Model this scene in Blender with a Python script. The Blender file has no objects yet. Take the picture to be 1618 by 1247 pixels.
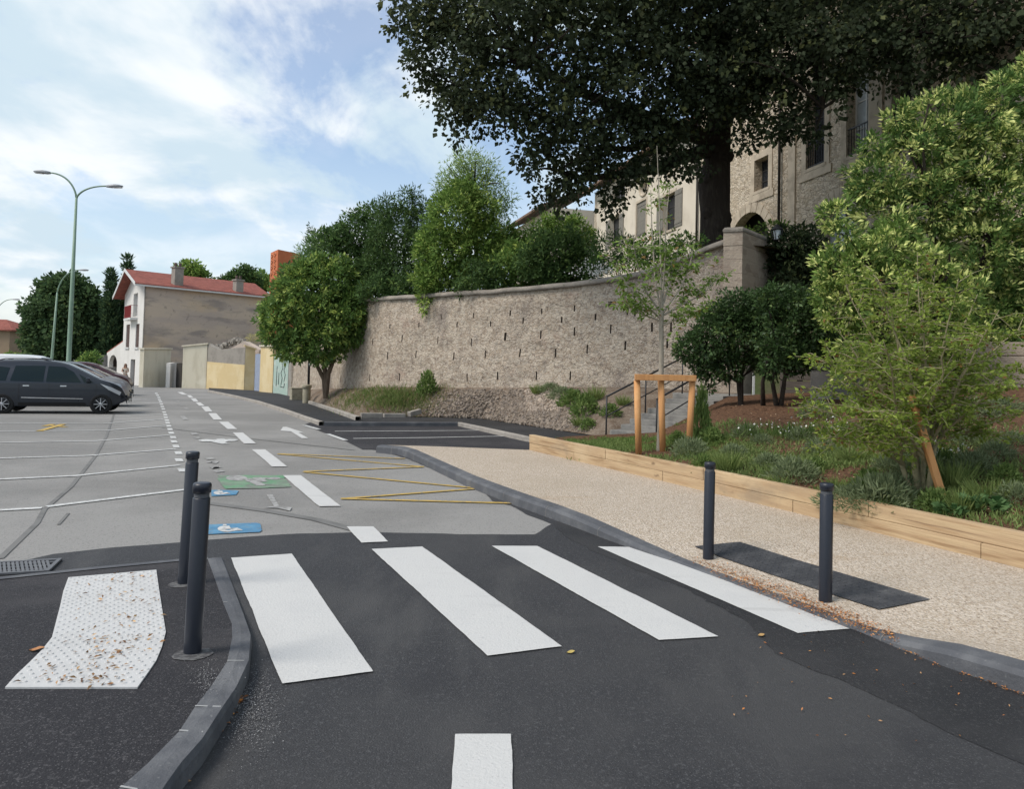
import bpy, bmesh, math, random
import numpy as np
from mathutils import Vector, Matrix, noise as mnoise
from mathutils.geometry import tessellate_polygon
from mathutils.bvhtree import BVHTree
R = math.radians
random.seed(7)
SC = bpy.context.scene
COL = SC.collection

# ------------------------------------------------------------------ camera
FPX, W0, H0 = 1168.0, 1618.0, 1247.0        # focal length and frame of the photograph in pixels
PITCH, ROLL, EYE = 0.035, 0.024, 1.65
VSH = 536.0                                  # row of the optical axis
cam_d = bpy.data.cameras.new('camera'); cam = bpy.data.objects.new('camera', cam_d); COL.objects.link(cam)
cam_d.sensor_width = 36.0; cam_d.lens = 36.0 * FPX / W0
cam_d.shift_y = -(H0 / 2 - VSH) / W0
cam_d.clip_start = 0.05; cam_d.clip_end = 3000
CAMROT = Matrix.Rotation(R(90) + PITCH, 4, 'X') @ Matrix.Rotation(ROLL, 4, 'Z')
cam.matrix_world = Matrix.Translation((0, 0, EYE)) @ CAMROT
SC.camera = cam

# ------------------------------------------------------------------ sky, sun, exposure
SUN_AZ, SUN_EL = R(-114), R(50)              # azimuth from +Y towards +X
sun_dir = Vector((math.cos(SUN_EL) * math.sin(SUN_AZ), math.cos(SUN_EL) * math.cos(SUN_AZ), math.sin(SUN_EL)))
sd = bpy.data.lights.new('sun', 'SUN'); sun = bpy.data.objects.new('sun', sd); COL.objects.link(sun)
sd.energy = 1.9; sd.angle = R(22); sd.color = (1.0, 0.95, 0.88)
sun.rotation_euler = (-sun_dir).to_track_quat('-Z', 'Y').to_euler()
sun.location = (-20, -20, 40)
world = bpy.data.worlds.new('World'); SC.world = world; world.use_nodes = True
def build_world():
    nt = world.node_tree; nt.nodes.clear(); nd = nt.nodes; lk = nt.links
    def new(t, **kw):
        n = nd.new(t)
        for k, v in kw.items(): setattr(n, k, v)
        return n
    out = new('ShaderNodeOutputWorld'); bg = new('ShaderNodeBackground')
    sky = new('ShaderNodeTexSky'); sky.sky_type = 'NISHITA'; sky.sun_disc = False
    sky.sun_elevation = SUN_EL; sky.sun_rotation = SUN_AZ; sky.air_density = 1.0; sky.dust_density = 1.5
    tc = new('ShaderNodeTexCoord'); sep = new('ShaderNodeSeparateXYZ')
    lk.new(tc.outputs['Generated'], sep.inputs[0])
    def math_(op, a, b=None):
        n = new('ShaderNodeMath', operation=op)
        for i, v in enumerate((a, b)):
            if v is None: continue
            if isinstance(v, (int, float)): n.inputs[i].default_value = v
            else: lk.new(v, n.inputs[i])
        return n.outputs[0]
    den = math_('ADD', math_('MAXIMUM', sep.outputs[2], 0.0), 0.22)
    comb = new('ShaderNodeCombineXYZ')
    lk.new(math_('DIVIDE', sep.outputs[0], den), comb.inputs[0]); lk.new(math_('DIVIDE', sep.outputs[1], den), comb.inputs[1])
    def noise(scale, detail, rough, off, dist=0.0):
        mp = new('ShaderNodeMapping'); mp.inputs['Location'].default_value = off; lk.new(comb.outputs[0], mp.inputs[0])
        mp.inputs['Scale'].default_value = scale
        n = new('ShaderNodeTexNoise'); n.inputs['Scale'].default_value = 1.0; n.inputs['Detail'].default_value = detail
        n.inputs['Roughness'].default_value = rough; n.inputs['Distortion'].default_value = dist
        lk.new(mp.outputs[0], n.inputs['Vector']); return n.outputs['Fac']
    def rng(v, lo, hi, a=0.0, b=1.0):
        n = new('ShaderNodeMapRange', interpolation_type='SMOOTHSTEP')
        n.inputs[1].default_value = lo; n.inputs[2].default_value = hi; n.inputs[3].default_value = a; n.inputs[4].default_value = b
        lk.new(v, n.inputs[0]); return n.outputs[0]
    def mix(f, a, b):
        n = new('ShaderNodeMix', data_type='RGBA')
        if isinstance(f, float): n.inputs[0].default_value = f
        else: lk.new(f, n.inputs[0])
        for i, v in ((6, a), (7, b)):
            if isinstance(v, tuple): n.inputs[i].default_value = v + (1,)
            else: lk.new(v, n.inputs[i])
        return n.outputs[2]
    sk = new('ShaderNodeVectorMath', operation='SCALE'); lk.new(sky.outputs[0], sk.inputs[0]); sk.inputs[3].default_value = 1.15
    big = noise((1.35, 1.0, 1), 8, 0.58, (4.6, 2.9, 0), 0.4)
    wisp = noise((2.6, 1.3, 1), 8, 0.6, (7.7, 4.2, 0), 0.6)
    veil = noise((0.5, 0.5, 1), 4, 0.5, (1.3, 8.2, 0))
    shade = noise((2.0, 1.6, 1), 6, 0.55, (5.5, 2.4, 0), 0.3)
    m = math_('ADD', math_('MULTIPLY', big, 0.75), math_('MULTIPLY', wisp, 0.33))
    mask = rng(m, 0.455, 0.60)
    low = rng(sep.outputs[2], 0.42, 0.05)                 # cloud thickens towards the horizon
    mask2 = math_('MAXIMUM', mask, math_('MULTIPLY', low, 0.66))
    thin = math_('MAXIMUM', mask2, rng(veil, 0.3, 0.7, 0.06, 0.26))
    ccol = mix(rng(shade, 0.38, 0.58), (5.8, 6.05, 6.2), (3.9, 4.75, 5.35))
    fin = mix(thin, sk.outputs[0], ccol)
    lk.new(fin, bg.inputs['Color']); bg.inputs['Strength'].default_value = 0.12
    lk.new(bg.outputs[0], out.inputs[0])
build_world()
SC.view_settings.view_transform = 'Standard'; SC.view_settings.look = 'None'
SC.view_settings.exposure = 0.5; SC.view_settings.gamma = 1.0
SC.render.engine = 'CYCLES'
SC.cycles.max_bounces = 6; SC.cycles.transparent_max_bounces = 8; SC.cycles.use_denoising = True
SC.cycles.diffuse_bounces = 3

# ------------------------------------------------------------------ pixel <-> place
def ray(px, py):
    d = CAMROT.to_3x3() @ Vector(((px - W0 / 2) / FPX, -(py - VSH) / FPX, -1.0))
    return d.normalized()
def at(px, py, Y):
    d = ray(px, py); return Vector((0, 0, EYE)) + d * (Y / d.y)
def prof(Y):
    return 0.0 if Y <= 12 else -0.0148 * (min(Y, 70) - 12)
def onf(px, py, zf):
    """where the pixel's ray meets a height field z = zf(x, y)"""
    z = zf(0, 10) ; d = ray(px, py); o = Vector((0, 0, EYE)); p = o
    for _ in range(40):
        t = (z - EYE) / d.z if d.z < -1e-4 else 400
        if t < 0 or t > 400: t = 400
        p = o + d * t; z = 0.5 * z + 0.5 * zf(p.x, p.y)
    return p
def gr(px, py, dz=0.0):
    p = onf(px, py, lambda x, y: prof(y) + dz); return p
def srgb(*c):
    return tuple(((v / 255 + .055) / 1.055) ** 2.4 if v > 10 else v / 255 / 12.92 for v in c)
def sstep(a, b, x):
    t = min(1, max(0, (x - a) / (b - a))); return t * t * (3 - 2 * t)

# ------------------------------------------------------------------ objects, things, parts
ORG = {}
def tag(o, label=None, cat=None, group=None, kind=None):
    if label: o['label'] = label
    if cat: o['category'] = cat
    if group: o['group'] = group
    if kind: o['kind'] = kind
    return o
def thing(name, loc, label, cat, group=None, rz=0):
    o = bpy.data.objects.new(name, None); COL.objects.link(o); o.empty_display_size = .2
    o.location = loc; o.rotation_euler = (0, 0, rz); ORG[o.name] = Vector(loc)
    return tag(o, label, cat, group)
def children(o): return [c for c in bpy.data.objects if c.parent == o]
def copy_tree(o, parent=None):
    c = o.copy(); COL.objects.link(c); c.parent = parent
    if o.name in ORG: ORG[c.name] = ORG[o.name]
    for ch in children(o):
        if ch != c: copy_tree(ch, c)
    return c
def link_mesh(name, me, mats, parent=None, loc=None):
    o = bpy.data.objects.new(name, me); COL.objects.link(o)
    for m in (mats if isinstance(mats, (list, tuple)) else [mats]): me.materials.append(m)
    if parent is not None:
        off = ORG.get(parent.name, Vector()); me.transform(Matrix.Translation(-off)); o.parent = parent; ORG[o.name] = off
    elif loc is not None:
        me.transform(Matrix.Translation(-Vector(loc))); o.location = loc; ORG[o.name] = Vector(loc)
    return o
class MB:
    """collects shapes, then links them as one mesh object"""
    def __init__(s): s.v = []; s.f = []; s.m = []; s.sm = []
    def add(s, vs, fs, mi=0, smooth=False):
        b = len(s.v); s.v += [tuple(v) for v in vs]; s.f += [tuple(i + b for i in f) for f in fs]
        s.m += [mi] * len(fs); s.sm += [smooth] * len(fs); return s
    def box(s, c, size, rot=None, bev=0.0, mi=0):
        hx, hy, hz = size[0] / 2, size[1] / 2, size[2] / 2; c = Vector(c)
        M = rot.to_3x3() if rot is not None else Matrix.Identity(3)
        if bev <= 0:
            vs = [Vector((x, y, z)) for z in (-hz, hz) for y in (-hy, hy) for x in (-hx, hx)]
            fs = [(0, 2, 3, 1), (4, 5, 7, 6), (0, 1, 5, 4), (2, 6, 7, 3), (0, 4, 6, 2), (1, 3, 7, 5)]
            return s.add([c + M @ v for v in vs], fs, mi)
        bm = bmesh.new(); bmesh.ops.create_cube(bm, size=1)
        for v in bm.verts: v.co = Vector((v.co.x * size[0], v.co.y * size[1], v.co.z * size[2]))
        bmesh.ops.bevel(bm, geom=bm.edges[:], offset=bev, segments=2, profile=.6, affect='EDGES')
        bm.verts.index_update()
        s.add([c + M @ v.co for v in bm.verts], [[v.index for v in f.verts] for f in bm.faces], mi); bm.free(); return s
    def bar(s, a, b, w, h=None, mi=0, bev=0.0, up=(0, 0, 1)):
        a = Vector(a); b = Vector(b); d = b - a; h = h or w
        x = d.normalized(); u = Vector(up)
        if abs(x.dot(u)) > .99: u = Vector((0, 1, 0))
        y = u.cross(x).normalized(); z = x.cross(y)
        rot = Matrix((x, y, z)).transposed()
        return s.box((a + b) / 2, (d.length, w, h), rot, bev, mi)
    def tube(s, pts, rad, seg=8, cap=True, mi=0):
        pts = [Vector(p) for p in pts]; n = len(pts)
        if not isinstance(rad, (list, tuple)): rad = [rad] * n
        vs = []; prevu = None
        for i, p in enumerate(pts):
            t = (pts[min(i + 1, n - 1)] - pts[max(i - 1, 0)]).normalized()
            u = prevu if prevu is not None else (Vector((1, 0, 0)) if abs(t.x) < .9 else Vector((0, 1, 0)))
            u = (u - t * u.dot(t)).normalized(); prevu = u; w = t.cross(u)
            for k in range(seg):
                a = 2 * math.pi * k / seg; vs.append(p + (u * math.cos(a) + w * math.sin(a)) * rad[i])
        fs = [(i * seg + k, i * seg + (k + 1) % seg, (i + 1) * seg + (k + 1) % seg, (i + 1) * seg + k) for i in range(n - 1) for k in range(seg)]
        s.add(vs, fs, mi, True)
        if cap: s.add(vs[:seg], [tuple(range(seg))[::-1]], mi); s.add(vs[-seg:], [tuple(range(seg))], mi)
        return s
    def lathe(s, c, prof_, seg=20, axis='Z', mi=0, smooth=True):
        c = Vector(c); vs = []
        for r, h in prof_:
            for k in range(seg):
                a = 2 * math.pi * k / seg
                v = Vector((r * math.cos(a), r * math.sin(a), h))
                if axis == 'Y': v = Vector((v.x, v.z, v.y))
                vs.append(c + v)
        n = len(prof_)
        fs = [(i * seg + k, i * seg + (k + 1) % seg, (i + 1) * seg + (k + 1) % seg, (i + 1) * seg + k) for i in range(n - 1) for k in range(seg)]
        return s.add(vs, fs, mi, smooth)
    def poly(s, pts, mi=0):
        pts = [Vector(p) for p in pts]
        return s.add(pts, [list(t) for t in tessellate_polygon([pts])], mi)
    def prism(s, pts, ext, mi=0):
        """closed solid: flat outline pts pushed along the vector ext"""
        pts = [Vector(p) for p in pts]; e = Vector(ext); n = len(pts); t = [list(x) for x in tessellate_polygon([pts])]
        s.add(pts, t, mi); s.add([p + e for p in pts], [x[::-1] for x in t], mi)
        vs = pts + [p + e for p in pts]
        return s.add(vs, [(i, (i + 1) % n, n + (i + 1) % n, n + i) for i in range(n)], mi)
    def panel(s, A, B, outer, holes, inward, depth, mi=0):
        """wall face from A towards B with openings whose reveals go in by depth; outer, holes in (s, z)"""
        A = Vector((A[0], A[1], 0)); d = Vector((B[0], B[1], 0)) - A; d.normalize(); iw = Vector((inward[0], inward[1], 0)).normalized()
        P = lambda q, k=0.0: A + d * q[0] + iw * k + Vector((0, 0, q[1]))
        loops = [[Vector((q[0], q[1], 0)) for q in lp] for lp in [outer] + holes]
        allp = [q for lp in [outer] + holes for q in lp]
        s.add([P(q) for q in allp], [list(t) for t in tessellate_polygon(loops)], mi)
        for h in holes:
            n = len(h)
            s.add([P(q) for q in h] + [P(q, depth) for q in h], [(i, (i + 1) % n, n + (i + 1) % n, n + i) for i in range(n)], mi)
        return P
    def grid(s, rows, mi=0, smooth=True, closed=False):
        n = len(rows[0]); vs = [p for r in rows for p in r]; m = n if closed else n - 1
        fs = [(i * n + k, i * n + (k + 1) % n, (i + 1) * n + (k + 1) % n, (i + 1) * n + k) for i in range(len(rows) - 1) for k in range(m)]
        return s.add(vs, fs, mi, smooth)
    def mesh(s, name='mesh'):
        me = bpy.data.meshes.new(name); me.from_pydata(s.v, [], s.f)
        me.polygons.foreach_set('material_index', s.m); me.polygons.foreach_set('use_smooth', s.sm); me.update(); return me
    def build(s, name, mats, parent=None, loc=None, fix=True):
        me = s.mesh(name)
        if fix:
            bm = bmesh.new(); bm.from_mesh(me); bmesh.ops.remove_doubles(bm, verts=bm.verts, dist=1e-5)
            bmesh.ops.recalc_face_normals(bm, faces=bm.faces); bm.to_mesh(me); bm.free()
        return link_mesh(name, me, mats, parent, loc)
def cut(obj, cutters):
    """carve the cutters (MB solids in the object's own space) out of the object, then drop them"""
    tmp = []
    for c in cutters:
        me = c.mesh('cut'); bm = bmesh.new(); bm.from_mesh(me); bmesh.ops.remove_doubles(bm, verts=bm.verts, dist=1e-5)
        bmesh.ops.recalc_face_normals(bm, faces=bm.faces); bm.to_mesh(me); bm.free()
        o = bpy.data.objects.new('cut', me); COL.objects.link(o); tmp.append(o)
        o.matrix_world = Matrix.Translation(obj.parent.location) if obj.parent else obj.matrix_world
        md = obj.modifiers.new('b', 'BOOLEAN'); md.operation = 'DIFFERENCE'; md.solver = 'EXACT'; md.object = o
    bpy.context.view_layer.update(); dg = bpy.context.evaluated_depsgraph_get()
    me = bpy.data.meshes.new_from_object(obj.evaluated_get(dg)); obj.modifiers.clear(); obj.data = me
    for o in tmp: bpy.data.objects.remove(o)

# ------------------------------------------------------------------ materials
MATS = {}
def surf(name, base, layers=(), rough=.85, bump=(), spec=.25, metal=0.0, coat=0.0, rvar=None, attr=None, transl=0.0):
    """layers: (colour, texture, scale, lo, hi, strength[, detail]); bump: (texture, scale, height)"""
    if name in MATS: return MATS[name]
    m = bpy.data.materials.new(name); m.use_nodes = True; nt = m.node_tree; nd = nt.nodes; lk = nt.links
    bs = nd['Principled BSDF']; out = nd['Material Output']
    geo = nd.new('ShaderNodeNewGeometry')
    def tex(kind, scale, detail=5.0, seed=0.0):
        mul = nd.new('ShaderNodeVectorMath'); mul.operation = 'MULTIPLY'
        sc = scale if isinstance(scale, tuple) else (scale,) * 3
        mul.inputs[1].default_value = sc; lk.new(geo.outputs['Position'], mul.inputs[0])
        ad = nd.new('ShaderNodeVectorMath'); ad.operation = 'ADD'; ad.inputs[1].default_value = (seed * 3.7, seed * 1.9, seed * 5.3)
        lk.new(mul.outputs[0], ad.inputs[0])
        if kind == 'noise' or kind == 'warp':
            t = nd.new('ShaderNodeTexNoise'); t.inputs['Detail'].default_value = detail; t.inputs['Roughness'].default_value = .6
            if kind == 'warp': t.inputs['Distortion'].default_value = 1.2
            o = t.outputs['Fac']
        elif kind == 'cell':
            t = nd.new('ShaderNodeTexVoronoi'); o = t.outputs['Color']
        elif kind == 'dots':
            t = nd.new('ShaderNodeTexVoronoi'); o = t.outputs['Distance']
        elif kind == 'edge':
            t = nd.new('ShaderNodeTexVoronoi'); t.feature = 'DISTANCE_TO_EDGE'; o = t.outputs['Distance']
        elif kind == 'wave':
            t = nd.new('ShaderNodeTexWave'); t.inputs['Distortion'].default_value = 4; t.inputs['Detail'].default_value = 3; o = t.outputs['Fac']
        if kind != 'wave' : t.inputs['Scale'].default_value = 1.0
        else: t.inputs['Scale'].default_value = 0.5
        src = ad.outputs[0]
        if kind in ('edge', 'cell'):      # uneven stones
            wn = nd.new('ShaderNodeTexNoise'); wn.inputs['Scale'].default_value = 1.3; wn.inputs['Detail'].default_value = 2; lk.new(src, wn.inputs['Vector'])
            sb = nd.new('ShaderNodeVectorMath'); sb.operation = 'MULTIPLY_ADD'; sb.inputs[1].default_value = (.7,) * 3
            lk.new(wn.outputs['Color'], sb.inputs[0]); lk.new(src, sb.inputs[2]); src = sb.outputs[0]
        lk.new(src, t.inputs['Vector']); return o
    def rng(v, lo, hi, b=1.0):
        n = nd.new('ShaderNodeMapRange'); n.interpolation_type = 'SMOOTHSTEP'
        n.inputs[1].default_value = lo; n.inputs[2].default_value = hi; n.inputs[3].default_value = 0; n.inputs[4].default_value = b
        lk.new(v, n.inputs[0]); return n.outputs[0]
    cur = None
    if attr:
        a = nd.new('ShaderNodeAttribute'); a.attribute_name = attr; cur = a.outputs['Color']
    for i, L in enumerate(layers):
        col, kind, scale, lo, hi, st = L[:6]; det = L[6] if len(L) > 6 else 5.0
        f = rng(tex(kind, scale, det, i + 1.0), lo, hi, st)
        mx = nd.new('ShaderNodeMix'); mx.data_type = 'RGBA'; lk.new(f, mx.inputs[0])
        if cur is None: mx.inputs[6].default_value = base + (1,)
        else: lk.new(cur, mx.inputs[6])
        mx.inputs[7].default_value = col + (1,); cur = mx.outputs[2]
    if cur is None: bs.inputs['Base Color'].default_value = base + (1,)
    else: lk.new(cur, bs.inputs['Base Color'])
    bs.inputs['Roughness'].default_value = rough; bs.inputs['Metallic'].default_value = metal
    bs.inputs['Specular IOR Level'].default_value = spec; bs.inputs['Coat Weight'].default_value = coat
    if rvar: lk.new(rng(tex('noise', rvar[0]), .3, .7, 1.0), bs.inputs['Roughness'])
    nrm = None
    for i, (kind, scale, h) in enumerate(bump):
        b = nd.new('ShaderNodeBump'); b.inputs['Strength'].default_value = 1.0; b.inputs['Distance'].default_value = h
        src = tex(kind, scale, 6.0, i + 11.0)
        if kind == 'edge': src = rng(src, 0, .12)
        lk.new(src, b.inputs['Height'])
        if nrm: lk.new(nrm, b.inputs['Normal'])
        nrm = b.outputs['Normal']
    if nrm: lk.new(nrm, bs.inputs['Normal'])
    if transl:
        tr = nd.new('ShaderNodeBsdfTranslucent'); ms = nd.new('ShaderNodeMixShader'); ms.inputs[0].default_value = transl
        if cur is not None: lk.new(cur, tr.inputs['Color'])
        lk.new(bs.outputs[0], ms.inputs[1]); lk.new(tr.outputs[0], ms.inputs[2]); lk.new(ms.outputs[0], out.inputs['Surface'])
    MATS[name] = m; return m
g3 = lambda v: (v, v, v)
M_old = surf('old asphalt', (.155, .149, .139), [((.098, .094, .088), 'noise', (.7, 2.2, 1), .53, .70, .6), ((.075, .073, .069), 'noise', (.10, .35, 1), .58, .74, .45), ((.36, .35, .33), 'dots', 60, .28, .12, .55), ((.07, .068, .064), 'dots', 48, .28, .12, .6), ((.12, .117, .11), 'noise', (.25, .9, 1), .56, .70, .55), ((.25, .245, .235), 'noise', 24, .56, .70, .6, 4), ((.12, .118, .112), 'noise', 38, .52, .70, .6, 4), ((.27, .26, .245), 'noise', .35, .40, .65, .8), ((.15, .148, .145), 'noise', (.9, .35, 1), .52, .72, .6),
             ((.33, .32, .30), 'dots', 70, .0, .45, .35), ((.09, .09, .09), 'noise', 55, .56, .70, .75, 3)], .9, [('noise', 90, .006)], .2)
M_new = surf('new asphalt', (.033, .033, .0355), [((.15, .15, .152), 'dots', 75, .26, .12, .75), ((.012, .012, .013), 'dots', 58, .30, .12, .7), ((.10, .10, .102), 'noise', 42, .54, .70, .75, 4), ((.024, .024, .026), 'noise', 36, .56, .70, .6, 4), ((.056, .055, .055), 'noise', .45, .42, .66, .9), ((.028, .028, .031), 'noise', 1.3, .55, .75, .7),
             ((.12, .12, .12), 'noise', 90, .60, .74, .55, 3), ((.078, .076, .074), 'noise', (2.2, .5, 1), .54, .74, .5)], .72, [('noise', 110, .008)], .35)
M_dark = surf('fresh black asphalt', (.021, .021, .0225), [((.12, .12, .12), 'dots', 75, .24, .12, .6), ((.075, .074, .073), 'noise', 40, .56, .70, .7, 4), ((.042, .041, .042), 'noise', .8, .42, .66, .8), ((.075, .074, .074), 'noise', 95, .60, .74, .5, 3)], .75, [('noise', 110, .009)], .35)
M_foot = surf('footway asphalt', (.028, .027, .030), [((.15, .145, .147), 'dots', 70, .26, .12, .75), ((.012, .012, .013), 'dots', 52, .30, .12, .7), ((.10, .096, .098), 'noise', 44, .56, .70, .75, 4), ((.018, .018, .02), 'noise', 38, .56, .70, .6, 4), ((.058, .055, .057), 'noise', .9, .45, .68, .8), ((.11, .105, .105), 'noise', 85, .58, .72, .5, 3)], .85, [('noise', 100, .009)], .25)
M_paint = surf('road paint white', (.53, .522, .50), [((.30, .295, .285), 'dots', 55, .22, .10, .5), ((.40, .392, .375), 'noise', (1.0, 5.0, 1), .58, .72, .55), ((.43, .425, .415), 'noise', 28, .58, .72, .55, 5), ((.48, .475, .46), 'noise', 2.2, .45, .75, .55), ((.48, .48, .47), 'noise', 40, .62, .75, .5, 4)], .7, [('noise', 60, .004)], .3)
M_paint2 = surf('thin worn white paint', (.56, .56, .54), [((.24, .235, .225), 'noise', 22, .50, .66, .8, 5), ((.40, .40, .385), 'noise', 3, .4, .7, .6)], .8, [('noise', 70, .003)], .2)
M_ghost = surf('faded white paint', (.36, .355, .34), [((.22, .215, .205), 'noise', 14, .40, .60, .95, 5)], .85, [('noise', 80, .003)], .2)
M_yell = surf('yellow road paint', (.50, .33, .08), [((.20, .185, .14), 'noise', 16, .50, .64, .85, 4), ((.40, .29, .10), 'noise', 9, .45, .68, .8), ((.26, .23, .16), 'noise', 30, .55, .68, .7)], .8, [('noise', 70, .003)], .2)
M_blue = surf('blue road paint', (.08, .21, .34), [((.16, .19, .20), 'noise', 11, .52, .66, .75), ((.13, .29, .42), 'noise', 7, .42, .66, .8), ((.19, .22, .24), 'noise', 34, .56, .70, .7)], .8, [('noise', 80, .003)], .2)
M_green = surf('green road paint', (.12, .27, .15), [((.165, .168, .152), 'noise', 3.0, .44, .60, .9), ((.19, .28, .19), 'noise', 4, .40, .62, .85), ((.22, .23, .205), 'noise', 25, .52, .66, .85)], .85, [('noise', 80, .003)], .2)
M_crack = surf('tar seam', (.135, .132, .125), [((.17, .166, .157), 'noise', 3.5, .36, .54, 1.0)], .8)
M_path = surf('beige bound gravel', (.41, .335, .255), [((.56, .485, .40), 'cell', 55, .25, .75, .9), ((.17, .125, .09), 'noise', 52, .56, .68, .85, 3), ((.40, .33, .25), 'noise', .8, .45, .72, .5), ((.36, .25, .15), 'noise', (.5, 1.6, 1), .60, .78, .5)], .85, [('dots', 62, -.010), ('noise', 30, .004)], .2)
M_kerb = surf('dark concrete kerb', (.085, .088, .096), [((.15, .152, .156), 'noise', 3, .42, .68, .8), ((.07, .072, .078), 'noise', 1.1, .5, .75, .7), ((.24, .24, .23), 'noise', 45, .60, .74, .5)], .8, [('noise', 60, .005)], .3)
M_kerb2 = surf('pale stone kerb', (.34, .31, .27), [((.22, .20, .18), 'noise', 2.5, .42, .68, .8), ((.45, .42, .37), 'noise', 20, .58, .74, .5)], .85, [('noise', 40, .006)])
M_joint = surf('kerb joint mortar', (.36, .36, .35), [((.22, .22, .21), 'noise', 20, .4, .7, .8)], .9)
M_scuff = surf('pale cement scuff', (.13, .128, .125), [((.06, .058, .06), 'noise', 30, .40, .6, .95), ((.24, .235, .23), 'noise', 7, .58, .72, .7)], .9)
M_soil = surf('bark mulch', (.095, .052, .032), [((.17, .095, .055), 'noise', 16, .42, .62, .9), ((.045, .026, .017), 'noise', 24, .52, .68, .9), ((.26, .19, .12), 'noise', 34, .64, .74, .8)], .95, [('noise', 28, .03)], .1)
M_bank = surf('bank soil', (.19, .15, .115), [((.12, .085, .06), 'noise', 1.6, .42, .62, .9), ((.28, .24, .19), 'noise', 18, .5, .7, .8)], .95, [('noise', 22, .03)], .1)
M_dirt = surf('garden earth', (.10, .085, .055), [((.06, .08, .03), 'noise', .6, .4, .6, .9)], .95, [('noise', 6, .06)], .1)
M_land = surf('dry ground', (.16, .15, .12), [((.10, .12, .06), 'noise', .08, .4, .6, .9)], .95)
M_stone = surf('rubble stone wall', (.39, .315, .24), [((.27, .21, .16), 'noise', 5.5, .50, .66, .6, 3), ((.50, .425, .335), 'cell', (6, 6, 8.5), .30, .70, .9), ((.25, .205, .165), 'noise', 6, .50, .66, .8), ((.52, .475, .41), 'noise', 12, .56, .72, .6),
              ((.56, .50, .425), 'edge', (6, 6, 8.5), .10, .015, .45), ((.23, .195, .17), 'noise', (.45, .45, .28), .52, .70, .75), ((.22, .185, .16), 'noise', (1.9, 1.9, .22), .58, .74, .6), ((.20, .165, .135), 'noise', (3.5, 3.5, .5), .60, .76, .6), ((.40, .27, .21), 'noise', .8, .60, .76, .45)],
              .95, [('edge', (6, 6, 8.5), .014), ('noise', 6, .03), ('noise', 15, .03), ('noise', 36, .016)], .1)
M_cop = surf('wall coping mortar', (.30, .265, .225), [((.20, .18, .155), 'noise', 2, .42, .66, .8), ((.12, .13, .075), 'noise', 3.5, .58, .75, .7)], .95, [('noise', 14, .03)], .1)
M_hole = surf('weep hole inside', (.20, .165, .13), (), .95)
M_quoin = surf('squared stone quoin', (.40, .33, .26), [((.30, .24, .19), 'cell', (2.2, 2.2, 5.5), .3, .8, .8), ((.48, .42, .34), 'noise', 10, .55, .72, .6)], .95, [('noise', 8, .03), ('noise', 24, .015)], .1)
M_fac = surf('building stone', (.54, .45, .335), [((.66, .57, .45), 'cell', (3.4, 3.4, 6.5), .3, .7, .9), ((.30, .245, .18), 'edge', (3.4, 3.4, 6.5), .07, .01, .8), ((.36, .29, .21), 'noise', 4, .52, .66, .6, 3), ((.30, .25, .19), 'noise', 5, .52, .72, .6), ((.25, .21, .165), 'noise', .5, .55, .75, .6)], .95, [('edge', (3.4, 3.4, 6.5), .02), ('noise', 16, .035)], .1)
M_trim = surf('dressed stone trim', (.52, .44, .335), [((.30, .25, .19), 'noise', 2, .42, .68, .7)], .9, [('noise', 20, .006)])
M_cream = surf('cream render', (.66, .59, .48), [((.50, .44, .35), 'noise', .5, .42, .68, .7), ((.40, .35, .28), 'noise', (2, 2, .4), .58, .76, .5)], .95, [('noise', 20, .006)], .1)
M_white = surf('white render', (.66, .64, .60), [((.55, .53, .49), 'noise', .6, .42, .7, .6)], .95, [('noise', 20, .006)], .1)
M_blind = surf('weathered render', (.47, .39, .33), [((.55, .45, .35), 'noise', (.22, .22, .9), .44, .62, .85), ((.29, .255, .23), 'noise', (.30, .30, 1.2), .50, .66, .8), ((.58, .44, .29), 'noise', (.13, .13, .30), .52, .68, .8),
              ((.19, .17, .155), 'noise', 2.6, .56, .74, .6)], .95, [('noise', 6, .02)], .1)
M_ylw = surf('yellow wall render', (.60, .47, .26), [((.68, .57, .36), 'noise', .8, .42, .66, .7), ((.42, .33, .20), 'noise', (2.5, 2.5, .6), .58, .74, .55)], .95, [('noise', 14, .01)], .1)
M_ylw2 = surf('pale wall render', (.62, .57, .45), [((.50, .45, .34), 'noise', (2.5, 2.5, .5), .48, .70, .7), ((.70, .66, .55), 'noise', 1.1, .55, .72, .6)], .95, [('noise', 14, .01)], .1)
M_gry = surf('grey wall render', (.30, .275, .24), [((.22, .20, .175), 'noise', 2.0, .42, .66, .8)], .95, [('noise', 14, .012)], .1)
M_tile = surf('red roof tiles', (.30, .105, .08), [((.22, .08, .062), 'cell', (3, 3, 6), .3, .8, .8), ((.42, .16, .11), 'noise', 3, .55, .72, .6)], .9, [('wave', (5, 5, 0.5), .03)], .15)
M_tile3 = surf('old brown roof tiles', (.17, .115, .085), [((.24, .16, .115), 'cell', (3, 3, 6), .3, .8, .8), ((.10, .07, .055), 'noise', 2, .5, .7, .7)], .95, [('wave', (5, 5, .5), .03)], .1)
M_tile2 = surf('orange roof tiles', (.62, .20, .09), [((.5, .15, .07), 'cell', (3, 3, 6), .3, .8, .7)], .9, [('wave', (5, 5, .5), .03)], .15)
M_orange = surf('orange cladding', (.50, .15, .06), [((.42, .12, .05), 'noise', 1, .4, .7, .7)], .7)
M_shut = surf('grey painted shutters', (.20, .185, .155), [((.15, .14, .12), 'noise', 6, .42, .7, .7)], .8, [('wave', (.1, .1, 9), .01)])
M_shutb = surf('brown shutters', (.10, .065, .055), [((.07, .05, .045), 'noise', 6, .4, .7, .7)], .8)
M_pane = surf('window glass', (.02, .024, .03), (), .06, (), .5)
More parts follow.
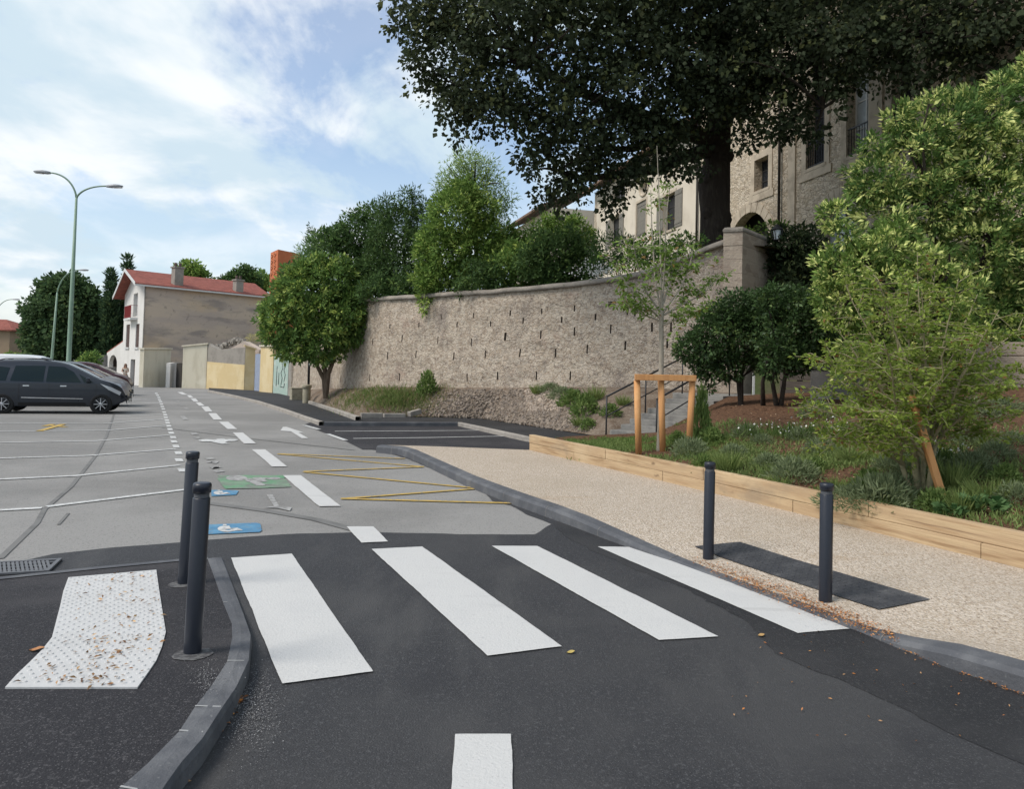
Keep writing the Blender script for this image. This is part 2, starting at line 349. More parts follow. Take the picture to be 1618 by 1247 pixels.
M_panel = surf('pale glass with painted sky reflection', (.55, .6, .62), [((.3, .34, .36), 'noise', 1.2, .42, .6, .8)], .1, (), .5)  # bright sky reflection painted into the pane colour
M_frame = surf('dark window frame', (.05, .045, .04), (), .6)
M_wframe = surf('white window frame', (.6, .6, .58), (), .6)
M_iron = surf('black iron', (.018, .018, .02), (), .5, (), .4)
M_red = surf('red balcony paint', (.22, .03, .03), (), .6)
M_bol = surf('anthracite bollard paint', (.014, .017, .026), [((.024, .026, .034), 'noise', 6, .5, .75, .6), ((.10, .098, .092), 'noise', (60, 60, 9), .68, .80, .35)], .38, [('noise', 140, .0006)], .5)
M_tact = surf('white tactile resin', (.52, .515, .50), [((.46, .455, .44), 'noise', 3, .42, .70, .6), ((.45, .43, .41), 'noise', 24, .62, .76, .5)], .75, [('noise', 60, .002)], .3)
M_plate = surf('black tactile plate', (.040, .041, .045), [((.075, .075, .078), 'noise', 5, .42, .7, .8), ((.20, .195, .185), 'noise', (3, 3, 3), .54, .72, .6), ((.12, .12, .122), 'dots', 60, .28, .12, .6)], .65, [('noise', 60, .002)], .35)
M_grate = surf('cast iron grate', (.14, .14, .145), [((.20, .20, .20), 'noise', 20, .45, .7, .7)], .55, (), .5, .4)
M_pit = surf('drain pit', (.006, .006, .007), (), .9)
M_oak = surf('new oak timber', (.42, .295, .175), [((.25, .15, .075), 'noise', (.9, .9, 14), .50, .66, .75, 3), ((.52, .385, .23), 'noise', (1.2, 1.2, 22), .40, .66, .9), ((.37, .235, .125), 'noise', (1.6, 1.6, 34), .56, .72, .75), ((.27, .17, .09), 'noise', 2.0, .62, .76, .6), ((.56, .44, .28), 'noise', .9, .55, .74, .5), ((.12, .075, .045), 'noise', (2.6, 2.6, 5), .64, .74, .7, 3), ((.24, .19, .14), 'noise', (1.1, 1.1, 2), .54, .72, .5), ((.20, .13, .08), 'noise', (.8, .8, 60), .64, .72, .8)], .8, [('noise', (2, 2, 40), .006)], .2)
M_larch = surf('larch stake', (.56, .285, .115), [((.46, .22, .09), 'noise', (20, 20, 1.5), .42, .66, .8), ((.66, .40, .19), 'noise', 3, .55, .75, .5)], .75, [('noise', (30, 30, 2), .003)], .2)
M_step = surf('grey stone steps', (.24, .23, .21), [((.15, .145, .135), 'noise', 3, .42, .66, .8), ((.32, .30, .28), 'noise', 30, .56, .72, .5)], .9, [('noise', 30, .006)])
M_slat = surf('dark weathered boards', (.075, .062, .052), [((.11, .095, .08), 'noise', (1.5, 1.5, 18), .42, .66, .8)], .9)
M_conc = surf('grey concrete', (.24, .235, .225), [((.17, .165, .16), 'noise', 1.6, .42, .66, .8)], .9, [('noise', 20, .006)])
M_lamp = surf('green lamp post paint', (.19, .28, .20), [((.25, .33, .25), 'noise', 3, .45, .7, .6)], .5, (), .4)
M_lampg = surf('grey lamp head', (.30, .31, .32), (), .45, (), .4)
M_lens = surf('lamp glass', (.55, .55, .53), (), .2, (), .5)
M_bark = surf('dark bark', (.045, .036, .030), [((.075, .062, .05), 'noise', (9, 9, 2), .45, .68, .8)], .95, [('noise', (14, 14, 3), .05)], .1)
M_bark2 = surf('brown bark', (.13, .095, .068), [((.20, .155, .115), 'noise', (20, 20, 4), .45, .68, .8)], .95, [('noise', (24, 24, 5), .02)], .1)
M_barkp = surf('pale smooth bark', (.34, .30, .24), [((.22, .20, .155), 'noise', (30, 30, 8), .48, .7, .8)], .9, [('noise', (40, 40, 9), .006)], .15)
M_leaf = surf('leaves', (.05, .1, .03), (), .62, (), .16, attr='tint', transl=.40)
M_leafg = surf('glossy leaves', (.05, .1, .03), (), .48, (), .28, attr='tint', transl=.32)
M_flow = surf('white petals', (.75, .74, .68), (), .8, transl=.2)
M_litter = surf('dry litter', (.3, .12, .04), (), .9, attr='tint')
M_gravel = surf('loose stones', (.30, .26, .22), (), .95, [('noise', 40, .01)], .1, attr='tint')

# ------------------------------------------------------------------ terrain, road, markings
BRK = [20 + 0.0, 70.0]
def sheet(name, pts, zf, mat, parent=None, cuts=(12.0, 70.0), xcuts=()):
    bm = bmesh.new(); P = [Vector((p[0], p[1], 0)) for p in pts]
    vs = [bm.verts.new(p) for p in P]
    for t in tessellate_polygon([P]): 
        try: bm.faces.new([vs[i] for i in t])
        except ValueError: pass
    for c in cuts: bmesh.ops.bisect_plane(bm, geom=bm.verts[:] + bm.edges[:] + bm.faces[:], plane_co=(0, c, 0), plane_no=(0, 1, 0))
    for c in xcuts: bmesh.ops.bisect_plane(bm, geom=bm.verts[:] + bm.edges[:] + bm.faces[:], plane_co=(c, 0, 0), plane_no=(1, 0, 0))
    for v in bm.verts: v.co.z = zf(v.co.x, v.co.y)
    bmesh.ops.recalc_face_normals(bm, faces=bm.faces)
    me = bpy.data.meshes.new(name); bm.to_mesh(me); bm.free()
    if me.polygons and sum(p.normal.z for p in me.polygons) < 0: me.flip_normals()
    return link_mesh(name, me, mat, parent)
gz = lambda dz: (lambda x, y: prof(y) + dz)
def gpts(px, dz=0.0): return [gr(x, y, dz) for x, y in px]
def struct(o): o['kind'] = 'structure'; return o
ground = struct(sheet('ground', [(-700, -60), (700, -60), (700, 900), (-700, 900)], gz(-.03), M_land))
road = struct(sheet('road', [(-60, -6), (9, -6), (9, 6), (3, 16), (0.5, 20), (-4, 30), (-12, 48), (-22, 62), (-30, 75), (-60, 80)], gz(0), M_old))
def ragged(pts, step=.12, amp=.03, seed=0.0):
    out = []
    for a, b in zip(pts, pts[1:] + pts[:1]):
        n = max(1, int((b - a).length / step)); n = min(n, 110)
        for k in range(n):
            p = a.lerp(b, k / n); v = mnoise.noise_vector(Vector((p.x * 3.1 + seed, p.y * 3.1, seed))) + mnoise.noise_vector(Vector((p.x * 11, p.y * 11, seed + 4))) * .6
            out.append(Vector((p.x + v.x * amp, p.y + v.y * amp, 0)))
    return out
patch_px = [(-900, 960), (0, 893), (50, 884), (90, 876), (170, 867), (250, 861), (330, 854), (420, 847), (500, 843.5), (560, 842), (700, 844), (800, 846), (845, 845.5), (872, 829), (835, 814), (806, 799), (790, 796), (776, 792), (762, 776), (700, 750), (640, 724), (600, 713), (573, 709)]
patch_w = gpts(patch_px) + [gr(604, 705), gr(700, 733), gr(800, 775), gr(940, 825), gr(1010, 868)] + [Vector((2.2, 5.9, 0)), Vector((3.2, 4.6, 0)), Vector((5, 3, 0)), Vector((8, 0, 0)), Vector((8, -5, 0)), Vector((-12, -5, 0)), Vector((-12, 3, 0))]
struct(sheet('resurfaced_road', ragged([Vector((p[0], p[1], 0)) for p in patch_w], .15, .025), gz(.004), M_new))
park_px = [(480, 672), (508, 660), (600, 660), (723, 662), (760, 668), (830, 684), (905, 684), (990, 686), (900, 705), (760, 720), (640, 712), (604, 711), (573, 711), (545, 697)]
struct(sheet('parking_bay', gpts(park_px), gz(.005), M_foot))
# darker band of fresh tarmac along the crossing and the kerb
band_px = [(872, 829), (905, 812), (1000, 866), (1090, 912), (1230, 962), (1400, 1012), (1540, 1068), (1700, 1140), (1700, 1247), (1540, 1175), (1340, 1085), (1230, 1035), (1180, 985), (1090, 935), (1000, 900), (930, 868), (890, 848)]
struct(sheet('fresh_tarmac_strip', ragged(gpts(band_px), .04, .04, 3.0), gz(.0065), M_dark))

def mark(name, px, mat, dz=.010, label=None):
    w = gpts(px)
    if name in ('crossing_stripe', 'lane_dash', 'cycle_patch', 'disabled_bay_patch'): w = ragged(w, .035, .005 if name[0] != 'c' or name[1] == 'r' else .03, len(px) + px[0][0])
    o = sheet(name, w, gz(dz), mat, road)
    if label: o['label'] = label
    return o
def strip_pts(w, width):
    w = [Vector((p[0], p[1], 0)) for p in w]; L = []; Rr = []
    for i, p in enumerate(w):
        d = (w[min(i + 1, len(w) - 1)] - w[max(i - 1, 0)]).normalized(); n = Vector((-d.y, d.x, 0)) * width / 2
        L.append(p + n); Rr.append(p - n)
    return L, Rr
def stripe(name, px, width, mat, dz=.010, parent=None, world_pts=None):
    w = world_pts or gpts(px); L, Rr = strip_pts(w, width); mb = MB()
    dense = []
    for i in range(len(L) - 1):
        q = [L[i], L[i + 1], Rr[i + 1], Rr[i]]
        n = max(1, int((L[i + 1] - L[i]).length / 2))
        for k in range(n):
            a, b = k / n, (k + 1) / n
            vs = [L[i].lerp(L[i + 1], a), L[i].lerp(L[i + 1], b), Rr[i].lerp(Rr[i + 1], b), Rr[i].lerp(Rr[i + 1], a)]
            mb.add([(v.x, v.y, prof(v.y) + dz) for v in vs], [(0, 3, 2, 1)])
    o = mb.build(name, mat, parent if parent is not None else road, fix=True)
    if sum(p.normal.z for p in o.data.polygons) < 0: o.data.flip_normals()
    return o
def ell(cx, cy, rx, ry, n=18, a0=0, a1=360):
    return [(cx + rx * math.cos(R(a0 + (a1 - a0) * i / n)), cy + ry * math.sin(R(a0 + (a1 - a0) * i / n))) for i in range(n + (a1 - a0 != 360))]
for q in ([(365, 884), (461, 877.5), (589, 1065), (445, 1085)], [(587, 870), (667, 866), (888, 1025), (771, 1040)],
          [(777, 865), (849, 865), (1135, 1009), (1041, 1015)], [(944, 866), (1009, 867), (1343, 997), (1261, 1004)]):
    mark('crossing_stripe', q, M_paint, .0125)
for q in ([(548, 834), (590, 834), (613, 858), (571, 860)], [(719, 1165), (808, 1165), (811, 1320), (708, 1320)], [(447, 752.5), (475, 752.5), (538, 801.5), (504, 802)],
          [(398, 711.4), (419, 711.4), (453.5, 738.7), (429.7, 738.7)], [(368, 684.6), (384, 684.6), (404.6, 701.9), (385.5, 701.9)], [(345.8, 667.3), (360.5, 667.3), (374.8, 679), (359.6, 679)],
          [(329, 653.6), (341.5, 653.6), (351, 664), (337.7, 664)], [(317.8, 643), (329, 643), (335.8, 651), (325, 651)], [(309, 636.4), (316.6, 636.4), (323.5, 641.8), (314.7, 641.8)],
          [(301, 630), (309, 630), (313.6, 635), (306, 635)], [(295.6, 625), (301, 625), (306, 628.7), (299, 628.7)], [(280, 620), (288, 620), (295.6, 623.8), (288, 623.8)]):
    mark('lane_dash', q, M_paint, .0125)
for cx, cy, w in ((283, 728, 12), (282, 716.6, 11), (278, 706, 10), (275, 698.6, 9.5), (273.4, 691.7, 9), (270.7, 684.8, 8.5), (268.6, 679, 8), (266.5, 673.7, 7.5), (265, 669, 7), (263.7, 664.7, 6.6), (262, 660, 6.3), (261, 656, 6),
                  (259.6, 652, 5.8), (258, 646.7, 5.6), (256.5, 643, 5.4), (255, 639, 5.2), (253.7, 635, 5), (252, 632, 4.8), (251, 628.5, 4.6), (249, 625, 4.4), (247, 622, 4.2), (288, 744, 13)):
    h = w * .2
    mark('dotted_line_mark', [(cx - w * .62, cy - h), (cx + w * .38, cy - h), (cx + w * .62, cy + h), (cx - w * .38, cy + h)], M_paint2, .010)
for q in ([(-420, 830), (66, 804)], [(74, 802), (300, 774)], [(-420, 775), (0, 758.5), (118, 753), (284, 736)], [(-420, 738), (0, 725), (138.5, 721), (280, 710)], [(-420, 708), (0, 700), (152, 697.6), (270, 688)],
          [(-420, 688), (0, 682), (166, 681), (263, 673)], [(0, 669), (163, 670), (258, 663)], [(180, 659), (256, 655)], [(190, 648.5), (255, 646)], [(190, 640), (251, 637)], [(190, 632), (248, 630)]):
    stripe('bay_line', q, .10, M_paint2)
for q in ([(529, 682.5), (640, 682), (759, 681)], [(558, 694), (680, 692.5), (807, 690)]): stripe('bay_line', q, .10, M_paint2, .014)
for q in ([(480.5, 672.7), (504, 679.4)], [(517, 686.5), (546, 696.8)]): stripe('edge_dash', q, .12, M_paint2, .014)
for a, b in (((439, 718), (640, 725.7)), ((439, 718.4), (669, 738.7)), ((479.5, 746.4), (669, 738.9)), ((479.5, 746.8), (757, 773)), ((539, 789.7), (757, 773.2)), ((539, 789.4), (821, 797))):
    stripe('zigzag_line', [a, b], .075, M_yell, .010 + random.random() * .004)
mark('lane_arrow', [(447, 675.4), (443, 681.4), (459.8, 682.6), (476.6, 693.4), (487, 693.4), (471.6, 684.5), (481.5, 685), (453, 675.4)], M_paint, .011)
mark('turn_arrow', [(421, 783), (430.5, 783), (441, 801), (461, 803.6), (458, 809), (437, 804.5), (415, 804), (433, 801.5)], M_ghost, .011)
gp = mark('cycle_patch', [(341, 752.6), (446, 752), (462, 771), (440, 772), (356, 774), (349, 764)], M_green, .009)
for pts in (ell(373.5, 757, 17, 4.2), ell(434, 757.5, 9, 2.2)): mark('cycle_symbol', pts, M_ghost, .0125)
for q in ([(390, 758), (400, 762), (412, 768), (419, 768)], [(393, 763), (408, 760), (421, 757), (428, 759)], [(405, 756), (416, 763)]): stripe('cycle_symbol', q, .12, M_ghost, .0135 + .001 * random.random())
for pts in (ell(326, 697, 12.5, 1.8), ell(364, 696.5, 12, 1.6)): mark('cycle_symbol', pts, M_paint2, .0125)
for q in ([(337, 698), (347, 700.5), (357, 702.5)], [(337, 696), (346, 698), (352, 700.5)], [(343, 700), (352, 696.5)], [(348, 694.5), (353, 698.5), (360, 698.5)]): stripe('cycle_symbol', q, .16, M_paint2, .0135 + .001 * random.random())
for q, w in (([(322, 830.8), (404, 827.8), (411, 829), (414, 840), (410, 842.5), (322, 846.3)], 0), ([(334, 775.6), (370, 776), (377, 777), (373, 783.2), (334, 785.5)], 1)):
    mark('disabled_bay_patch', q, M_blue if not w else M_blue, .009)
for cx, cy, s in ((362, 837, 1.0), (350, 780, .62)):
    stripe('wheelchair_symbol', [(cx - 2 + x * s, cy + y * s) for x, y in ell(0, .5, 11, 4.0, 14, 20, 250)], .06 * (.8 + .2 * s), M_paint2, .0125)
    stripe('wheelchair_symbol', [(cx - 5 * s, cy - 3.5 * s), (cx - 2 * s, cy + 1 * s), (cx + 9 * s, cy + .3 * s), (cx + 15 * s, cy + 3 * s), (cx + 20 * s, cy + 2.4 * s)], .06, M_paint2, .0135)
    mark('wheelchair_symbol', ell(cx - 7 * s, cy - 5 * s, 3.2 * s, 1.2 * s, 10), M_paint2, .0145)
for q in ([(62, 682), (100, 671)], [(78, 672.5), (104, 675.5)], [(70, 674), (84, 671)]): stripe('yellow_mark', q, .14, M_yell, .010 + random.random() * .003)
for q in ([(328, 724), (334, 727)], [(331, 731), (337, 733), (340, 730)], [(337, 738), (341, 741), (346, 739)], [(344, 745), (349, 747)], [(305, 684), (309, 688)], [(309, 692), (316, 693.5)], [(288, 658), (294, 664)], [(283, 640), (290, 641)], [(278, 634), (285, 635.5)], [(292, 645), (297, 647)]):
    stripe('faded_mark', q, .13, M_ghost, .010)
for i, q in enumerate(([(180, 655), (168, 690), (150, 722), (112, 770), (70, 806), (58, 828), (0, 884)], [(108, 812), (92, 830)], [(560, 712), (380, 692), (255, 676)], [(330, 796), (420, 808), (500, 822), (560, 838)])):
    stripe('seam', q, (.05, .03, .05, .12)[i], M_crack, .007)

# pavement by the camera: it rises from flush at the crossing to a kerb
zl = lambda x, y: .015 + .085 * (1 - sstep(3.3, 5.4, y)) if y > -50 else 0
kin = [(328, 884), (337, 908), (353, 954), (366, 986), (367, 1008), (359, 1047), (333, 1087), (308, 1119), (283, 1158), (233, 1209), (190, 1247)]
kout = [(350, 882), (366, 922), (385, 972), (396, 1004), (393, 1044), (373, 1087), (351, 1119), (319, 1169), (287, 1205), (262, 1240), (240, 1275)]
KI = [onf(x, y, zl) for x, y in kin]; KO = [onf(x, y, zl) for x, y in kout]
dlast = (KI[-1] - KI[-3]).normalized()
KI += [KI[-1] + dlast * .8 + Vector((-.1, 0, 0)), KI[-1] + dlast * 2.2 + Vector((-.5, 0, 0))]; KO += [KO[-1] + dlast * .8 + Vector((-.1, 0, 0)), KO[-1] + dlast * 2.2 + Vector((-.5, 0, 0))]
for L in (KI, KO):
    for p in L: p.z = zl(p.x, p.y)
back = [onf(x, y, zl) for x, y in ((-700, 985), (-200, 934), (0, 915), (150, 899), (276, 887))]
foot = struct(sheet('pavement', back + KI + [Vector((-9, KI[-1].y, 0))], zl, M_foot, None, cuts=[3.0 + .2 * i for i in range(13)]))
mb = MB()
rows = []
for i, (a, b) in enumerate(zip(KI, KO)):
    n = (b - a).normalized(); n.z = 0
    rows.append([a + Vector((0, 0, -.05)), a + Vector((0, 0, .004)), a.lerp(b, .5) + Vector((0, 0, .008)), b + Vector((0, 0, .002)), Vector((b.x, b.y, 0)) + n * .02 + Vector((0, 0, max(0, b.z - .03))), Vector((b.x, b.y, -.02)) + n * .025])
mb.grid(rows, smooth=False)
kl = struct(mb.build('kerb', M_kerb))
mj = MB()
for i in (2, 5, 7, 8, 10):
    d = (KI[i + 1] - KI[i - 1]).normalized() * .005; u = Vector((0, 0, .0095)); a = KI[i]; nn = Vector((-d.y, d.x, 0)).normalized(); nn = nn if nn.dot(KO[i] - KI[i]) > 0 else -nn; b = a + nn * min(.17, (KO[i] - KI[i]).dot(nn) * .96)
    mj.add([a + u - d, b + u - d + Vector((0, 0, -.006)), b + u + d + Vector((0, 0, -.006)), a + u + d], [(0, 1, 2, 3)])
mj.build('mortar_joint', M_joint, kl)
fl = back[:]
L_, R_ = strip_pts(fl + [KI[0]], .07); mb = MB()
mb.grid([[Vector((a.x, a.y, zl(a.x, a.y) + .006)), Vector((b.x, b.y, zl(b.x, b.y) + .006))] for a, b in zip(L_, R_)], smooth=False)
struct(mb.build('kerb', M_kerb))

# tactile mat beside the bollards
mat_l = [(108, 913), (100, 935), (95, 958), (82, 1008), (66, 1028), (47, 1047), (26, 1067), (8, 1087)]
mat_r = [(247, 901), (251, 930), (256, 962), (262, 999), (256, 1022), (247, 1044), (232, 1066), (217, 1087)]
ML = [onf(x, y, lambda x, y: zl(x, y) + .006) for x, y in mat_l]; MR = [onf(x, y, lambda x, y: zl(x, y) + .006) for x, y in mat_r]
mc = (ML[3] + MR[3]) / 2
mb = MB(); NC = 10
rows = [[a.lerp(b, k / NC) for k in range(NC + 1)] for a, b in zip(ML, MR)]
for r in rows:
    for p in r: p.z = zl(p.x, p.y) + .008
mb.grid(rows, smooth=False)
edge = [r[0] for r in rows] + rows[-1][1:] + [r[-1] for r in rows[::-1][1:]] + rows[0][1:-1][::-1]
mb.add([v for p in edge for v in (p, p - Vector((0, 0, .009)))], [(2 * i, 2 * i + 1, (2 * i + 3) % (2 * len(edge)), (2 * i + 2) % (2 * len(edge))) for i in range(len(edge))])
tm = mb.build('tactile_mat', M_tact, None, mc)
tag(tm, 'curved white studded tactile mat littered with dry leaves on the dark pavement', 'tactile paving')
def stud(mb, c, r=.012, h=.005):
    seg = 8; vs = [c + Vector((r * math.cos(6.283 * k / seg), r * math.sin(6.283 * k / seg), 0)) for k in range(seg)] + [c + Vector((r * .62 * math.cos(6.283 * k / seg), r * .62 * math.sin(6.283 * k / seg), h)) for k in range(seg)]
    mb.add(vs, [(k, (k + 1) % seg, seg + (k + 1) % seg, seg + k) for k in range(seg)] + [tuple(range(seg, 2 * seg))], 0, False)
mb = MB()
cum = [0]
for i in range(1, len(ML)): cum.append(cum[-1] + ((ML[i] + MR[i]) / 2 - (ML[i - 1] + MR[i - 1]) / 2).length)
s = .04
while s < cum[-1] - .03:
    i = max(j for j in range(len(cum) - 1) if cum[j] <= s); f = (s - cum[i]) / (cum[i + 1] - cum[i]); a = ML[i].lerp(ML[i + 1], f); b = MR[i].lerp(MR[i + 1], f)
    wdt = (b - a).length; n = int(wdt / .052)
    for k in range(n):
        p = a.lerp(b, (k + .5 + (0.25 if int(s / .05) % 2 else -.25)) / n); p.z = zl(p.x, p.y) + .008; stud(mb, p)
    s += .05
so = mb.build('stud', M_tact, tm, fix=False); so['kind'] = 'stuff'

# drain grate at the pavement edge
gA, gB, gC, gD = gr(-40, 894.5), gr(88, 888), gr(76, 906), gr(-60, 915)
gc = (gA + gB + gC + gD) / 4
gt = thing('drain_grate', gc, 'slotted iron drain grate set in the asphalt at the pavement edge', 'drain grate')
ux = (gB - gA).normalized(); uy = Vector((-ux.y, ux.x, 0)); Lg = (gB - gA).length + .05; Wg = .36
MBX = Matrix((ux, uy, Vector((0, 0, 1)))).transposed()
MB().box(gc + Vector((0, 0, .006)), (Lg, Wg, .008), MBX).build('pit_shade', M_pit, gt)  # flat near-black plate at road level, painted as the shade below the bars
fr = MB()
for sx in (-1, 1): fr.box(gc + ux * sx * (Lg / 2 - .015) + Vector((0, 0, .016)), (.03, Wg, .022), MBX, .003); fr.box(gc + uy * sx * (Wg / 2 - .015) + Vector((0, 0, .0155)), (Lg - .06, .03, .021), MBX, .003)
fr.build('frame', M_grate, gt)
br = MB()
for k in range(3): br.box(gc + uy * (k - 1) * .095 + Vector((0, 0, .0145)), (Lg - .06, .02, .014), MBX)
for k in range(18): br.box(gc + ux * (-Lg / 2 + .05 + (Lg - .1) * k / 17) + Vector((0, 0, .017)), (.018, Wg - .06, .014), MBX @ Matrix.Rotation(R(18), 3, 'Z'))
br.build('bars', M_grate, gt)

# beige path, its kerb and the timber edging
kpx = [(604, 703, .11), (640, 706, .12), (658, 711, .12), (696, 728, .12), (753, 753, .12), (796, 769, .12), (838, 784, .12), (880, 797, .12), (937, 818, .11), (980, 838, .09), (1015, 856, .065), (1078, 880, .035), (1132, 905, .025), (1210, 933, .022), (1307, 965, .022), (1390, 998, .025), (1440, 1007, .06), (1512, 1017, .105), (1618, 1046, .12), (1760, 1088, .12), (2100, 1190, .12)]
KP = [onf(x, y, lambda a, b, z=z: z) for x, y, z in kpx]
KP = [KP[0]] + [Vector((KP[i].x * .5 + (KP[i - 1].x + KP[i + 1].x) * .25, KP[i].y * .5 + (KP[i - 1].y + KP[i + 1].y) * .25, KP[i].z)) if 4 < i < len(KP) - 2 else KP[i] for i in range(1, len(KP) - 1)] + [KP[-1]]
TA, TB = Vector((.36, 13.45, 0)), Vector((4.12, 5.95, 0)); TM = Vector((2.50, 9.35, 0)); TE = Vector((6.1, 2.2, 0))
def timber(t):
    P = [TA, Vector((1.40, 11.45, 0)), TM, Vector((3.40, 7.5, 0)), TB, TE]
    L = [0]
    for i in range(1, len(P)): L.append(L[-1] + (P[i] - P[i - 1]).length)
    s = t * L[-1]
    for i in range(len(P) - 1):
        if s <= L[i + 1] + 1e-6: return P[i].lerp(P[i + 1], (s - L[i]) / (L[i + 1] - L[i]))
    return P[-1]
acc = [0]
for i in range(1, len(KP)): acc.append(acc[-1] + (KP[i] - KP[i - 1]).length)
rows = []
for i, k in enumerate(KP):
    T = timber(acc[i] / acc[-1]); T.z = .12; r = []
    for j in range(11):
        t = j / 10; p = k.lerp(T, t); p.z = k.z + (.12 - k.z) * sstep(0, .5, t); r.append(p)
    rows.append(r)
def refine(rows, n):
    out = []
    for i in range(len(rows) - 1):
        for k in range(n): out.append([a.lerp(b, k / n) for a, b in zip(rows[i], rows[i + 1])])
    return out + [rows[-1]]
pth = struct(MB().grid(refine(rows, 2)).build('path', M_path))
if sum(p.normal.z for p in pth.data.polygons) < 0: pth.data.flip_normals()
bm = bmesh.new(); bm.from_mesh(pth.data); PATHBVH = BVHTree.FromBMesh(bm); bm.free()
krows = []
for i, k in enumerate(KP):
    d = (KP[min(i + 1, len(KP) - 1)] - KP[max(i - 1, 0)]); d.z = 0; d.normalize(); n = Vector((d.y, -d.x, 0))
    if n.x > 0: n = -n
    w = .05 + .08 * min(1, k.z / .12)
    krows.append([k + Vector((0, 0, -.05)), k + Vector((0, 0, .004)), k + n * w + Vector((0, 0, -.004)), Vector((k.x, k.y, max(.004, k.z - .03))) + n * (w + .03), Vector((k.x, k.y, -.12)) + n * (w + .045)])
kr = struct(MB().grid(refine(krows, 2), smooth=False).build('kerb', M_kerb))
mj = MB(); tot = 0; nxt = .4
for i in range(len(krows) - 1):
    a, b = krows[i], krows[i + 1]; L = (b[1] - a[1]).length
    while nxt < tot + L:
        f = (nxt - tot) / L; q = [x.lerp(y, f) for x, y in zip(a, b)]; d = (b[1] - a[1]).normalized() * .005; u = Vector((-.001, -.001, .003))
        for m in range(1, 4): mj.add([q[m] + u - d, q[m + 1] + u - d, q[m + 1] + u + d, q[m] + u + d], [(0, 1, 2, 3)])
        nxt += 1.0
    tot += L
mj.build('mortar_joint', M_crack, kr)
te = thing('timber_edging', TA, 'two stacked courses of pale oak sleepers edging the planted bed', 'timber edging')
def tl_at(s):  # metres along the edging
    P = [TA, Vector((1.40, 11.45, 0)), TM, Vector((3.40, 7.5, 0)), TB, TE]; L = 0
    for i in range(len(P) - 1):
        q = (P[i + 1] - P[i]).length
        if s <= L + q or i == len(P) - 2: return P[i] + (P[i + 1] - P[i]).normalized() * (s - L)
        L += q
for course, (z0, h, starts) in enumerate(((.10, .150, [0, 1.5, 3.75, 6.0, 8.05, 10.2, 12.4]), (.252, .145, [0, 2.4, 4.55, 6.95, 9.3, 11.2, 12.4]))):
    for a, b in zip(starts, starts[1:]):
        p, q = tl_at(a + .003), tl_at(b - .003); dz = Vector((0, 0, z0 + h / 2)); n = (q - p).normalized(); n = Vector((-n.y, n.x, 0)) * (-.05 + random.uniform(-.004, .004) + course * .006)
        MB().bar(p + dz + n * -1, q + dz + n * -1, .10, h, bev=.008).build('sleeper', M_oak, te)
# raised dark footway by the wall, its kerbs and stone border
swz = gz(.10)
sw_px = [(330, 613), (400, 617), (440, 622), (470, 629), (495, 636), (530, 647), (566, 659), (640, 658), (760, 662), (860, 677), (950, 691), (1030, 692), (1020, 700), (905, 699), (860, 697), (830, 690), (760, 675), (734, 669), (723, 667.5), (620, 667.5), (508, 667), (478, 657), (447, 646), (408, 634), (370, 625), (330, 617)]
struct(sheet('footway', [onf(x, y, swz) for x, y in sw_px], swz, M_dark))
def kerb_line(name, px, mat, top=.10, w=.14, side=1, zup=0.012):
    P = [onf(x, y, gz(top)) for x, y in px]; L, Rr = strip_pts(P, w); rows = []
    for a, b in zip(L, Rr):
        rows.append([Vector((a.x, a.y, prof(a.y) - .02)), Vector((a.x, a.y, prof(a.y) + top + zup - .015)), a.lerp(b, .12) + Vector((0, 0, prof(a.y) + top + zup)), a.lerp(b, .88) + Vector((0, 0, prof(b.y) + top + zup)), Vector((b.x, b.y, prof(b.y) + top + zup - .015)), Vector((b.x, b.y, prof(b.y) - .02))])
    return struct(MB().grid(refine(rows, 2), smooth=False).build(name, mat))
kerb_line('kerb', [(330, 617), (370, 625), (408, 634), (447, 646), (478, 657), (508, 667)], M_kerb2)
kerb_line('kerb', [(512, 667.6), (620, 667.9), (723, 668)], M_kerb)
kerb_line('kerb', [(726, 668), (760, 675), (830, 690), (870, 697)], M_kerb2)
kerb_line('kerb', [(490, 634), (512, 641), (540, 650), (566, 659)], M_kerb2, .20, .16)
for a, b, lab in (((570, 657, .24), (604, 657, .24), 'rough stone edging block at the corner of the grassy bank'), ((606, 657.5, .20), (640, 657.5, .2), 'long low stone edging block in the middle of the grassy bank foot'), ((646, 655, .25), (664, 650, .34), 'short tilted stone block where the grass meets the loose stones')):
    p_ = onf(a[0], a[1], gz(a[2] - .06)); tag(MB().bar(p_, onf(b[0], b[1], gz(b[2] - .06)), .16, .16, bev=.02).build('stone_edging', M_kerb2, None, p_), lab, 'edging')

# retaining wall of rubble with weep slots
WALL = [(470, 480, 38.5), (530, 476, 32.5), (590, 471, 28.2), (700, 463, 25.4), (780, 458, 23.9), (870, 450, 22.6), (940, 442, 21.7), (1000, 432, 21.0), (1080, 405, 20.3), (1130, 384, 19.9), (1172, 368, 19.6)]
WT = [at(*w) for w in WALL]
WS = [0]
for i in range(1, len(WT)): WS.append(WS[-1] + Vector((WT[i].x - WT[i - 1].x, WT[i].y - WT[i - 1].y)).length)
WLEN = WS[-1]
def wall_pt(s):
    s = min(max(s, 0), WLEN)
    for i in range(len(WT) - 1):
        if s <= WS[i + 1] + 1e-6:
            f = (s - WS[i]) / (WS[i + 1] - WS[i]); a = WT[max(i - 1, 0)]; b, c = WT[i], WT[i + 1]; d = WT[min(i + 2, len(WT) - 1)]
            return .5 * ((2 * b) + (c - a) * f + (2 * a - 5 * b + 4 * c - d) * f * f + (3 * b - a - 3 * c + d) * f ** 3) if 0 < i < len(WT) - 2 else b.lerp(c, f)
    return WT[-1].copy()
def wall_n(s):
    d = wall_pt(s + .1) - wall_pt(s - .1); d.z = 0; d.normalize(); return Vector((d.y, -d.x, 0))
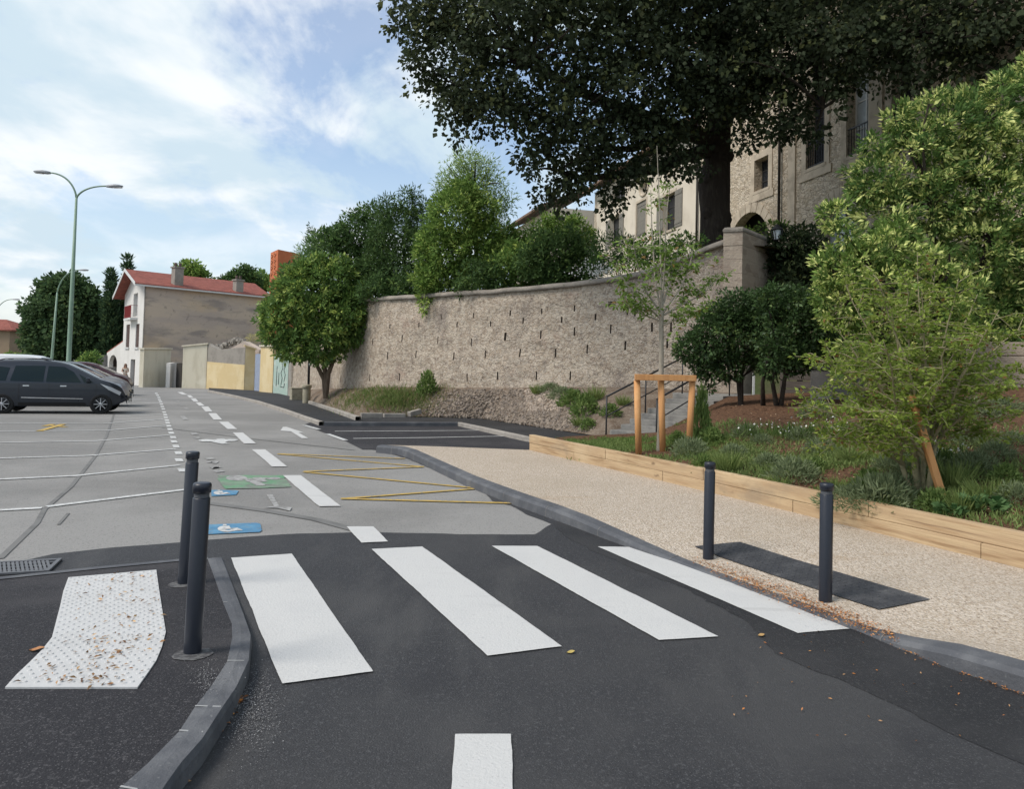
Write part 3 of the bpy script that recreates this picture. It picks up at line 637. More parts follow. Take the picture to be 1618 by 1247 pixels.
def wall_s(u):
    best = min(range(0, 801), key=lambda k: abs((wall_pt(WLEN * k / 800).x / wall_pt(WLEN * k / 800).y) - ray(u, 520).x / ray(u, 520).y)); return WLEN * best / 800
slots = []
slot_px = [(537, 565), (575, 565), (615, 562), (660, 560), (546, 599), (590, 597), (636, 596), (691, 596), (743, 597), (791, 594), (851, 594), (904, 594), (591, 540), (638, 535), (693, 538), (746, 541), (800, 532), (824, 558), (770, 560), (720, 563), (879, 558), (930, 552), (989, 546), (617, 514), (663, 511), (722, 511), (774, 510), (799, 532), (855, 529), (908, 524), (965, 520), (1029, 517), (1060, 517), (696, 492), (747, 490), (826, 503), (886, 502), (805, 485), (855, 482), (906, 477), (990, 487), (1002, 490), (1055, 543), (940, 497), (965, 471)]
slot_px = list(dict.fromkeys(slot_px))
for u, v in slot_px:
    s = wall_s(u); Y = wall_pt(s).y; z = at(u, v, Y).z
    big = (u, v) == (965, 471)
    slots.append((s - (.13 if big else .027), s + (.13 if big else .027), z - (.10 if big else .13), z + (.10 if big else .13)))
ss = sorted(set([round(WLEN * i / 150, 4) for i in range(151)] + [round(x, 4) for a in slots for x in a[:2] if 0 < x < WLEN]))
zz = sorted(set([round(-.9 + .16 * i, 4) for i in range(36)] + [round(x, 4) for a in slots for x in a[2:]]))
zz = [z for z in zz if z < 4.6]
mb = MB(); vidx = {}; vs = []
def wv(i, j):
    if (i, j) not in vidx:
        p = wall_pt(ss[i]); n = wall_n(ss[i]); top = p.z
        z = zz[j] if j < len(zz) else None
        lim = top - .02
        zt = lim if z is None else (z if z < 2.9 else 2.9 + (z - 2.9) * (lim - 2.9) / (zz[-1] + .1 - 2.9))
        nz = mnoise.noise(Vector((p.x * 2.2, p.y * 2.2, zt * 2.6))) * .03 + mnoise.noise(Vector((p.x * .5, p.y * .5, zt * .5))) * .07
        batter = (3.2 - zt) * .045
        q = Vector((p.x, p.y, 0)) + n * (nz + batter); q.z = zt; vidx[(i, j)] = len(vs); vs.append(q)
    return vidx[(i, j)]
fs = []; recess = []
for i in range(len(ss) - 1):
    for j in range(len(zz)):
        cs = (ss[i] + ss[i + 1]) / 2; czz = (zz[j] + (zz[j + 1] if j + 1 < len(zz) else zz[j] + .1)) / 2
        inside = any(a[0] < cs < a[1] and a[2] < czz < a[3] for a in slots)
        q = (wv(i, j), wv(i + 1, j), wv(i + 1, j + 1), wv(i, j + 1))
        if inside: recess.append(q)
        else: fs.append(q)
mb.add(vs, fs, 0, False)
edges = {}
for q in recess:
    for a, b in zip(q, q[1:] + q[:1]): edges[(a, b)] = q
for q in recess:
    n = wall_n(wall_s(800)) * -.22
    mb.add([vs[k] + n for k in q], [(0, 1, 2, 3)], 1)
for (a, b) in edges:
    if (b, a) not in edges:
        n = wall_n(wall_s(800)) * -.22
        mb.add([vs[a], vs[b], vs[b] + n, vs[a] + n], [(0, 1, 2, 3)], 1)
WL = thing('stone_wall', Vector((WT[4].x, WT[4].y, .8)), 'tall curving rubble stone retaining wall dotted with narrow weep slots', 'stone wall')
wo = mb.build('masonry', [M_stone, M_hole], WL)
# rounded coping
rows = []
for i in range(0, 121):
    s = WLEN * i / 120; p = wall_pt(s); n = wall_n(s); w = mnoise.noise(Vector((s * 1.3, 0, 0))) * .03; t = p.z
    rows.append([Vector((p.x, p.y, t - .14 + w)) + n * .02, Vector((p.x, p.y, t - .12 + w)) + n * .075, Vector((p.x, p.y, t - .03 + w)) + n * .07, Vector((p.x, p.y, t + .03 + w)) - n * .02, Vector((p.x, p.y, t + .05 + w)) - n * .2, Vector((p.x, p.y, t + .0 + w)) - n * .42, Vector((p.x, p.y, t - .6)) - n * .48])
MB().grid(rows, smooth=True).build('coping', M_cop, WL)
# end pier with squared stones, lamp bracket on its far side
cr = WT[-1]; cr_n = wall_n(WLEN); pe = at(1215, 380, 21.0)
PR = thing('wall_pier', Vector((cr.x, cr.y, 0.8)), 'squared stone end pier with a domed cap at the high end of the wall', 'wall pier')
A0 = Vector((cr.x - .42, cr.y + .12, 0)) + cr_n * .10; d1 = (wall_pt(WLEN) - wall_pt(WLEN - .3)); d1.z = 0; d1.normalize()
base = [Vector((cr.x, cr.y, 0)) + cr_n * .14 - d1 * .45, Vector((cr.x, cr.y, 0)) + cr_n * .12 + d1 * .04, Vector((pe.x, pe.y, 0)), Vector((pe.x - 1.0, pe.y + .6, 0))]
topz = cr.z + .02
vsx = []
mbp = MB()
nlay = 15
for k in range(nlay):
    z0 = -.2 + (topz + .2) * k / nlay; z1 = -.2 + (topz + .2) * (k + 1) / nlay; jx = random.uniform(-.012, .012)
    c = sum(base, Vector()) / 4
    q = [c + (b - c) * (1.0 + jx) for b in base]
    mbp.prism([v + Vector((0, 0, z0 + .006)) for v in q], (0, 0, z1 - z0 - .006))
mbp.build('shaft', M_quoin, PR)
rows = []
for h, k in ((0, 1.04), (.06, 1.05), (.14, .92), (.19, .6), (.21, .05)):
    rows.append([c + (b - c) * k + Vector((0, 0, topz + h)) for b in base])
MB().grid(rows, closed=True, smooth=False).build('cap', M_cop, PR)

# bank of loose stones and the planted bed
def loft(name, low, up, mat, n=14, bulge=0.0, rough=.05):
    lo = refine([[p] for p in low], 6); hi = refine([[p] for p in up], 6); rows = []
    for a, b in zip(lo, hi):
        a, b = a[0], b[0]; r = []
        for k in range(n + 1):
            t = k / n; p = a.lerp(b, t); p.z = a.z + (b.z - a.z) * (t + bulge * t * (1 - t) * 4 * .5)
            w = min(1, t * 6, (1 - t) * 6); p.z += w * rough * mnoise.noise(p * 1.1) + w * rough * .5 * mnoise.noise(p * 3.1); r.append(p)
        rows.append(r)
    o = MB().grid(rows).build(name, mat)
    if sum(p.normal.z for p in o.data.polygons) < 0: o.data.flip_normals()
    return struct(o)
def wb(u, z):
    s = wall_s(u) if u < 1172 else WLEN; p = wall_pt(s) + wall_n(s) * .05; return Vector((p.x, p.y, z))
low = [onf(x, y, gz(.11)) for x, y in ((488, 635), (530, 648), (566, 658), (640, 657), (760, 661), (860, 676), (950, 690), (1012, 690))]
up = [wb(490, .25), wb(550, .55), wb(600, .72), wb(700, .85), wb(800, .95), wb(900, 1.04), wb(1010, 1.12), wb(1172, 1.06)]
bank = loft('bank', low, up, M_bank, 14, .35)
TL = [timber(t) for t in (0, .17, .36, .52, .66, .82, 1.0)]
lowb = [Vector((p.x + .05, p.y + .03, .30)) for p in TL]
upb = [Vector((1.40, 16.2, .13)), Vector((3.3, 16.3, .25)), Vector((5.45, 18.6, 1.0)), Vector((8.2, 17.8, 1.25)), Vector((9.6, 14.5, 1.5)), Vector((10.2, 10.5, 1.55)), Vector((11, 3, 1.4))]
bed = loft('planting_bed', lowb, upb, M_soil, 18, .35)
terr = loft('hillside', [Vector((6.3, 19.4, 1.0)), Vector((8.2, 17.7, 1.2)), Vector((9.6, 14.4, 1.45)), Vector((10.2, 10.4, 1.5)), Vector((11, 2.9, 1.35))],
            [Vector((7.3, 21.3, 5.0)), Vector((10, 21.5, 5.2)), Vector((15, 18, 5.4)), Vector((18, 11, 5.4)), Vector((20, 2, 5))], M_dirt, 10)
gt_lo = [wall_pt(WLEN * k / 7) - wall_n(WLEN * k / 7) * .4 + Vector((0, 0, -.25)) for k in range(8)] + [Vector((10, 21.4, 5.15)), Vector((16, 19, 5.4)), Vector((30, 18, 5.6))]
gt_hi = [Vector((-12.5 + 4.6 * k, 95, 5.5)) for k in range(11)]
gt_lo[0] = wall_pt(0) + Vector((.3, .3, -.25))
mb = MB(); p_ = wall_pt(0); mb.prism([(p_.x - .2, p_.y + .02, -1), (-12.9, 95, -1), (-12.9, 95, 5.6), (p_.x - .2, p_.y + .02, p_.z)], (.45, 0, 0)); mb.build('return_wall', M_stone, WL)
garden = loft('garden_terrace', gt_lo, gt_hi, M_dirt, 10, 0, .1)
def bvh(o):
    bm = bmesh.new(); bm.from_mesh(o.data); t = BVHTree.FromBMesh(bm); bm.free(); return t
BEDB, BANKB = bvh(bed), bvh(bank)
def hit(px, py):
    o = Vector((0, 0, EYE)); d = ray(px, py); best = None
    for t in (BEDB, BANKB):
        h = t.ray_cast(o, d)
        if h[0] is not None and (best is None or h[3] < best[1]): best = (h[0], h[3])
    return best[0] if best else gr(px, py)
def drop(x, y):
    for t in (BEDB, BANKB, PATHBVH):
        h = t.ray_cast(Vector((x, y, 20)), Vector((0, 0, -1)))
        if h[0] is not None: return h[0]
    return Vector((x, y, prof(y)))

# ------------------------------------------------------------------ buildings
def rect(s0, s1, z0, z1): return [(s0, z0), (s1, z0), (s1, z1), (s0, z1)]
def arch(s0, s1, z0, zs, n=12):
    c, r = (s0 + s1) / 2, (s1 - s0) / 2
    return [(s0, z0), (s1, z0)] + [(c + r * math.cos(math.pi * k / n), zs + r * math.sin(math.pi * k / n)) for k in range(n + 1)]
class Face:
    """one vertical face of a building: A to B with its inward direction"""
    def __init__(s, A, B, inward):
        s.A = Vector((A[0], A[1], 0)); s.B = Vector((B[0], B[1], 0)); s.d = (s.B - s.A).normalized(); s.iw = Vector((-s.d.y, s.d.x, 0))
        if s.iw.dot(Vector((inward[0], inward[1], 0))) < 0: s.iw = -s.iw
        s.rot = Matrix((s.d, s.iw, Vector((0, 0, 1)))).transposed()
    def p(s, a, z, k=0.0): return s.A + s.d * a + s.iw * k + Vector((0, 0, z))
    def box(s, mb, s0, s1, z0, z1, k0, k1, bev=0.0, mi=0): return mb.box(s.p((s0 + s1) / 2, (z0 + z1) / 2, (k0 + k1) / 2), (abs(s1 - s0), abs(k1 - k0), abs(z1 - z0)), s.rot, bev, mi)
    def s_of(s, px, py=500):
        r = ray(px, py); q = Vector((r.x, r.y)); # solve A + d s = t q
        den = s.d.x * -q.y + s.d.y * q.x
        return (s.A.x * q.y - s.A.y * q.x) / den
    def z_of(s, px, py):
        P = s.p(s.s_of(px), 0); d = ray(px, py); return EYE + d.z * (P.xy.length / Vector((d.x, d.y)).length)
def window(F, par, s0, s1, z0, z1, depth, fm=None, pane=None, bars=(1, 2), sill=True, sillm=None, name='window'):
    fm = fm or M_frame; mb = MB(); t = .06
    F.box(mb, s0, s0 + t, z0, z1, depth - .05, depth); F.box(mb, s1 - t, s1, z0, z1, depth - .05, depth)
    F.box(mb, s0 + t, s1 - t, z0, z0 + t, depth - .049, depth); F.box(mb, s0 + t, s1 - t, z1 - t, z1, depth - .049, depth)
    for i in range(1, bars[0] + 1): x = s0 + (s1 - s0) * i / (bars[0] + 1); F.box(mb, x - .025, x + .025, z0 + t, z1 - t, depth - .047, depth)
    for i in range(1, bars[1] + 1): z = z0 + (z1 - z0) * i / (bars[1] + 1); F.box(mb, s0 + t, s1 - t, z - .018, z + .018, depth - .045, depth)
    w = mb.build(name, fm, par)
    F.box(MB(), s0 + .01, s1 - .01, z0 + .01, z1 - .01, depth - .02, depth + .01).build('pane', pane or M_pane, w)
    if sill: F.box(MB(), s0 - .1, s1 + .1, z0 - .12, z0 - .002, -.06, depth - .052).build('sill', sillm or M_trim, w)
    return w
def shutter(F, par, s0, s1, z0, z1, k=-.04, mat=None):
    mb = MB(); F.box(mb, s0, s1, z0, z1, k, k + .035, .004)
    for z in (z0 + .2, z1 - .2): F.box(mb, s0 + .02, s1 - .02, z - .05, z + .05, k - .02, k - .001)
    return mb.build('shutter', mat or M_shut, par)
def railing(F, par, s0, s1, z0, h, k=-.12, mat=None, name='balcony_rail'):
    mb = MB(); mb.bar(F.p(s0, z0 + h, k), F.p(s1, z0 + h, k), .04); mb.bar(F.p(s0, z0 + .08, k), F.p(s1, z0 + .08, k), .03)
    n = int((s1 - s0) / .12)
    for i in range(n + 1): x = s0 + (s1 - s0) * i / n; mb.bar(F.p(x, z0, k), F.p(x, z0 + h, k), .02)
    for x in (s0, s1): mb.bar(F.p(x, z0 + h, k), F.p(x, z0 + h, .02), .03)
    return mb.build(name, mat or M_iron, par)
# old stone house on the upper terrace
SA, SB = (10.0 - 5 * .23, 35.0), (10.0 + 13 * .23, 17.0)
F = Face(SA, SB, (1, .2)); Zt = 17.0
sh = thing('stone_house', F.p(9, 5), 'large old rubble stone house with tall iron-railed windows above the wall', 'house')
op = []
W1 = (F.s_of(1190), F.s_of(1212), 9.05, 10.35); W2 = (F.s_of(1272), F.s_of(1301), 9.1, 11.9); W3 = (F.s_of(1336), F.s_of(1371), 8.95, 11.75); W4 = (F.s_of(1408), F.s_of(1440), 8.95, 11.75)
W5 = (F.s_of(1190), F.s_of(1212), 12.6, 14.4); W6 = (F.s_of(1272), F.s_of(1301), 13.4, 15.4); W7 = (F.s_of(1340), F.s_of(1368), 13.4, 15.4)
A1 = (F.s_of(1150), F.s_of(1216), 5.6, 6.65); A2 = (F.s_of(1296), F.s_of(1350), 5.6, 6.7)
wins = [W1, W2, W3, W4, W5, W6, W7]
mb = MB(); Ls = (F.B - F.A).length
mb.panel(SA, SB, rect(0, Ls, 4.5, Zt), [rect(*w) for w in wins] + [arch(*A1), arch(*A2)], F.iw, .38)
C_, D_ = F.p(Ls, 0, 10), F.p(0, 0, 10)
mb.panel(F.B, C_, rect(0, 10, 4.5, Zt), [], -F.d, .1); mb.panel(C_, D_, rect(0, Ls, 4.5, Zt), [], -F.iw, .1); mb.panel(D_, F.A, rect(0, 10, 4.5, Zt), [], F.d, .1)
mb.build('wall', M_fac, sh, fix=False)
for i, w in enumerate(wins): window(F, sh, *w, .37, M_frame if i != 2 else M_wframe, M_panel if i == 2 else None, (1, 2), True)
for w in (W2, W3, W4): railing(F, sh, w[0] + .02, w[1] - .02, w[2], .95, .06)
for w in wins:
    mb = MB(); F.box(mb, w[0] - .28, w[0] - .003, w[2] - .12, w[3] + .25, -.035, .1); F.box(mb, w[1] + .003, w[1] + .28, w[2] - .12, w[3] + .25, -.035, .1); F.box(mb, w[0] - .002, w[1] + .002, w[3] + .004, w[3] + .25, -.034, .1)
    F.box(mb, w[0] - .4, w[1] + .4, w[2] - .42, w[2] - .125, -.05, .1); mb.build('window_surround', M_trim, sh)
for u in (1250, 1386, 1455): x = F.s_of(u); F.box(MB(), x - .22, x + .22, 4.6, Zt - .3, -.06, .1).build('pilaster', M_trim, sh)
for a in (A1, A2):
    c, r = (a[0] + a[1]) / 2, (a[1] - a[0]) / 2; mb = MB()
    for k in range(13):
        t0, t1 = math.pi * k / 13 + .01, math.pi * (k + 1) / 13 - .01
        q = [(c + (r + e) * math.cos(t), a[3] + (r + e) * math.sin(t)) for e, t in ((.004, t0), (.42, t0), (.42, t1), (.004, t1))]
        mb.prism([F.p(x, z, -.04) for x, z in q], F.iw * .12)
    mb.build('arch_surround', M_trim, sh)
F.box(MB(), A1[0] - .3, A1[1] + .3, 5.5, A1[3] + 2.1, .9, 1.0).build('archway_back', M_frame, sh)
F.box(MB(), A2[0] - .1, A2[1] + .1, 5.5, A2[3] + 1.7, .385, .42).build('arched_pane', M_panel, sh)  # pale colour paints the sky mirrored in the arch
mb = MB(); c2 = (A2[0] + A2[1]) / 2
for x in (c2 - .45, c2, c2 + .45): F.box(mb, x - .03, x + .03, 5.6, A2[3] + 1.3, .33, .38)
F.box(mb, A2[0], A2[1], A2[3] - .04, A2[3] + .04, .325, .375); mb.build('arched_window_frame', M_frame, sh)
MB().tube([F.p(F.s_of(1233), 7.0, -.12), F.p(F.s_of(1233), Zt, -.12)], .055).build('downpipe', M_frame, sh)
mb = MB(); mb.prism([F.p(-.5, Zt, -.7), F.p(Ls + .5, Zt, -.7), F.p(Ls + .5, Zt + 2.6, 5), F.p(-.5, Zt + 2.6, 5)], (0, 0, .14)); mb.prism([F.p(-.5, Zt, 10.7), F.p(Ls + .5, Zt, 10.7), F.p(Ls + .5, Zt + 2.6, 5), F.p(-.5, Zt + 2.6, 5)], (0, 0, .14)); mb.build('roof', M_tile3, sh)
# cream rendered house beyond it
CA, CB = (10.0 - 19.9 * .23, 49.9), (10.0 - 5.06 * .23, 35.06)
G = Face(CA, CB, (1, .2)); Zc = 13.5; Lc = (G.B - G.A).length
ch = thing('rendered_house', G.p(7, 5), 'cream rendered house with grey louvred shutters behind the big tree', 'house')
V1 = (G.s_of(957), G.s_of(981), 9.2, 11.1); V2 = (G.s_of(1003), G.s_of(1018), 9.2, 11.2); V3 = (G.s_of(1046), G.s_of(1064), 8.9, 10.8); V4 = (G.s_of(964), G.s_of(984), 12.0, 13.0); V5 = (G.s_of(1052), G.s_of(1068), 12.0, 13.0)
V1 = (V1[0] + .55, V1[1] - .55) + V1[2:]
oc = G.s_of(1014); oval = [(oc + .55 * math.cos(6.283 * k / 16), 11.95 + .42 * math.sin(6.283 * k / 16)) for k in range(16)]
mb = MB(); mb.panel(CA, CB, rect(0, Lc, 4.5, Zc), [rect(*V1), rect(*V2), rect(*V3), rect(*V4), rect(*V5), oval], G.iw, .3)
E_, H_ = G.p(Lc, 0, 9), G.p(0, 0, 9)
mb.panel(H_, G.A, rect(0, 9, 4.5, Zc), [], G.d, .1); mb.panel(E_, H_, rect(0, Lc, 4.5, Zc), [], -G.iw, .1); mb.build('wall', M_cream, ch, fix=False)
for w in (V1, V3, V4, V5): window(G, ch, *w, .28, M_frame, None, (1, 2))
shutter(G, ch, V1[0] - .75, V1[0] - .02, V1[2], V1[3]); shutter(G, ch, V1[1] + .02, V1[1] + .75, V1[2], V1[3])
shutter(G, ch, V2[0] + .01, V2[1] - .01, V2[2], V2[3], .05)
shutter(G, ch, V3[0] - .85, V3[0] - .02, V3[2], V3[3]); shutter(G, ch, V3[1] + .02, V3[1] + .85, V3[2], V3[3])
for w in (V1, V2, V3):
    mb = MB(); G.box(mb, w[0] - .14, w[0] - .003, w[2] - .02, w[3] + .14, -.02, .1); G.box(mb, w[1] + .003, w[1] + .14, w[2] - .02, w[3] + .14, -.02, .1); G.box(mb, w[0] - .002, w[1] + .002, w[3] + .004, w[3] + .14, -.019, .1); mb.build('window_surround', M_trim, ch)
mb = MB()
for k in range(7): G.box(mb, .0, .32 + .12 * (k % 2), 9 + k * .62, 9.56 + k * .62, -.02, .1)
mb.build('quoin', M_trim, ch)
mb = MB(); mb.tube([G.p(oc + .62 * math.cos(6.283 * k / 24), 11.95 + .49 * math.sin(6.283 * k / 24), -.01) for k in range(25)], .07, 6, False); mb.build('oval_surround', M_trim, ch)
G.box(MB(), oc - .6, oc + .6, 11.4, 12.5, .302, .33).build('oval_pane', M_pane, ch)
MB().tube([G.p(Lc - .15, 6.5, -.1), G.p(Lc - .15, Zc, -.1)], .055).build('downpipe', M_frame, ch)
mb = MB(); mb.prism([G.p(-.6, Zc, -.75), G.p(Lc + .0, Zc, -.75), G.p(Lc + .0, Zc + 2.2, 4.5), G.p(-.6, Zc + 2.2, 4.5)], (0, 0, .14)); mb.prism([G.p(-.6, Zc, 9.7), G.p(Lc, Zc, 9.7), G.p(Lc, Zc + 2.2, 4.5), G.p(-.6, Zc + 2.2, 4.5)], (0, 0, .14)); mb.build('roof', M_tile3, ch)
# small far house left of it
q0 = at(808, 366, 62); q1 = at(872, 337, 52)
K = Face(q0, q1, (1, 0)); zk = q0.z; Lk = (K.B - K.A).length
fh = thing('distant_house', K.p(3, 5), 'pale house with russet window frames half hidden behind the hedge', 'house')
kw = [(K.s_of(826), K.s_of(833), 9.2, 11.4), (K.s_of(843), K.s_of(853), 9.2, 11.6), (K.s_of(861), K.s_of(868), 9.2, 11.6)]
mb = MB(); mb.panel(K.A, K.B, rect(0, Lk, 4.5, zk), [rect(*w) for w in kw], K.iw, .25); mb.panel(K.p(0, 0, 8), K.A, rect(0, 8, 4.5, zk), [], K.d, .1); mb.panel(K.B, K.p(Lk, 0, 8), rect(0, 8, 4.5, zk), [], -K.d, .1); mb.build('wall', M_cream, fh, fix=False)
for w in kw: window(K, fh, *w, .24, M_shutb, None, (1, 2))
MB().prism([K.p(-.6, zk, -.8), K.p(Lk, zk, -.8), K.p(Lk, zk + 2, 4), K.p(-.6, zk + 2, 4)], (0, 0, .16)).build('roof', M_tile3, fh)

# tall house at the end of the street
h0 = gr(224, 611.5); h0 = at(224, 600, 58); HA = Vector((h0.x, h0.y, 0)); p = at(423, 500, 66.5); HB = Vector((p.x, p.y, 0)); p = at(196, 500, 65.3); HC = Vector((p.x, p.y, 0)); p = at(171, 500, 73); HD = Vector((p.x, p.y, 0))
zE = at(226, 449, 58).z; zR = at(208, 429, 61.6).z; zg = -.95
th = thing('tall_house', (HA.x, HA.y, zg), 'narrow three storey house with white gable, red tiled roof and bare weathered side wall', 'house')
J = Face(HA, HC, (HB - HA)); Lj = (HC - HA).length
Ltot = (HD - HA).length
def js(u): return J.s_of(u)
B1 = (js(216.5), js(210), J.z_of(213, 500), J.z_of(213, 463.5)); B2 = (js(221), js(215.5), J.z_of(218, 549), J.z_of(218, 512)); B3 = (js(206), js(200.5), J.z_of(203, 549), J.z_of(203, 513)); B4 = (js(216.5), js(209.5), zg + .05, J.z_of(212, 568))
def norm(w): return (min(w[0], w[1]), max(w[0], w[1]), w[2], w[3])
B1, B2, B3, B4 = map(norm, (B1, B2, B3, B4))
sa = sorted((js(188), js(175.5))); zw = J.z_of(196, 540); zw2 = J.z_of(172, 558)
Lw = js(171.5)
outer = [(0, zg), (Lw, zg), (Lw, zw2), (Lj, zw), (Lj, zE - .25), (Lj / 2, zR), (0, zE)]
mb = MB(); mb.panel(HA, HC, outer, [rect(*B1), rect(*B2), rect(*B3), rect(*B4), [(sa[0], zg + .02), (sa[1], zg + .02)] + [((sa[0] + sa[1]) / 2 + (sa[1] - sa[0]) / 2 * math.cos(math.pi * k / 12), J.z_of(181, 575) + (J.z_of(181, 561) - J.z_of(181, 575)) * math.sin(math.pi * k / 12)) for k in range(13)]], J.iw, .35); mb.build('gable_wall', M_white, th, fix=False)
S_ = Face(HA, HB, J.d); Ls_ = (HB - HA).length
mb = MB(); mb.panel(HA, HB, rect(0, Ls_, zg, zE), [], J.d, .1); mb.panel(HB, HB + J.d * Lj, [(0, zg), (Lj, zg), (Lj, zE), (Lj / 2, zR), (0, zE)], [], -S_.d, .1); mb.build('blind_wall', M_blind, th, fix=False)
mb = MB(); mb.panel(HC, HC + S_.d * Ls_, rect(0, Ls_, zg, zE), [], -J.d, .1); mb.panel(J.p(Lw, 0), J.p(Lw, 0) + S_.d * 4, rect(0, 4, zg, zw2), [], -J.d, .1); mb.build('rear_wall', M_white, th, fix=False)
MB().prism([J.p(Lj, zw), J.p(Lw, zw2), J.p(Lw, zw2) + S_.d * 4, J.p(Lj, zw) + S_.d * 4], (0, 0, .1)).build('lean_to_roof', M_tile, th)
mb = MB(); e = S_.d * .9; ov = J.d * .35
mid = J.p(Lj / 2, zR)
for a, b in ((J.p(-.35, zE - .12), mid), (J.p(Lj + .9, zE - .65), mid)):
    mb.prism([a - e, b - e, b + S_.d * (Ls_ + .2), a + S_.d * (Ls_ + .2)], (0, 0, .13))
mb.build('roof', M_tile, th)
mb = MB()
for a, b in ((J.p(-.35, zE - .2), mid - Vector((0, 0, .08))), (J.p(Lj + .9, zE - .73), mid - Vector((0, 0, .08)))): mb.prism([a - e * 1.01, b - e * 1.01, b - e * .96, a - e * .96], (0, 0, .26))
mb.bar(J.p(-.37, zE - .14) - e, J.p(-.37, zE - .14) + S_.d * Ls_, .1, .12); mb.build('gutter', M_wframe, th)
for uu, Y, top in ((280, 62, 424), (376, 66, 444)):
    b = at(uu, 448 if uu < 300 else 460, Y - 1.5); t = at(uu, top, Y - 1.5); mb = MB(); w = 14 * Y / FPX if uu < 300 else 12 * Y / FPX
    mb.box((b.x, b.y, (b.z + t.z) / 2 - .5), (w, .6, t.z - b.z + 1), S_.rot, .02); mb.box((b.x, b.y, t.z + .06), (w + .15, .75, .12), S_.rot, .01)
    c1 = mb.build('chimney', M_gry, th)
    mb = MB()
    for k in (-1, 1): mb.lathe(Vector((b.x, b.y, t.z + .12)) + S_.d * k * w * .25, [(.1, 0), (.12, .3), (.09, .32)], 8)
    mb.build('chimney_pot', M_shutb, c1)
window(J, th, *B1, .33, M_wframe, M_panel, (1, 1), False); 
railing(J, th, B1[0] - .2, B1[1] + .9, B1[2] - .15, 1.0, -.5, M_red)
J.box(MB(), B1[0] - .25, B1[1] + .95, B1[2] - .33, B1[2] - .16, -.55, -.005).build('balcony_slab', M_wframe, th)
for w in (B2, B3):
    shutter(J, th, w[0], (w[0] + w[1]) / 2 - .01, w[2], w[3], .06, M_shutb); shutter(J, th, (w[0] + w[1]) / 2 + .01, w[1], w[2], w[3], .06, M_shutb)
    J.box(MB(), w[0] - .1, w[1] + .1, w[2] - .14, w[2] - .004, -.1, .05).build('sill', M_wframe, th)
J.box(MB(), B4[0] + .02, B4[1] - .02, zg, B4[3] - .02, .28, .34, .01).build('door', M_shutb, th)
J.box(MB(), sa[0], sa[1], zg, zg + 2.4, 2.6, 2.7).build('porch_back', M_gry, th)
MB().tube([S_.p(-.06, zg, -.08), S_.p(-.06, zE - .2, -.08)], .05).build('downpipe', M_gry, th)

# yard walls and gates along the street: each between two foot points in the photograph
def yard_wall(name, u0, v0, u1, v1, top0, top1, mats, label, cat='wall', thick=.35, split=None, cap=None):
    a, b = gr(u0, v0, .02), gr(u1, v1, .02); f = Face(a, b, (.3, 1)); L = (f.B - f.A).length; z0 = min(a.z, b.z) - .2; za, zb = f.z_of(u0, top0), f.z_of(u1, top1)
    t = thing(name, (a.x, a.y, a.z), label, cat)
    if split is None: q = [(0, z0), (L, z0), (L, zb), (L * .5, (za + zb) / 2 + .03), (0, za)]; MB().prism([f.p(*x) for x in q], f.iw * thick).build('body', mats[0], t)
    else:
        m0, m1 = z0 + (za - z0) * split, z0 + (zb - z0) * split
        MB().prism([f.p(*x) for x in [(0, z0), (L, z0), (L, m1), (0, m0)]], f.iw * thick).build('lower_wall', mats[0], t)
        MB().prism([f.p(x, z, .012) for x, z in [(0, m0), (L, m1), (L, zb), (L * .75, zb - .05), (L * .3, zb * .4 + za * .6 - .32), (L * .12, za - .2), (0, za)]], f.iw * (thick - .012)).build('upper_wall', mats[1], t)
    if cap:
        mb = MB(); mb.prism([f.p(-.08, za + .002, -.09), f.p(L + .08, zb + .002, -.09), f.p(L + .08, zb + .002, thick + .08), f.p(-.08, za + .002, thick + .08)], (0, 0, .1)); mb.build('cap', cap, t)
    return t, f, L
yard_wall('yard_wall', 219, 611.5, 262, 611, 552, 552, [M_ylw2], 'pale rendered yard wall against the white gabled house', cap=M_ylw2)
yard_wall('wall_panel', 261.5, 612, 277, 611.5, 574, 573, [M_white], 'small plain off-white meter enclosure between two yard walls', 'enclosure', .3)
yard_wall('gate', 277.5, 612, 286, 612.6, 574, 574, [M_frame], 'narrow dark gate between pale yard walls', 'gate', .06)
yard_wall('yard_wall', 287, 612.8, 325, 613.8, 548, 544, [M_ylw2], 'high streaked cream yard wall beside the narrow dark gate', cap=M_ylw2)
yard_wall('yard_wall', 325.5, 613.8, 385, 616.8, 543, 549, [M_ylw, M_gry], 'yellow yard wall with a ragged grey upper half', split=.62)
yard_wall('yard_wall', 385.5, 616.8, 401, 617, 547, 553, [M_ylw], 'short stained yellow wall beside the blue metal gate', cap=M_ylw)
M_bgate = surf('grey blue gate paint', (.27, .32, .42), [((.20, .22, .26), 'noise', 4, .45, .7, .7)], .6)
M_teal = surf('pale green door', (.36, .46, .40), [((.50, .54, .48), 'noise', 4, .48, .68, .8)], .7)
M_mauve = surf('dull red gate', (.13, .085, .085), [((.09, .06, .06), 'noise', 3, .45, .7, .7)], .7)
t, f, L = yard_wall('gate', 401.5, 617.5, 410, 619.5, 560, 560, [M_bgate], 'tall grey-blue metal gate between yellow walls', 'gate', .06)
yard_wall('gate_pier', 409.5, 621, 430, 623, 548, 548, [M_ylw], 'broad yellow gate pier with a pale capping', 'gate pier', .6, cap=M_ylw2)
t, f, L = yard_wall('garage_door', 431, 623.2, 454, 625, 560, 562, [M_teal], 'pale green door scrawled with black paint strokes', 'door', .08)
mb = MB()
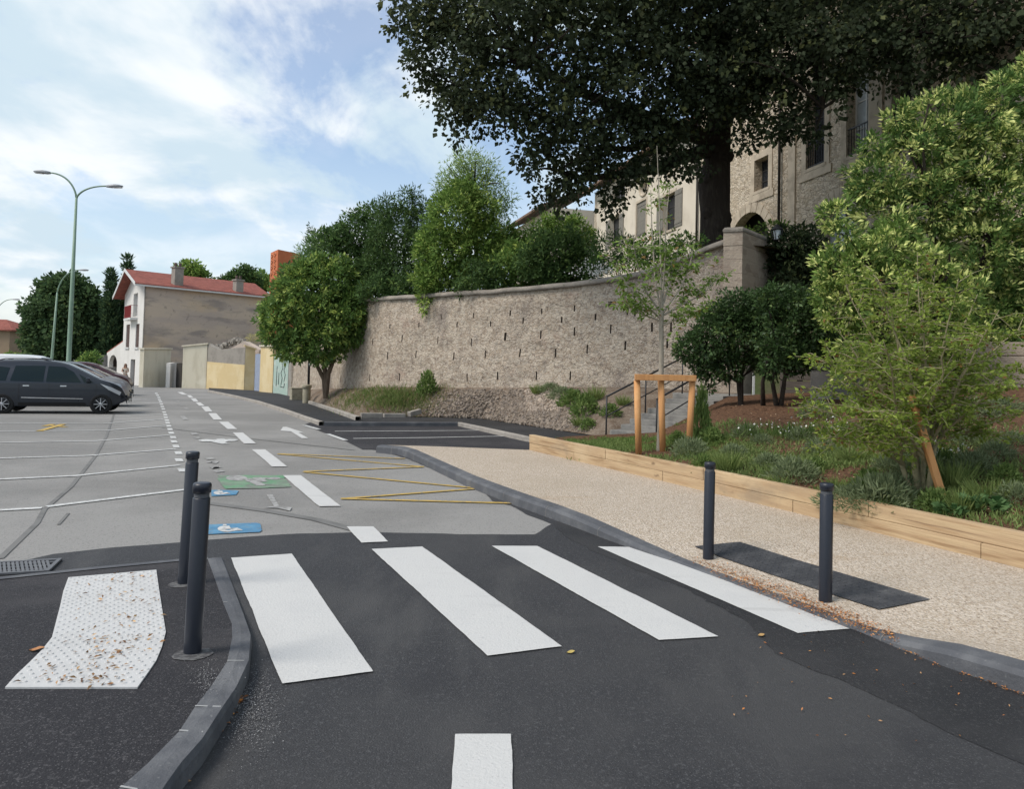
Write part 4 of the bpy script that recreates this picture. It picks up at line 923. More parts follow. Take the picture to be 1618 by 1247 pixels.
for q in ([(.45, .5), (.5, 1.7)], [(1.1, .6), (1.25, 1.0), (1.05, 1.3), (1.3, 1.6), (1.15, 1.9)], [(1.5, .8), (1.65, 1.2), (1.45, 1.5), (1.7, 1.8)], [(1.0, .5), (1.5, .45), (1.6, .7)], [(.75, .6), (.78, 1.3)]):
    mb.tube([f.p(x * L / 2.0, a_ - .45, -.006) for x, a_ in q], .02, 5)
mb.build('paint_scrawl', M_iron, t)
yard_wall('gate_pier', 454.5, 625, 471, 626.8, 556, 556, [M_gry], 'plain grey rendered pier between the green door and dull red gate', 'gate pier', .5)
yard_wall('gate', 471.5, 627, 494, 628.5, 556, 556, [M_mauve], 'wide dull red gate behind the round stone blocks', 'gate', .08)
# collapsed stones and weeds on the wall tops
mb = MB(); rb = random.Random(3)
for k in range(120):
    u = rb.uniform(342, 398); p = at(u, 546 - 12 * math.exp(-((u - 375) / 18) ** 2) + rb.uniform(0, 9), 57.5 - (u - 340) * .05)
    s = rb.uniform(.12, .34); mb.box(p, (s * 1.3, s, s * .6), Matrix.Rotation(rb.uniform(0, 3), 3, 'Z') @ Matrix.Rotation(rb.uniform(-.5, .5), 3, 'X'), .03)
o = mb.build('rubble', M_gry, None, at(370, 545, 57)); tag(o, kind='stuff', label='loose rubble stones heaped along the broken yard wall')
f = Face(gr(340, 614), gr(400, 617), (.3, 1)); L = (f.B - f.A).length
mb = MB(); mb.prism([f.p(0, -.9, .4), f.p(L, -.9, .4), f.p(L, 2.3, .4), f.p(L * .6, 2.9, .4), f.p(L * .25, 2.4, .4), f.p(0, 1.9, .4)], f.iw * .5)
tag(mb.build('ruined_wall', M_blind, None, f.p(L / 2, -.9, .6)), 'ruined grey stone wall behind the two tone yellow wall', 'wall')
# orange tower
f0, f1, f2 = at(426, 450, 76), at(437.5, 450, 73.5), at(480, 450, 77)
zt = at(437, 394, 73.5).z
ot = thing('orange_tower', (f1.x, f1.y, 4), 'slim orange clad tower with a cut-out pattern on its narrow face', 'tower')
cw = [f0, f1, f2, f0 + (f2 - f1)]
MB().prism([(q.x, q.y, -1) for q in cw], (0, 0, zt + 1)).build('body', M_orange, ot)
f = Face(f0, f1, (1, .3)); L = (f.B - f.A).length; mb = MB(); ro = random.Random(5)
M_orp = surf('pale orange relief', (.62, .27, .14), (), .7)
for k in range(13):
    z = zt - .5 - k * .62
    for j in range(2):
        s0 = L * (.14 + .40 * j) + ro.uniform(-.05, .05); pts = [f.p(s0 + .22 * L * a_, z + b, -.03) for a_, b in ((0, .2), (.6, .28), (1, .1), (.3, -.02), (.1, -.2), (.8, -.28))]
        mb.tube(pts, .045, 5)
mb.build('pattern', M_orp, ot)
f = Face(f1, f2, (0, 1))
for a_, z in ((1.2, -1.3), (1.45, -1.15), (1.3, -1.7), (1.6, -1.6), (1.15, -1.85)): f.box(MB(), a_, a_ + .32, zt + z, zt + z + .14, -.02, .05).build('cut_out', M_frame, ot)
# far left houses
hb = at(14, 560, 86); hx0 = at(-60, 560, 86)
lh = thing('brown_house', (hb.x - 3, 86, -.9), 'small brown rendered house with a red roof at the far end', 'house')
zt = at(12, 521, 86).z; M_brown = surf('tan render', (.34, .25, .17), [((.28, .2, .14), 'noise', .8, .4, .7, .7)], .9)
mb = MB(); mb.box((hb.x - 4, 89, (zt - 1) / 2), (8, 6, zt + 1)); mb.build('wall', M_brown, lh)
ap = at(-4, 508, 88)
mb = MB(); q = [Vector((hb.x + .6, 85.5, zt)), Vector((hb.x + .6, 92.5, zt)), Vector((hb.x - 8.6, 92.5, zt)), Vector((hb.x - 8.6, 85.5, zt))]; tip0, tip1 = Vector((hb.x - 2.5, 89, ap.z + .3)), Vector((hb.x - 5.5, 89, ap.z + .3))
mb.add(q + [tip0, tip1] + [v - Vector((0, 0, .15)) for v in q], [(0, 1, 4), (1, 2, 5, 4), (2, 3, 5), (3, 0, 4, 5), (6, 7, 1, 0), (7, 8, 2, 1), (8, 9, 3, 2), (9, 6, 0, 3), (9, 8, 7, 6)]); mb.build('roof', M_tile, lh)
rf = Face((hb.x - 8, 86), (hb.x, 86), (0, 1)); mbw = MB(); rf.box(mbw, 5, 6, .6, 2.0, -.03, .02); mbw.build('window', M_frame, lh)
oh = thing('low_house', at(33, 562, 100), 'low pale house with a bright orange tiled roof among trees', 'house')
c = at(34, 560, 100); zt = at(34, 556.5, 100).z
MB().box((c.x, 103, (zt - .9) / 2), (3.6, 6, zt + .9)).build('wall', M_ylw2, oh)
a_, b = at(14, 557, 99.5), at(53, 557, 99.5); r0, r1 = at(27, 544.5, 103), at(45, 547, 103)
mb = MB(); mb.add([a_, b, r1, r0, Vector((b.x, 107, b.z)), Vector((a_.x, 107, a_.z))], [(0, 1, 2, 3), (1, 4, 2), (4, 5, 3, 2), (5, 0, 3), (0, 5, 4, 1)]); mb.build('roof', M_tile2, oh)
wlow = Face(at(148, 575, 71), at(172, 575, 72), (0, 1)); mb = MB(); wlow.box(mb, 0, 4, -1, wlow.z_of(160, 563), 0, .4, .03); wlow.box(mb, -.1, 4.1, wlow.z_of(160, 563) + .003, wlow.z_of(160, 561), -.06, .46, .02)
tag(mb.build('garden_wall', M_conc, None, wlow.p(2, -1)), 'low grey garden wall beside the arched white porch', 'wall')
wlow = Face(at(152, 590, 69), at(173, 590, 70.5), (0, 1)); mb = MB(); wlow.box(mb, 0, 5, -1, wlow.z_of(160, 580), 0, .4, .03); tag(mb.build('garden_wall', M_white, None, wlow.p(2, -1)), 'low white garden wall in front of the grey one by the porch', 'wall')

# ------------------------------------------------------------------ street furniture
def bollard(px, base_y, top_y, zbase, label, lean=(0, 0)):
    b = onf(px, base_y, lambda x, y: zbase(x, y)); 
    d = ray(px, top_y); h = EYE + d.z * (b.y / d.y) - b.z; r = .045
    t = thing('bollard', b, label, 'bollard', 'bollards at the crossing'); t.rotation_euler = (lean[0], lean[1], 0)
    MB().lathe((0, 0, 0), [(r, -.03), (r, h - .085), (r - .003, h - .08), (.0, h - .08)], 28).build('post', M_bol).parent = t
    MB().lathe((0, 0, 0), [(.0, h - .081), (r - .008, h - .081), (r - .008, h - .055), (r + .002, h - .052), (r + .003, h - .012), (r - .002, h - .003), (r - .012, h), (0, h + .001)], 28).build('cap', M_bol).parent = t
    MB().lathe((0, 0, 0), [(r - .006, h - .079), (r - .006, h - .056)], 28).build('groove', M_kerb).parent = t
    return t
zr = lambda x, y: (PATHBVH.ray_cast(Vector((x, y, 5)), Vector((0, 0, -1)))[0] or Vector((0, 0, .04))).z
bollard(291, 922, 713, zl, 'dark grey metal bollard behind its twin at the studded white mat', (0, R(1.6)))
bollard(304, 1032, 762, zl, 'dark grey metal bollard nearest the curved kerb, in front of its twin', (0, R(1.2)))
bollard(1119, 883, 730, zr, 'dark grey bollard at the far corner of the black tactile plate', (0, R(.3)))
bollard(1304, 950, 763, zr, 'dark grey bollard on the near half of the black tactile plate', (0, R(.2)))
for i, (u, v, rr) in enumerate(((305, 1035, .10), (287, 924, .09))):
    p = onf(u, v, zl); mb = MB(); n = 22; pts = [Vector((p.x + rr * (1 + .25 * mnoise.noise(Vector((k * .9, i, 0)))) * math.cos(6.283 * k / n), p.y + rr * (1 + .25 * mnoise.noise(Vector((k * .9, i, 3)))) * math.sin(6.283 * k / n), 0)) for k in range(n)]
    for q in pts: q.z = zl(q.x, q.y) + .004
    o = mb.poly(pts).build('cement_patch', M_scuff, foot)
# black tactile plate on the beige path
PQ = [onf(u, v, zr) for u, v in ((1097, 865), (1169, 858), (1470, 949), (1388, 965))]
pc = sum(PQ, Vector()) / 4
tp = thing('tactile_plate', pc, 'black studded tactile plate set into the beige path', 'tactile paving')
mb = MB(); NR = 24
rows = [[PQ[0].lerp(PQ[3], i / NR).lerp(PQ[1].lerp(PQ[2], i / NR), j / 8) for j in range(9)] for i in range(NR + 1)]
for r in rows:
    for p in r: p.z = zr(p.x, p.y) + .009
mb.grid(rows, smooth=False).build('plate', M_plate, tp)
mb = MB(); LA = (PQ[3] - PQ[0]).length; LB = (PQ[1] - PQ[0]).length
na, nb = int(LA / .055), int(LB / .055)
for i in range(na):
    for j in range(nb):
        p = PQ[0].lerp(PQ[3], (i + .5) / na).lerp(PQ[1].lerp(PQ[2], (i + .5) / na), (j + .5) / nb); p.z = zr(p.x, p.y) + .0095; stud(mb, p, .013, .005)
o = mb.build('stud', M_plate, tp, fix=False); o['kind'] = 'stuff'
# lamp posts
def lamp_post(base, h, arms, label, r0=.10, r1=.05, head=.72):
    t = thing('street_lamp', base, label, 'street lamp', 'green street lamps')
    b = Vector(base)
    MB().lathe(b, [(r0 * 1.25, -.3), (r0 * 1.25, .5), (r0, .52), (r0 * .95, h * .4), (r1, h), (0, h)], 14).build('pole', M_lamp, t)
    for dx, dy, rise, out in arms:
        d = Vector((dx, dy, 0)).normalized(); top = b + Vector((0, 0, h - .05)); pts = []
        for k in range(13):
            s = k / 12; pts.append(top + d * out * s ** 1.5 + Vector((0, 0, rise * (1 - (1 - s) ** 2.0))))
        MB().tube(pts, [r1 * .9 - .012 * k / 12 for k in range(13)], 8).build('arm', M_lamp, t)
        ax = (pts[-1] - pts[-2]).normalized(); sd_ = Vector((-d.y, d.x, 0)); upv = sd_.cross(ax) * -1
        if upv.z < 0: upv = -upv
        rows = []
        for k, (w, hh, lo) in enumerate(((.05, .05, -.05), (.12, .08, -.06), (.15, .10, -.05), (.13, .08, -.04), (.05, .03, -.02))):
            c = pts[-1] + ax * (head * k / 4 - .06); rows.append([c - sd_ * w + upv * lo, c - sd_ * w * .8 + upv * hh * .6, c + upv * hh, c + sd_ * w * .8 + upv * hh * .6, c + sd_ * w + upv * lo])
        mb = MB().grid(rows, closed=True); mb.add(rows[0], [(0, 1, 2, 3, 4)]); mb.add(rows[-1], [(4, 3, 2, 1, 0)]); hd = mb.build('lamp_head', M_lampg, t)
        MB().bar(pts[-1] + ax * head * .35 - upv * .065, pts[-1] + ax * head * .85 - upv * .06, .18, .03, bev=.012).build('lens', M_lens, hd)
    return t
b1 = at(107, 600, 33); b1.z = prof(33); fk = at(121, 312, 33); ln = math.atan2(fk.x - b1.x, fk.z - b1.z)
l1 = lamp_post(b1, (fk - b1).length, [(-1, -.05, 1.13, 1.25), (1, .05, .62, 1.35)], 'twin-armed pale green street lamp rising behind the dark people carrier')
l1.rotation_euler = (0, ln * .8, 0)
b2 = at(79, 600, 62); b2.z = prof(62); fk = at(85, 462, 62)
l2 = lamp_post(b2, fk.z - b2.z, [(1, 0, 2.05, 1.75)], 'single-armed pale green street lamp behind the twin-armed one', .11, .06, .8); l2.rotation_euler = (0, .035, 0)
b3 = at(-16, 600, 92); b3.z = prof(92); fk = at(-12, 500, 92)
l3 = lamp_post(b3, fk.z - b3.z, [(1, 0, 2.3, 2.1)], 'most distant single-armed street lamp, only its curved arm and head in view', .11, .06, .9); l3.rotation_euler = (0, .03, 0)
# small black post, stone blocks
sp = onf(487, 634, gz(.12)); sp = at(487, 632, 33); zz0 = sp.z
t = thing('sign_post', (sp.x, sp.y, zz0), 'thin black post standing beside the small tree trunks', 'post')
ptop = at(490, 505, 33); MB().tube([(0, 0, 0), (ptop.x - sp.x, 0, ptop.z - zz0)], .055, 10).build('post', M_iron).parent = t
MB().tube([(.02, 0, 1.5), (.026, 0, 1.62)], .062, 10).build('band', M_lampg).parent = t
M_block = surf('mossy stone block', (.36, .33, .25), [((.24, .22, .15), 'noise', 5, .42, .66, .8), ((.14, .13, .09), 'noise', 3, .56, .74, .7)], .95, [('noise', 14, .03)])
for (u, v, w, hgt, rnd, lab) in ((468, 632, 16, 20, False, 'square mossy stone block on the footway before the red gate'), (484, 637, 14, 29, True, 'round mossy stone bollard nearest the small tree')):
    p = onf(u, v, gz(.10)); sc = p.y / FPX; w *= sc; hgt *= sc
    t = thing('stone_block', p, lab, 'stone block')
    if rnd:
        MB().lathe((0, 0, 0), [(w * .42, -.02), (w * .45, hgt * .5), (w * .43, hgt * .78), (w * .42, hgt * .8)], 18).build('shaft', M_block).parent = t
        MB().lathe((0, 0, 0), [(w * .42, hgt * .8), (w * .54, hgt * .82), (w * .54, hgt * .96), (w * .48, hgt), (0, hgt + .01)], 18).build('cap', M_block).parent = t
    else:
        MB().box((0, 0, hgt * .42), (w * 1.1, w, hgt * .88), Matrix.Rotation(.5, 3, 'Z'), .03).build('shaft', M_block).parent = t
        MB().box((0, 0, hgt * .92), (w * 1.16, w * 1.06, hgt * .1), Matrix.Rotation(.5, 3, 'Z'), .02).build('cap', M_block).parent = t
# tree guard frame
fb = hit(1043, 714)
tg = thing('tree_guard', fb, 'three post larch guard frame with a crossbar round the young tree', 'tree guard')
tops = [at(1006.5, 600, 0 + fb.y), at(1044, 600, fb.y + .02), at(1094, 600, fb.y)]
feet = [hit(1007, 714), hit(1043, 708), hit(1090, 710)]
for i, (a_, b) in enumerate(zip(feet, tops)):
    a_ = Vector((b.x + (a_.x - b.x) * .7, b.y, drop(b.x, b.y).z - .1)); MB().tube([a_, Vector((b.x, b.y, b.z + (.06 if i == 1 else -.01)))], .05, 12).build('post', M_larch, tg)
cbY = fb.y - .06; MB().bar(at(1003, 596, cbY), at(1100, 598, cbY), .06, .095, bev=.008).build('crossbar', M_larch, tg)
# leaning stake
a_, b = hit(1493, 790), at(1440, 625, hit(1493, 790).y + .12)
tag(MB().bar(a_ - Vector((0, 0, .05)), b, .062, .062, bev=.006, up=(0, 1, 0)).build('wooden_stake', M_larch, None, a_), 'square wooden stake leaning through the multi-stemmed shrub', 'stake')

# stone steps and handrails
s0, s1 = Vector((2.80, 16.55, .12)), Vector((4.95, 18.85, 1.03)); sdv = (s1 - s0); sdv.z = 0; run = sdv.length; sdv.normalize(); spn = Vector((sdv.y, -sdv.x, 0))
st = thing('stairs', s0, 'flight of grey stone steps climbing to the foot of the wall', 'stairs')
NS = 8; rotS = Matrix((spn, sdv, Vector((0, 0, 1)))).transposed()
for k in range(NS):
    zt = s0.z + (s1.z - s0.z) * (k + 1) / NS; c = s0 + sdv * (run * (k + .55) / NS); c.z = zt - .075
    MB().box(c, (1.35 + random.uniform(-.06, .06), run / NS * 1.16, .115), rotS, .012).build('step', M_step, st)
mb = MB()
for k in range(NS):
    zt = s0.z + (s1.z - s0.z) * (k + 1) / NS - .14; c = s0 + sdv * (run * (k + .75) / NS); mb.box((c.x, c.y, zt - .2), (1.1, run / NS * .98, .4), rotS)
mb.build('footing', M_slat, st)
c = s1 + sdv * .75; c.z = s1.z - .06; MB().box(c, (1.9, 1.5, .12), rotS, .012).build('landing', M_step, st)
for sgn, lab in ((-1, 'black iron handrail on the wall side of the stone steps'), (1, 'black iron handrail on the mulch side of the stone steps')):
    hr = thing('handrail', s0 + spn * sgn * .62, lab, 'handrail'); pts = []
    for f_ in (-.06, .45, 1.0):
        p = s0 + sdv * run * f_ + spn * sgn * .66; zb = s0.z + (s1.z - s0.z) * f_; top = zb + .92
        MB().tube([(p.x, p.y, zb - .25), (p.x, p.y, top)], .018, 8).build('post', M_iron, hr); pts.append(Vector((p.x, p.y, top)))
    MB().tube(pts + [pts[-1] + sdv * .9], .022, 8).build('rail', M_iron, hr)
    MB().tube([p - Vector((0, 0, .45)) for p in pts], .014, 8).build('lower_rail', M_iron, hr)
# shadowy things behind the shrubs
e0 = at(1232, 612, 18.3); e1 = at(1292, 612, 17.6); f = Face(e0, e1, (0, 1)); zb = 1.0
wf = thing('board_fence', f.p(0, zb), 'dark horizontal board fence behind the evergreen shrubs', 'fence')
L = (f.B - f.A).length
for k in range(5): f.box(MB(), 0, L, zb + .05 + k * .2, zb + .22 + k * .2, 0, .03, .004).build('board', M_slat, wf)
for x in (0.05, L / 2, L - .05): f.box(MB(), x - .05, x + .05, zb - .3, zb + 1.1, .032, .12).build('post', M_slat, wf)
p0 = at(1190.5, 632, 18.6); p1 = at(1190.5, 590, 18.6); tag(MB().box((p0.x, p0.y, (p0.z + p1.z) / 2 - .1), (.05, .05, p1.z - p0.z + .2), None, .004).build('marker_post', M_wframe, None, p0), 'thin white post between the evergreen shrub trunks', 'post')
e0 = at(1280, 615, 15.6); e1 = at(1352, 615, 14.8); f = Face(e0, e1, (0, 1)); L = (f.B - f.A).length; zb = drop(e0.x, e0.y).z - .3; mb = MB(); f.box(mb, 0, L, zb, zb + .95, 0, .35, .02); f.box(mb, -.05, L + .05, zb + .953, zb + 1.05, -.05, .4, .02); tag(mb.build('low_wall', M_conc, None, f.p(L / 2, zb)), 'low dark concrete wall beside the board fence', 'wall')
e0 = at(1525, 600, 14.2); e1 = at(1720, 600, 12.5); f = Face(e0, e1, (1, 1)); L = (f.B - f.A).length
rw = thing('terrace_wall', f.p(L / 2, 1.2), 'low squared stone terrace wall behind the multi-stemmed shrub', 'wall')
for k in range(5): mb = MB(); f.box(mb, 0, L, 1.0 + k * .26, 1.25 + k * .26, .02 * random.random(), .5, .02); mb.build('course', M_quoin, rw)
# wall lantern on the pier
lp = at(1228, 372, 20.6)
wl = thing('wall_lantern', lp, 'black wrought iron lantern on a bracket beside the stone pier', 'lantern')
pq = at(1210, 385, 20.9)
MB().tube([pq, pq.lerp(lp, .5) + Vector((0, 0, .06)), lp - Vector((0, 0, .16))], .016, 6).build('bracket', M_iron, wl)
mb = MB()
for sx, sy in ((-1, -1), (1, -1), (1, 1), (-1, 1)): mb.bar(lp + Vector((sx * .07, sy * .07, -.12)), lp + Vector((sx * .12, sy * .12, .16)), .018)
mb.lathe(lp, [(.08, -.14), (.1, -.12), (.0, -.12)], 8); mb.lathe(lp, [(.18, .16), (.12, .22), (.03, .30), (0, .33)], 8); mb.build('lantern_frame', M_iron, wl)
MB().lathe(lp, [(.075, -.11), (.115, .15)], 8).build('lantern_glass', M_panel, wl)

# ------------------------------------------------------------------ foliage
RNG = np.random.default_rng(11)
def unit(a): return a / np.maximum(np.linalg.norm(a, axis=1, keepdims=True), 1e-9)
def leaf_mesh(name, P, D, L, W, col, mat, parent=None, fold=.12, loc=None, G=None):
    """one folded leaf per row: base P, direction D, length L, width W*L, colour col"""
    n = len(P); r = RNG.normal(size=(n, 3)) if G is None else G + RNG.normal(size=(n, 3)) * .45; S = unit(np.cross(D, r)); N = np.cross(S, D)
    L = np.broadcast_to(np.asarray(L, float), (n,))[:, None]
    off = np.array(ORG[parent.name]) if parent is not None and parent.name in ORG else (np.array(loc) if loc is not None else np.zeros(3))
    V = np.empty((n, 4, 3)); m = P + D * L * .45 + N * L * fold
    V[:, 0] = P; V[:, 1] = m + S * L * W / 2; V[:, 2] = P + D * L; V[:, 3] = m - S * L * W / 2
    V -= off
    me = bpy.data.meshes.new(name); me.vertices.add(4 * n); me.vertices.foreach_set('co', V.reshape(-1).astype(np.float32))
    me.loops.add(4 * n); me.loops.foreach_set('vertex_index', np.arange(4 * n, dtype=np.int32))
    me.polygons.add(n); me.polygons.foreach_set('loop_start', np.arange(0, 4 * n, 4, dtype=np.int32))
    me.update(calc_edges=True)
    a = me.color_attributes.new('tint', 'FLOAT_COLOR', 'POINT'); c = np.ones((n, 4, 4), np.float32); c[:, :, :3] = col[:, None, :]
    a.data.foreach_set('color', c.reshape(-1))
    o = bpy.data.objects.new(name, me); COL.objects.link(o); me.materials.append(mat)
    if parent is not None: o.parent = parent; ORG[o.name] = Vector(off)
    elif loc is not None: o.location = loc
    return o
def lob(px, py, Y, rpx, sq=1.0, dep=1.0):
    c = at(px, py, Y); r = rpx * Y / FPX; return (c.x, c.y, c.z, r, r * dep, r * sq)
def blend(c0, c1, t): return np.asarray(c0)[None] * (1 - t[:, None]) + np.asarray(c1)[None] * t[:, None]
DENS, GREEN = 2.6, np.array([3.15, 2.9, 2.5])
def crown_arrays(lobes, per_m2, m, cr, L, pal, shell=.35, droop=.15, tuft=.5, rough=.22, fill=.15, Lv=.3, seed=0, young=.25, fr=2.2):
    """leaf clumps spread through the lobes; pal = (dark, light, young shoot)"""
    PP, DD, LL, CC, ctr, GG = [], [], [], [], [], []
    lob_ = np.array(lobes)
    for i, (cx, cy, cz, rx, ry, rz) in enumerate(lob_):
        n = max(6, int(per_m2 * DENS * 4 * math.pi * (rx * ry * rz) ** (2 / 3)))
        d = unit(RNG.normal(size=(n, 3)))
        f = np.array([mnoise.noise(Vector(v * fr) + Vector((i * 7.1 + seed, 3.3, 1.7))) for v in d]) * rough * 2
        g = np.array([mnoise.noise(Vector(v * fr * 2.7) + Vector((i * 5.1, 8.3 + seed, 4.7))) for v in d]) * rough
        rad = (1 + f + g) * (1 - shell * RNG.random(n) ** 1.3)
        inner = RNG.random(n) < fill; rad[inner] *= RNG.random(inner.sum()) ** .5
        c = np.array([cx, cy, cz]) + d * rad[:, None] * np.array([rx, ry, rz])
        keep = np.ones(n, bool)
        for j in range(len(lob_)):
            if j == i: continue
            q = (c - lob_[j, :3]) / lob_[j, 3:]; keep &= ~((np.linalg.norm(q, axis=1) < .62) & (RNG.random(n) < .75))
        c, d = c[keep], d[keep]; n = len(c)
        if n == 0: continue
        ctr.append(c)
        up = unit(d * np.array([1, 1, 1]) + np.array([0, 0, .35]) + RNG.normal(size=(n, 3)) * .35)
        ct = RNG.random(n); yg = (RNG.random(n) < young)
        rep = lambda a: np.repeat(a, m, axis=0)
        off = RNG.normal(size=(n * m, 3)); axis = rep(up); od = unit(off)
        dirs = unit(od * (1 - tuft * .4) + axis * tuft + np.array([0, 0, -droop]))
        P = rep(c) + od * (RNG.random(n * m) ** .6)[:, None] * cr * (1 - tuft * .5)
        GG.append(axis + od * .35); PP.append(P); DD.append(dirs); LL.append(L * (1 + Lv * RNG.normal(size=n * m)).clip(.45, 1.8))
        t = (rep(ct) * .6 + RNG.random(n * m) * .4); col = blend(pal[0], pal[1], t)
        y = rep(yg) & (RNG.random(n * m) < .75); col[y] = blend(pal[1], pal[2], RNG.random(y.sum()))
        CC.append(col * GREEN * (1 + .18 * RNG.normal(size=n * m)).clip(.5, 1.5)[:, None])
    return np.concatenate(PP), np.concatenate(DD), np.concatenate(LL), np.concatenate(CC), np.concatenate(ctr), np.concatenate(GG)
def limbs(mb, starts, ctr, k, r0, seg=6, sag=.1, rend=.015, rng=None):
    rng = rng or random.Random(1); idx = rng.sample(range(len(ctr)), min(k, len(ctr)))
    for i in idx:
        e = Vector(ctr[i]); s = min(starts, key=lambda q: (q - e).length + rng.uniform(0, .6)); d = e - s; pts = []; w = Vector((rng.uniform(-1, 1), rng.uniform(-1, 1), rng.uniform(-.4, 1))) * d.length * .12
        for j in range(5): t = j / 4; pts.append(s + d * t + w * math.sin(math.pi * t))
        mb.tube(pts, [r0 * (1 - t / 4) + rend * t / 4 for t in range(5)], seg, False)
def tree(name, base, stems, lobes, label, cat, pal, per_m2=9, m=9, cr=.22, L=.12, W=.5, mat=None, bark=None, r0=.12, nl=24, group=None, lr=.04, crown_name='crown', trunk_name='trunk', flowers=None, **kw):
    t = thing(name, base, label, cat, group)
    P, D, LL, C, ctr, GG = crown_arrays(lobes, per_m2, m, cr, L, pal, **kw)
    leaf_mesh(crown_name, P, D, LL, W, C, mat or M_leaf, t, G=GG)
    if stems:
        mb = MB(); st_ = []
        for s in stems:
            pts = [Vector(p) for p in s]; n = len(pts); mb.tube(pts, [r0 * (1 - .62 * i / max(1, n - 1)) for i in range(n)], 10); st_ += pts[1:] if n > 1 else pts
        if nl: limbs(mb, st_, ctr, nl, lr, rng=random.Random(len(ctr)))
        mb.build(trunk_name, bark or M_bark, t, fix=False)
    return t
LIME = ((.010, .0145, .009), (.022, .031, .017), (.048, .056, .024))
DARK = ((.014, .030, .013), (.036, .066, .024), (.070, .110, .035))
MID = ((.024, .050, .017), (.064, .112, .032), (.17, .215, .065))
BRT = ((.030, .060, .018), (.078, .128, .034), (.17, .22, .072))
PRIV = ((.022, .046, .016), (.078, .125, .034), (.33, .36, .17))
OLIV = ((.050, .080, .035), (.10, .155, .055), (.17, .21, .07))
CYPR = ((.012, .026, .016), (.026, .048, .026), (.045, .070, .030))
# the great lime tree above the wall
tb = at(1131, 372, 24.0); tb.z = 5.0
YT = 24.0
trunk = [tb, at(1130, 340, YT), at(1128, 290, YT), at(1133, 250, YT), at(1135, 205, YT), at(1137, 150, YT), at(1135, 60, YT)]
bl = [lob(*a) for a in ((665, 30, 20, 62), (700, 95, 20, 60), (760, 60, 20, 110), (735, 160, 19.5, 62), (790, 165, 19.5, 55), (850, 50, 20, 140), (870, 180, 20, 80), (850, 245, 20, 42), (900, 285, 20.5, 42), (935, 250, 20.5, 60), (870, 312, 20.5, 26), (965, 310, 21, 30),
       (1000, 90, 21, 150), (1010, 205, 21, 75), (1055, 250, 21.5, 42), (1000, 275, 21, 32), (1130, 50, 22, 150), (1160, 150, 21.5, 60), (1080, 165, 21.5, 62), (1095, 255, 22, 22), (1230, 110, 20.5, 75), (1250, 185, 20.5, 36), (1300, 60, 20, 130), (1180, 225, 21, 18), (1210, 200, 20.5, 28),
       (1312, 128, 20, 28), (1390, 50, 19.5, 85), (1415, 100, 19.5, 28), (1480, 60, 19, 85), (1560, 40, 18.5, 90), (1530, 100, 18.5, 36), (1640, 40, 18, 90), (1285, 215, 20.5, 18))]
t = thing('lime_tree', tb, 'huge dark lime tree spreading over the wall and the old houses', 'tree')
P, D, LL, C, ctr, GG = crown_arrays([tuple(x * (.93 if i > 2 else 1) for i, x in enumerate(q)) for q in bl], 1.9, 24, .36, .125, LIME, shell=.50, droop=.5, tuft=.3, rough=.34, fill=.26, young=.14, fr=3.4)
top = [lob(*a) for a in ((780, -120, 21, 200), (980, -160, 22, 260), (1200, -150, 22, 260), (1420, -140, 21, 230), (1600, -100, 20, 170))]
P2, D2, L2, C2, ct2, G2 = crown_arrays(top, .8, 14, .55, .22, LIME, shell=.5, droop=.5, tuft=.2, fill=.3, young=.1)
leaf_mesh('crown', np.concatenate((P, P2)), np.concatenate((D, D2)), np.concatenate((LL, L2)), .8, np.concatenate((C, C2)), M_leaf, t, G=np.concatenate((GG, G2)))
mb = MB(); mb.tube(trunk, [.55, .47, .52, .42, .40, .36, .30], 16)
for k in range(26):   # burrs on the trunk
    a = random.uniform(0, 6.28); h = random.choice((290, 285, 300, 350, 260, 235)); c = at(1131, h + random.uniform(-14, 14), YT); r = .38
    c += Vector((math.cos(a) * r, math.sin(a) * r, 0)); s_ = random.uniform(.08, .24); mb.lathe(c, [(0, -s_ * 1.3), (s_ * .7, -s_ * .8), (s_, 0), (s_ * .7, s_ * .8), (0, s_ * 1.2)], 8)
big = [[(1133, 225, 24, .32), (1080, 205, 23, .26), (1010, 180, 22, .19), (930, 150, 21, .13), (830, 100, 20, .06)], [(1125, 235, 24, .26), (1075, 250, 22.8, .2), (1030, 268, 22, .16), (975, 276, 21.3, .12), (925, 282, 20.8, .07), (880, 270, 20.4, .03)], [(1137, 190, 24, .3), (1190, 140, 22.4, .22), (1290, 90, 20.8, .15), (1420, 60, 19.6, .07)],
       [(1136, 150, 24, .3), (1060, 80, 22.5, .2), (960, 20, 21.4, .1)], [(1136, 130, 24, .3), (1230, 40, 22, .18), (1400, -60, 20.6, .08)], [(1080, 205, 23, .16), (1000, 235, 22, .1), (930, 235, 21, .05)], [(1010, 180, 22, .14), (900, 200, 20.6, .08), (800, 165, 19.6, .03)], [(1290, 90, 20.8, .1), (1300, 170, 20.3, .05)], [(975, 276, 21.3, .07), (930, 250, 20.8, .04)]]
lst = []
for b in big: pts = [at(x, y, Y) for x, y, Y, r in b]; mb.tube(pts, [r for *_, r in b], 9); lst += pts[1:]
limbs(mb, lst, ctr, 130, .05, 5, rend=.012, rng=random.Random(4))
mb.build('trunk', M_bark, t, fix=False)
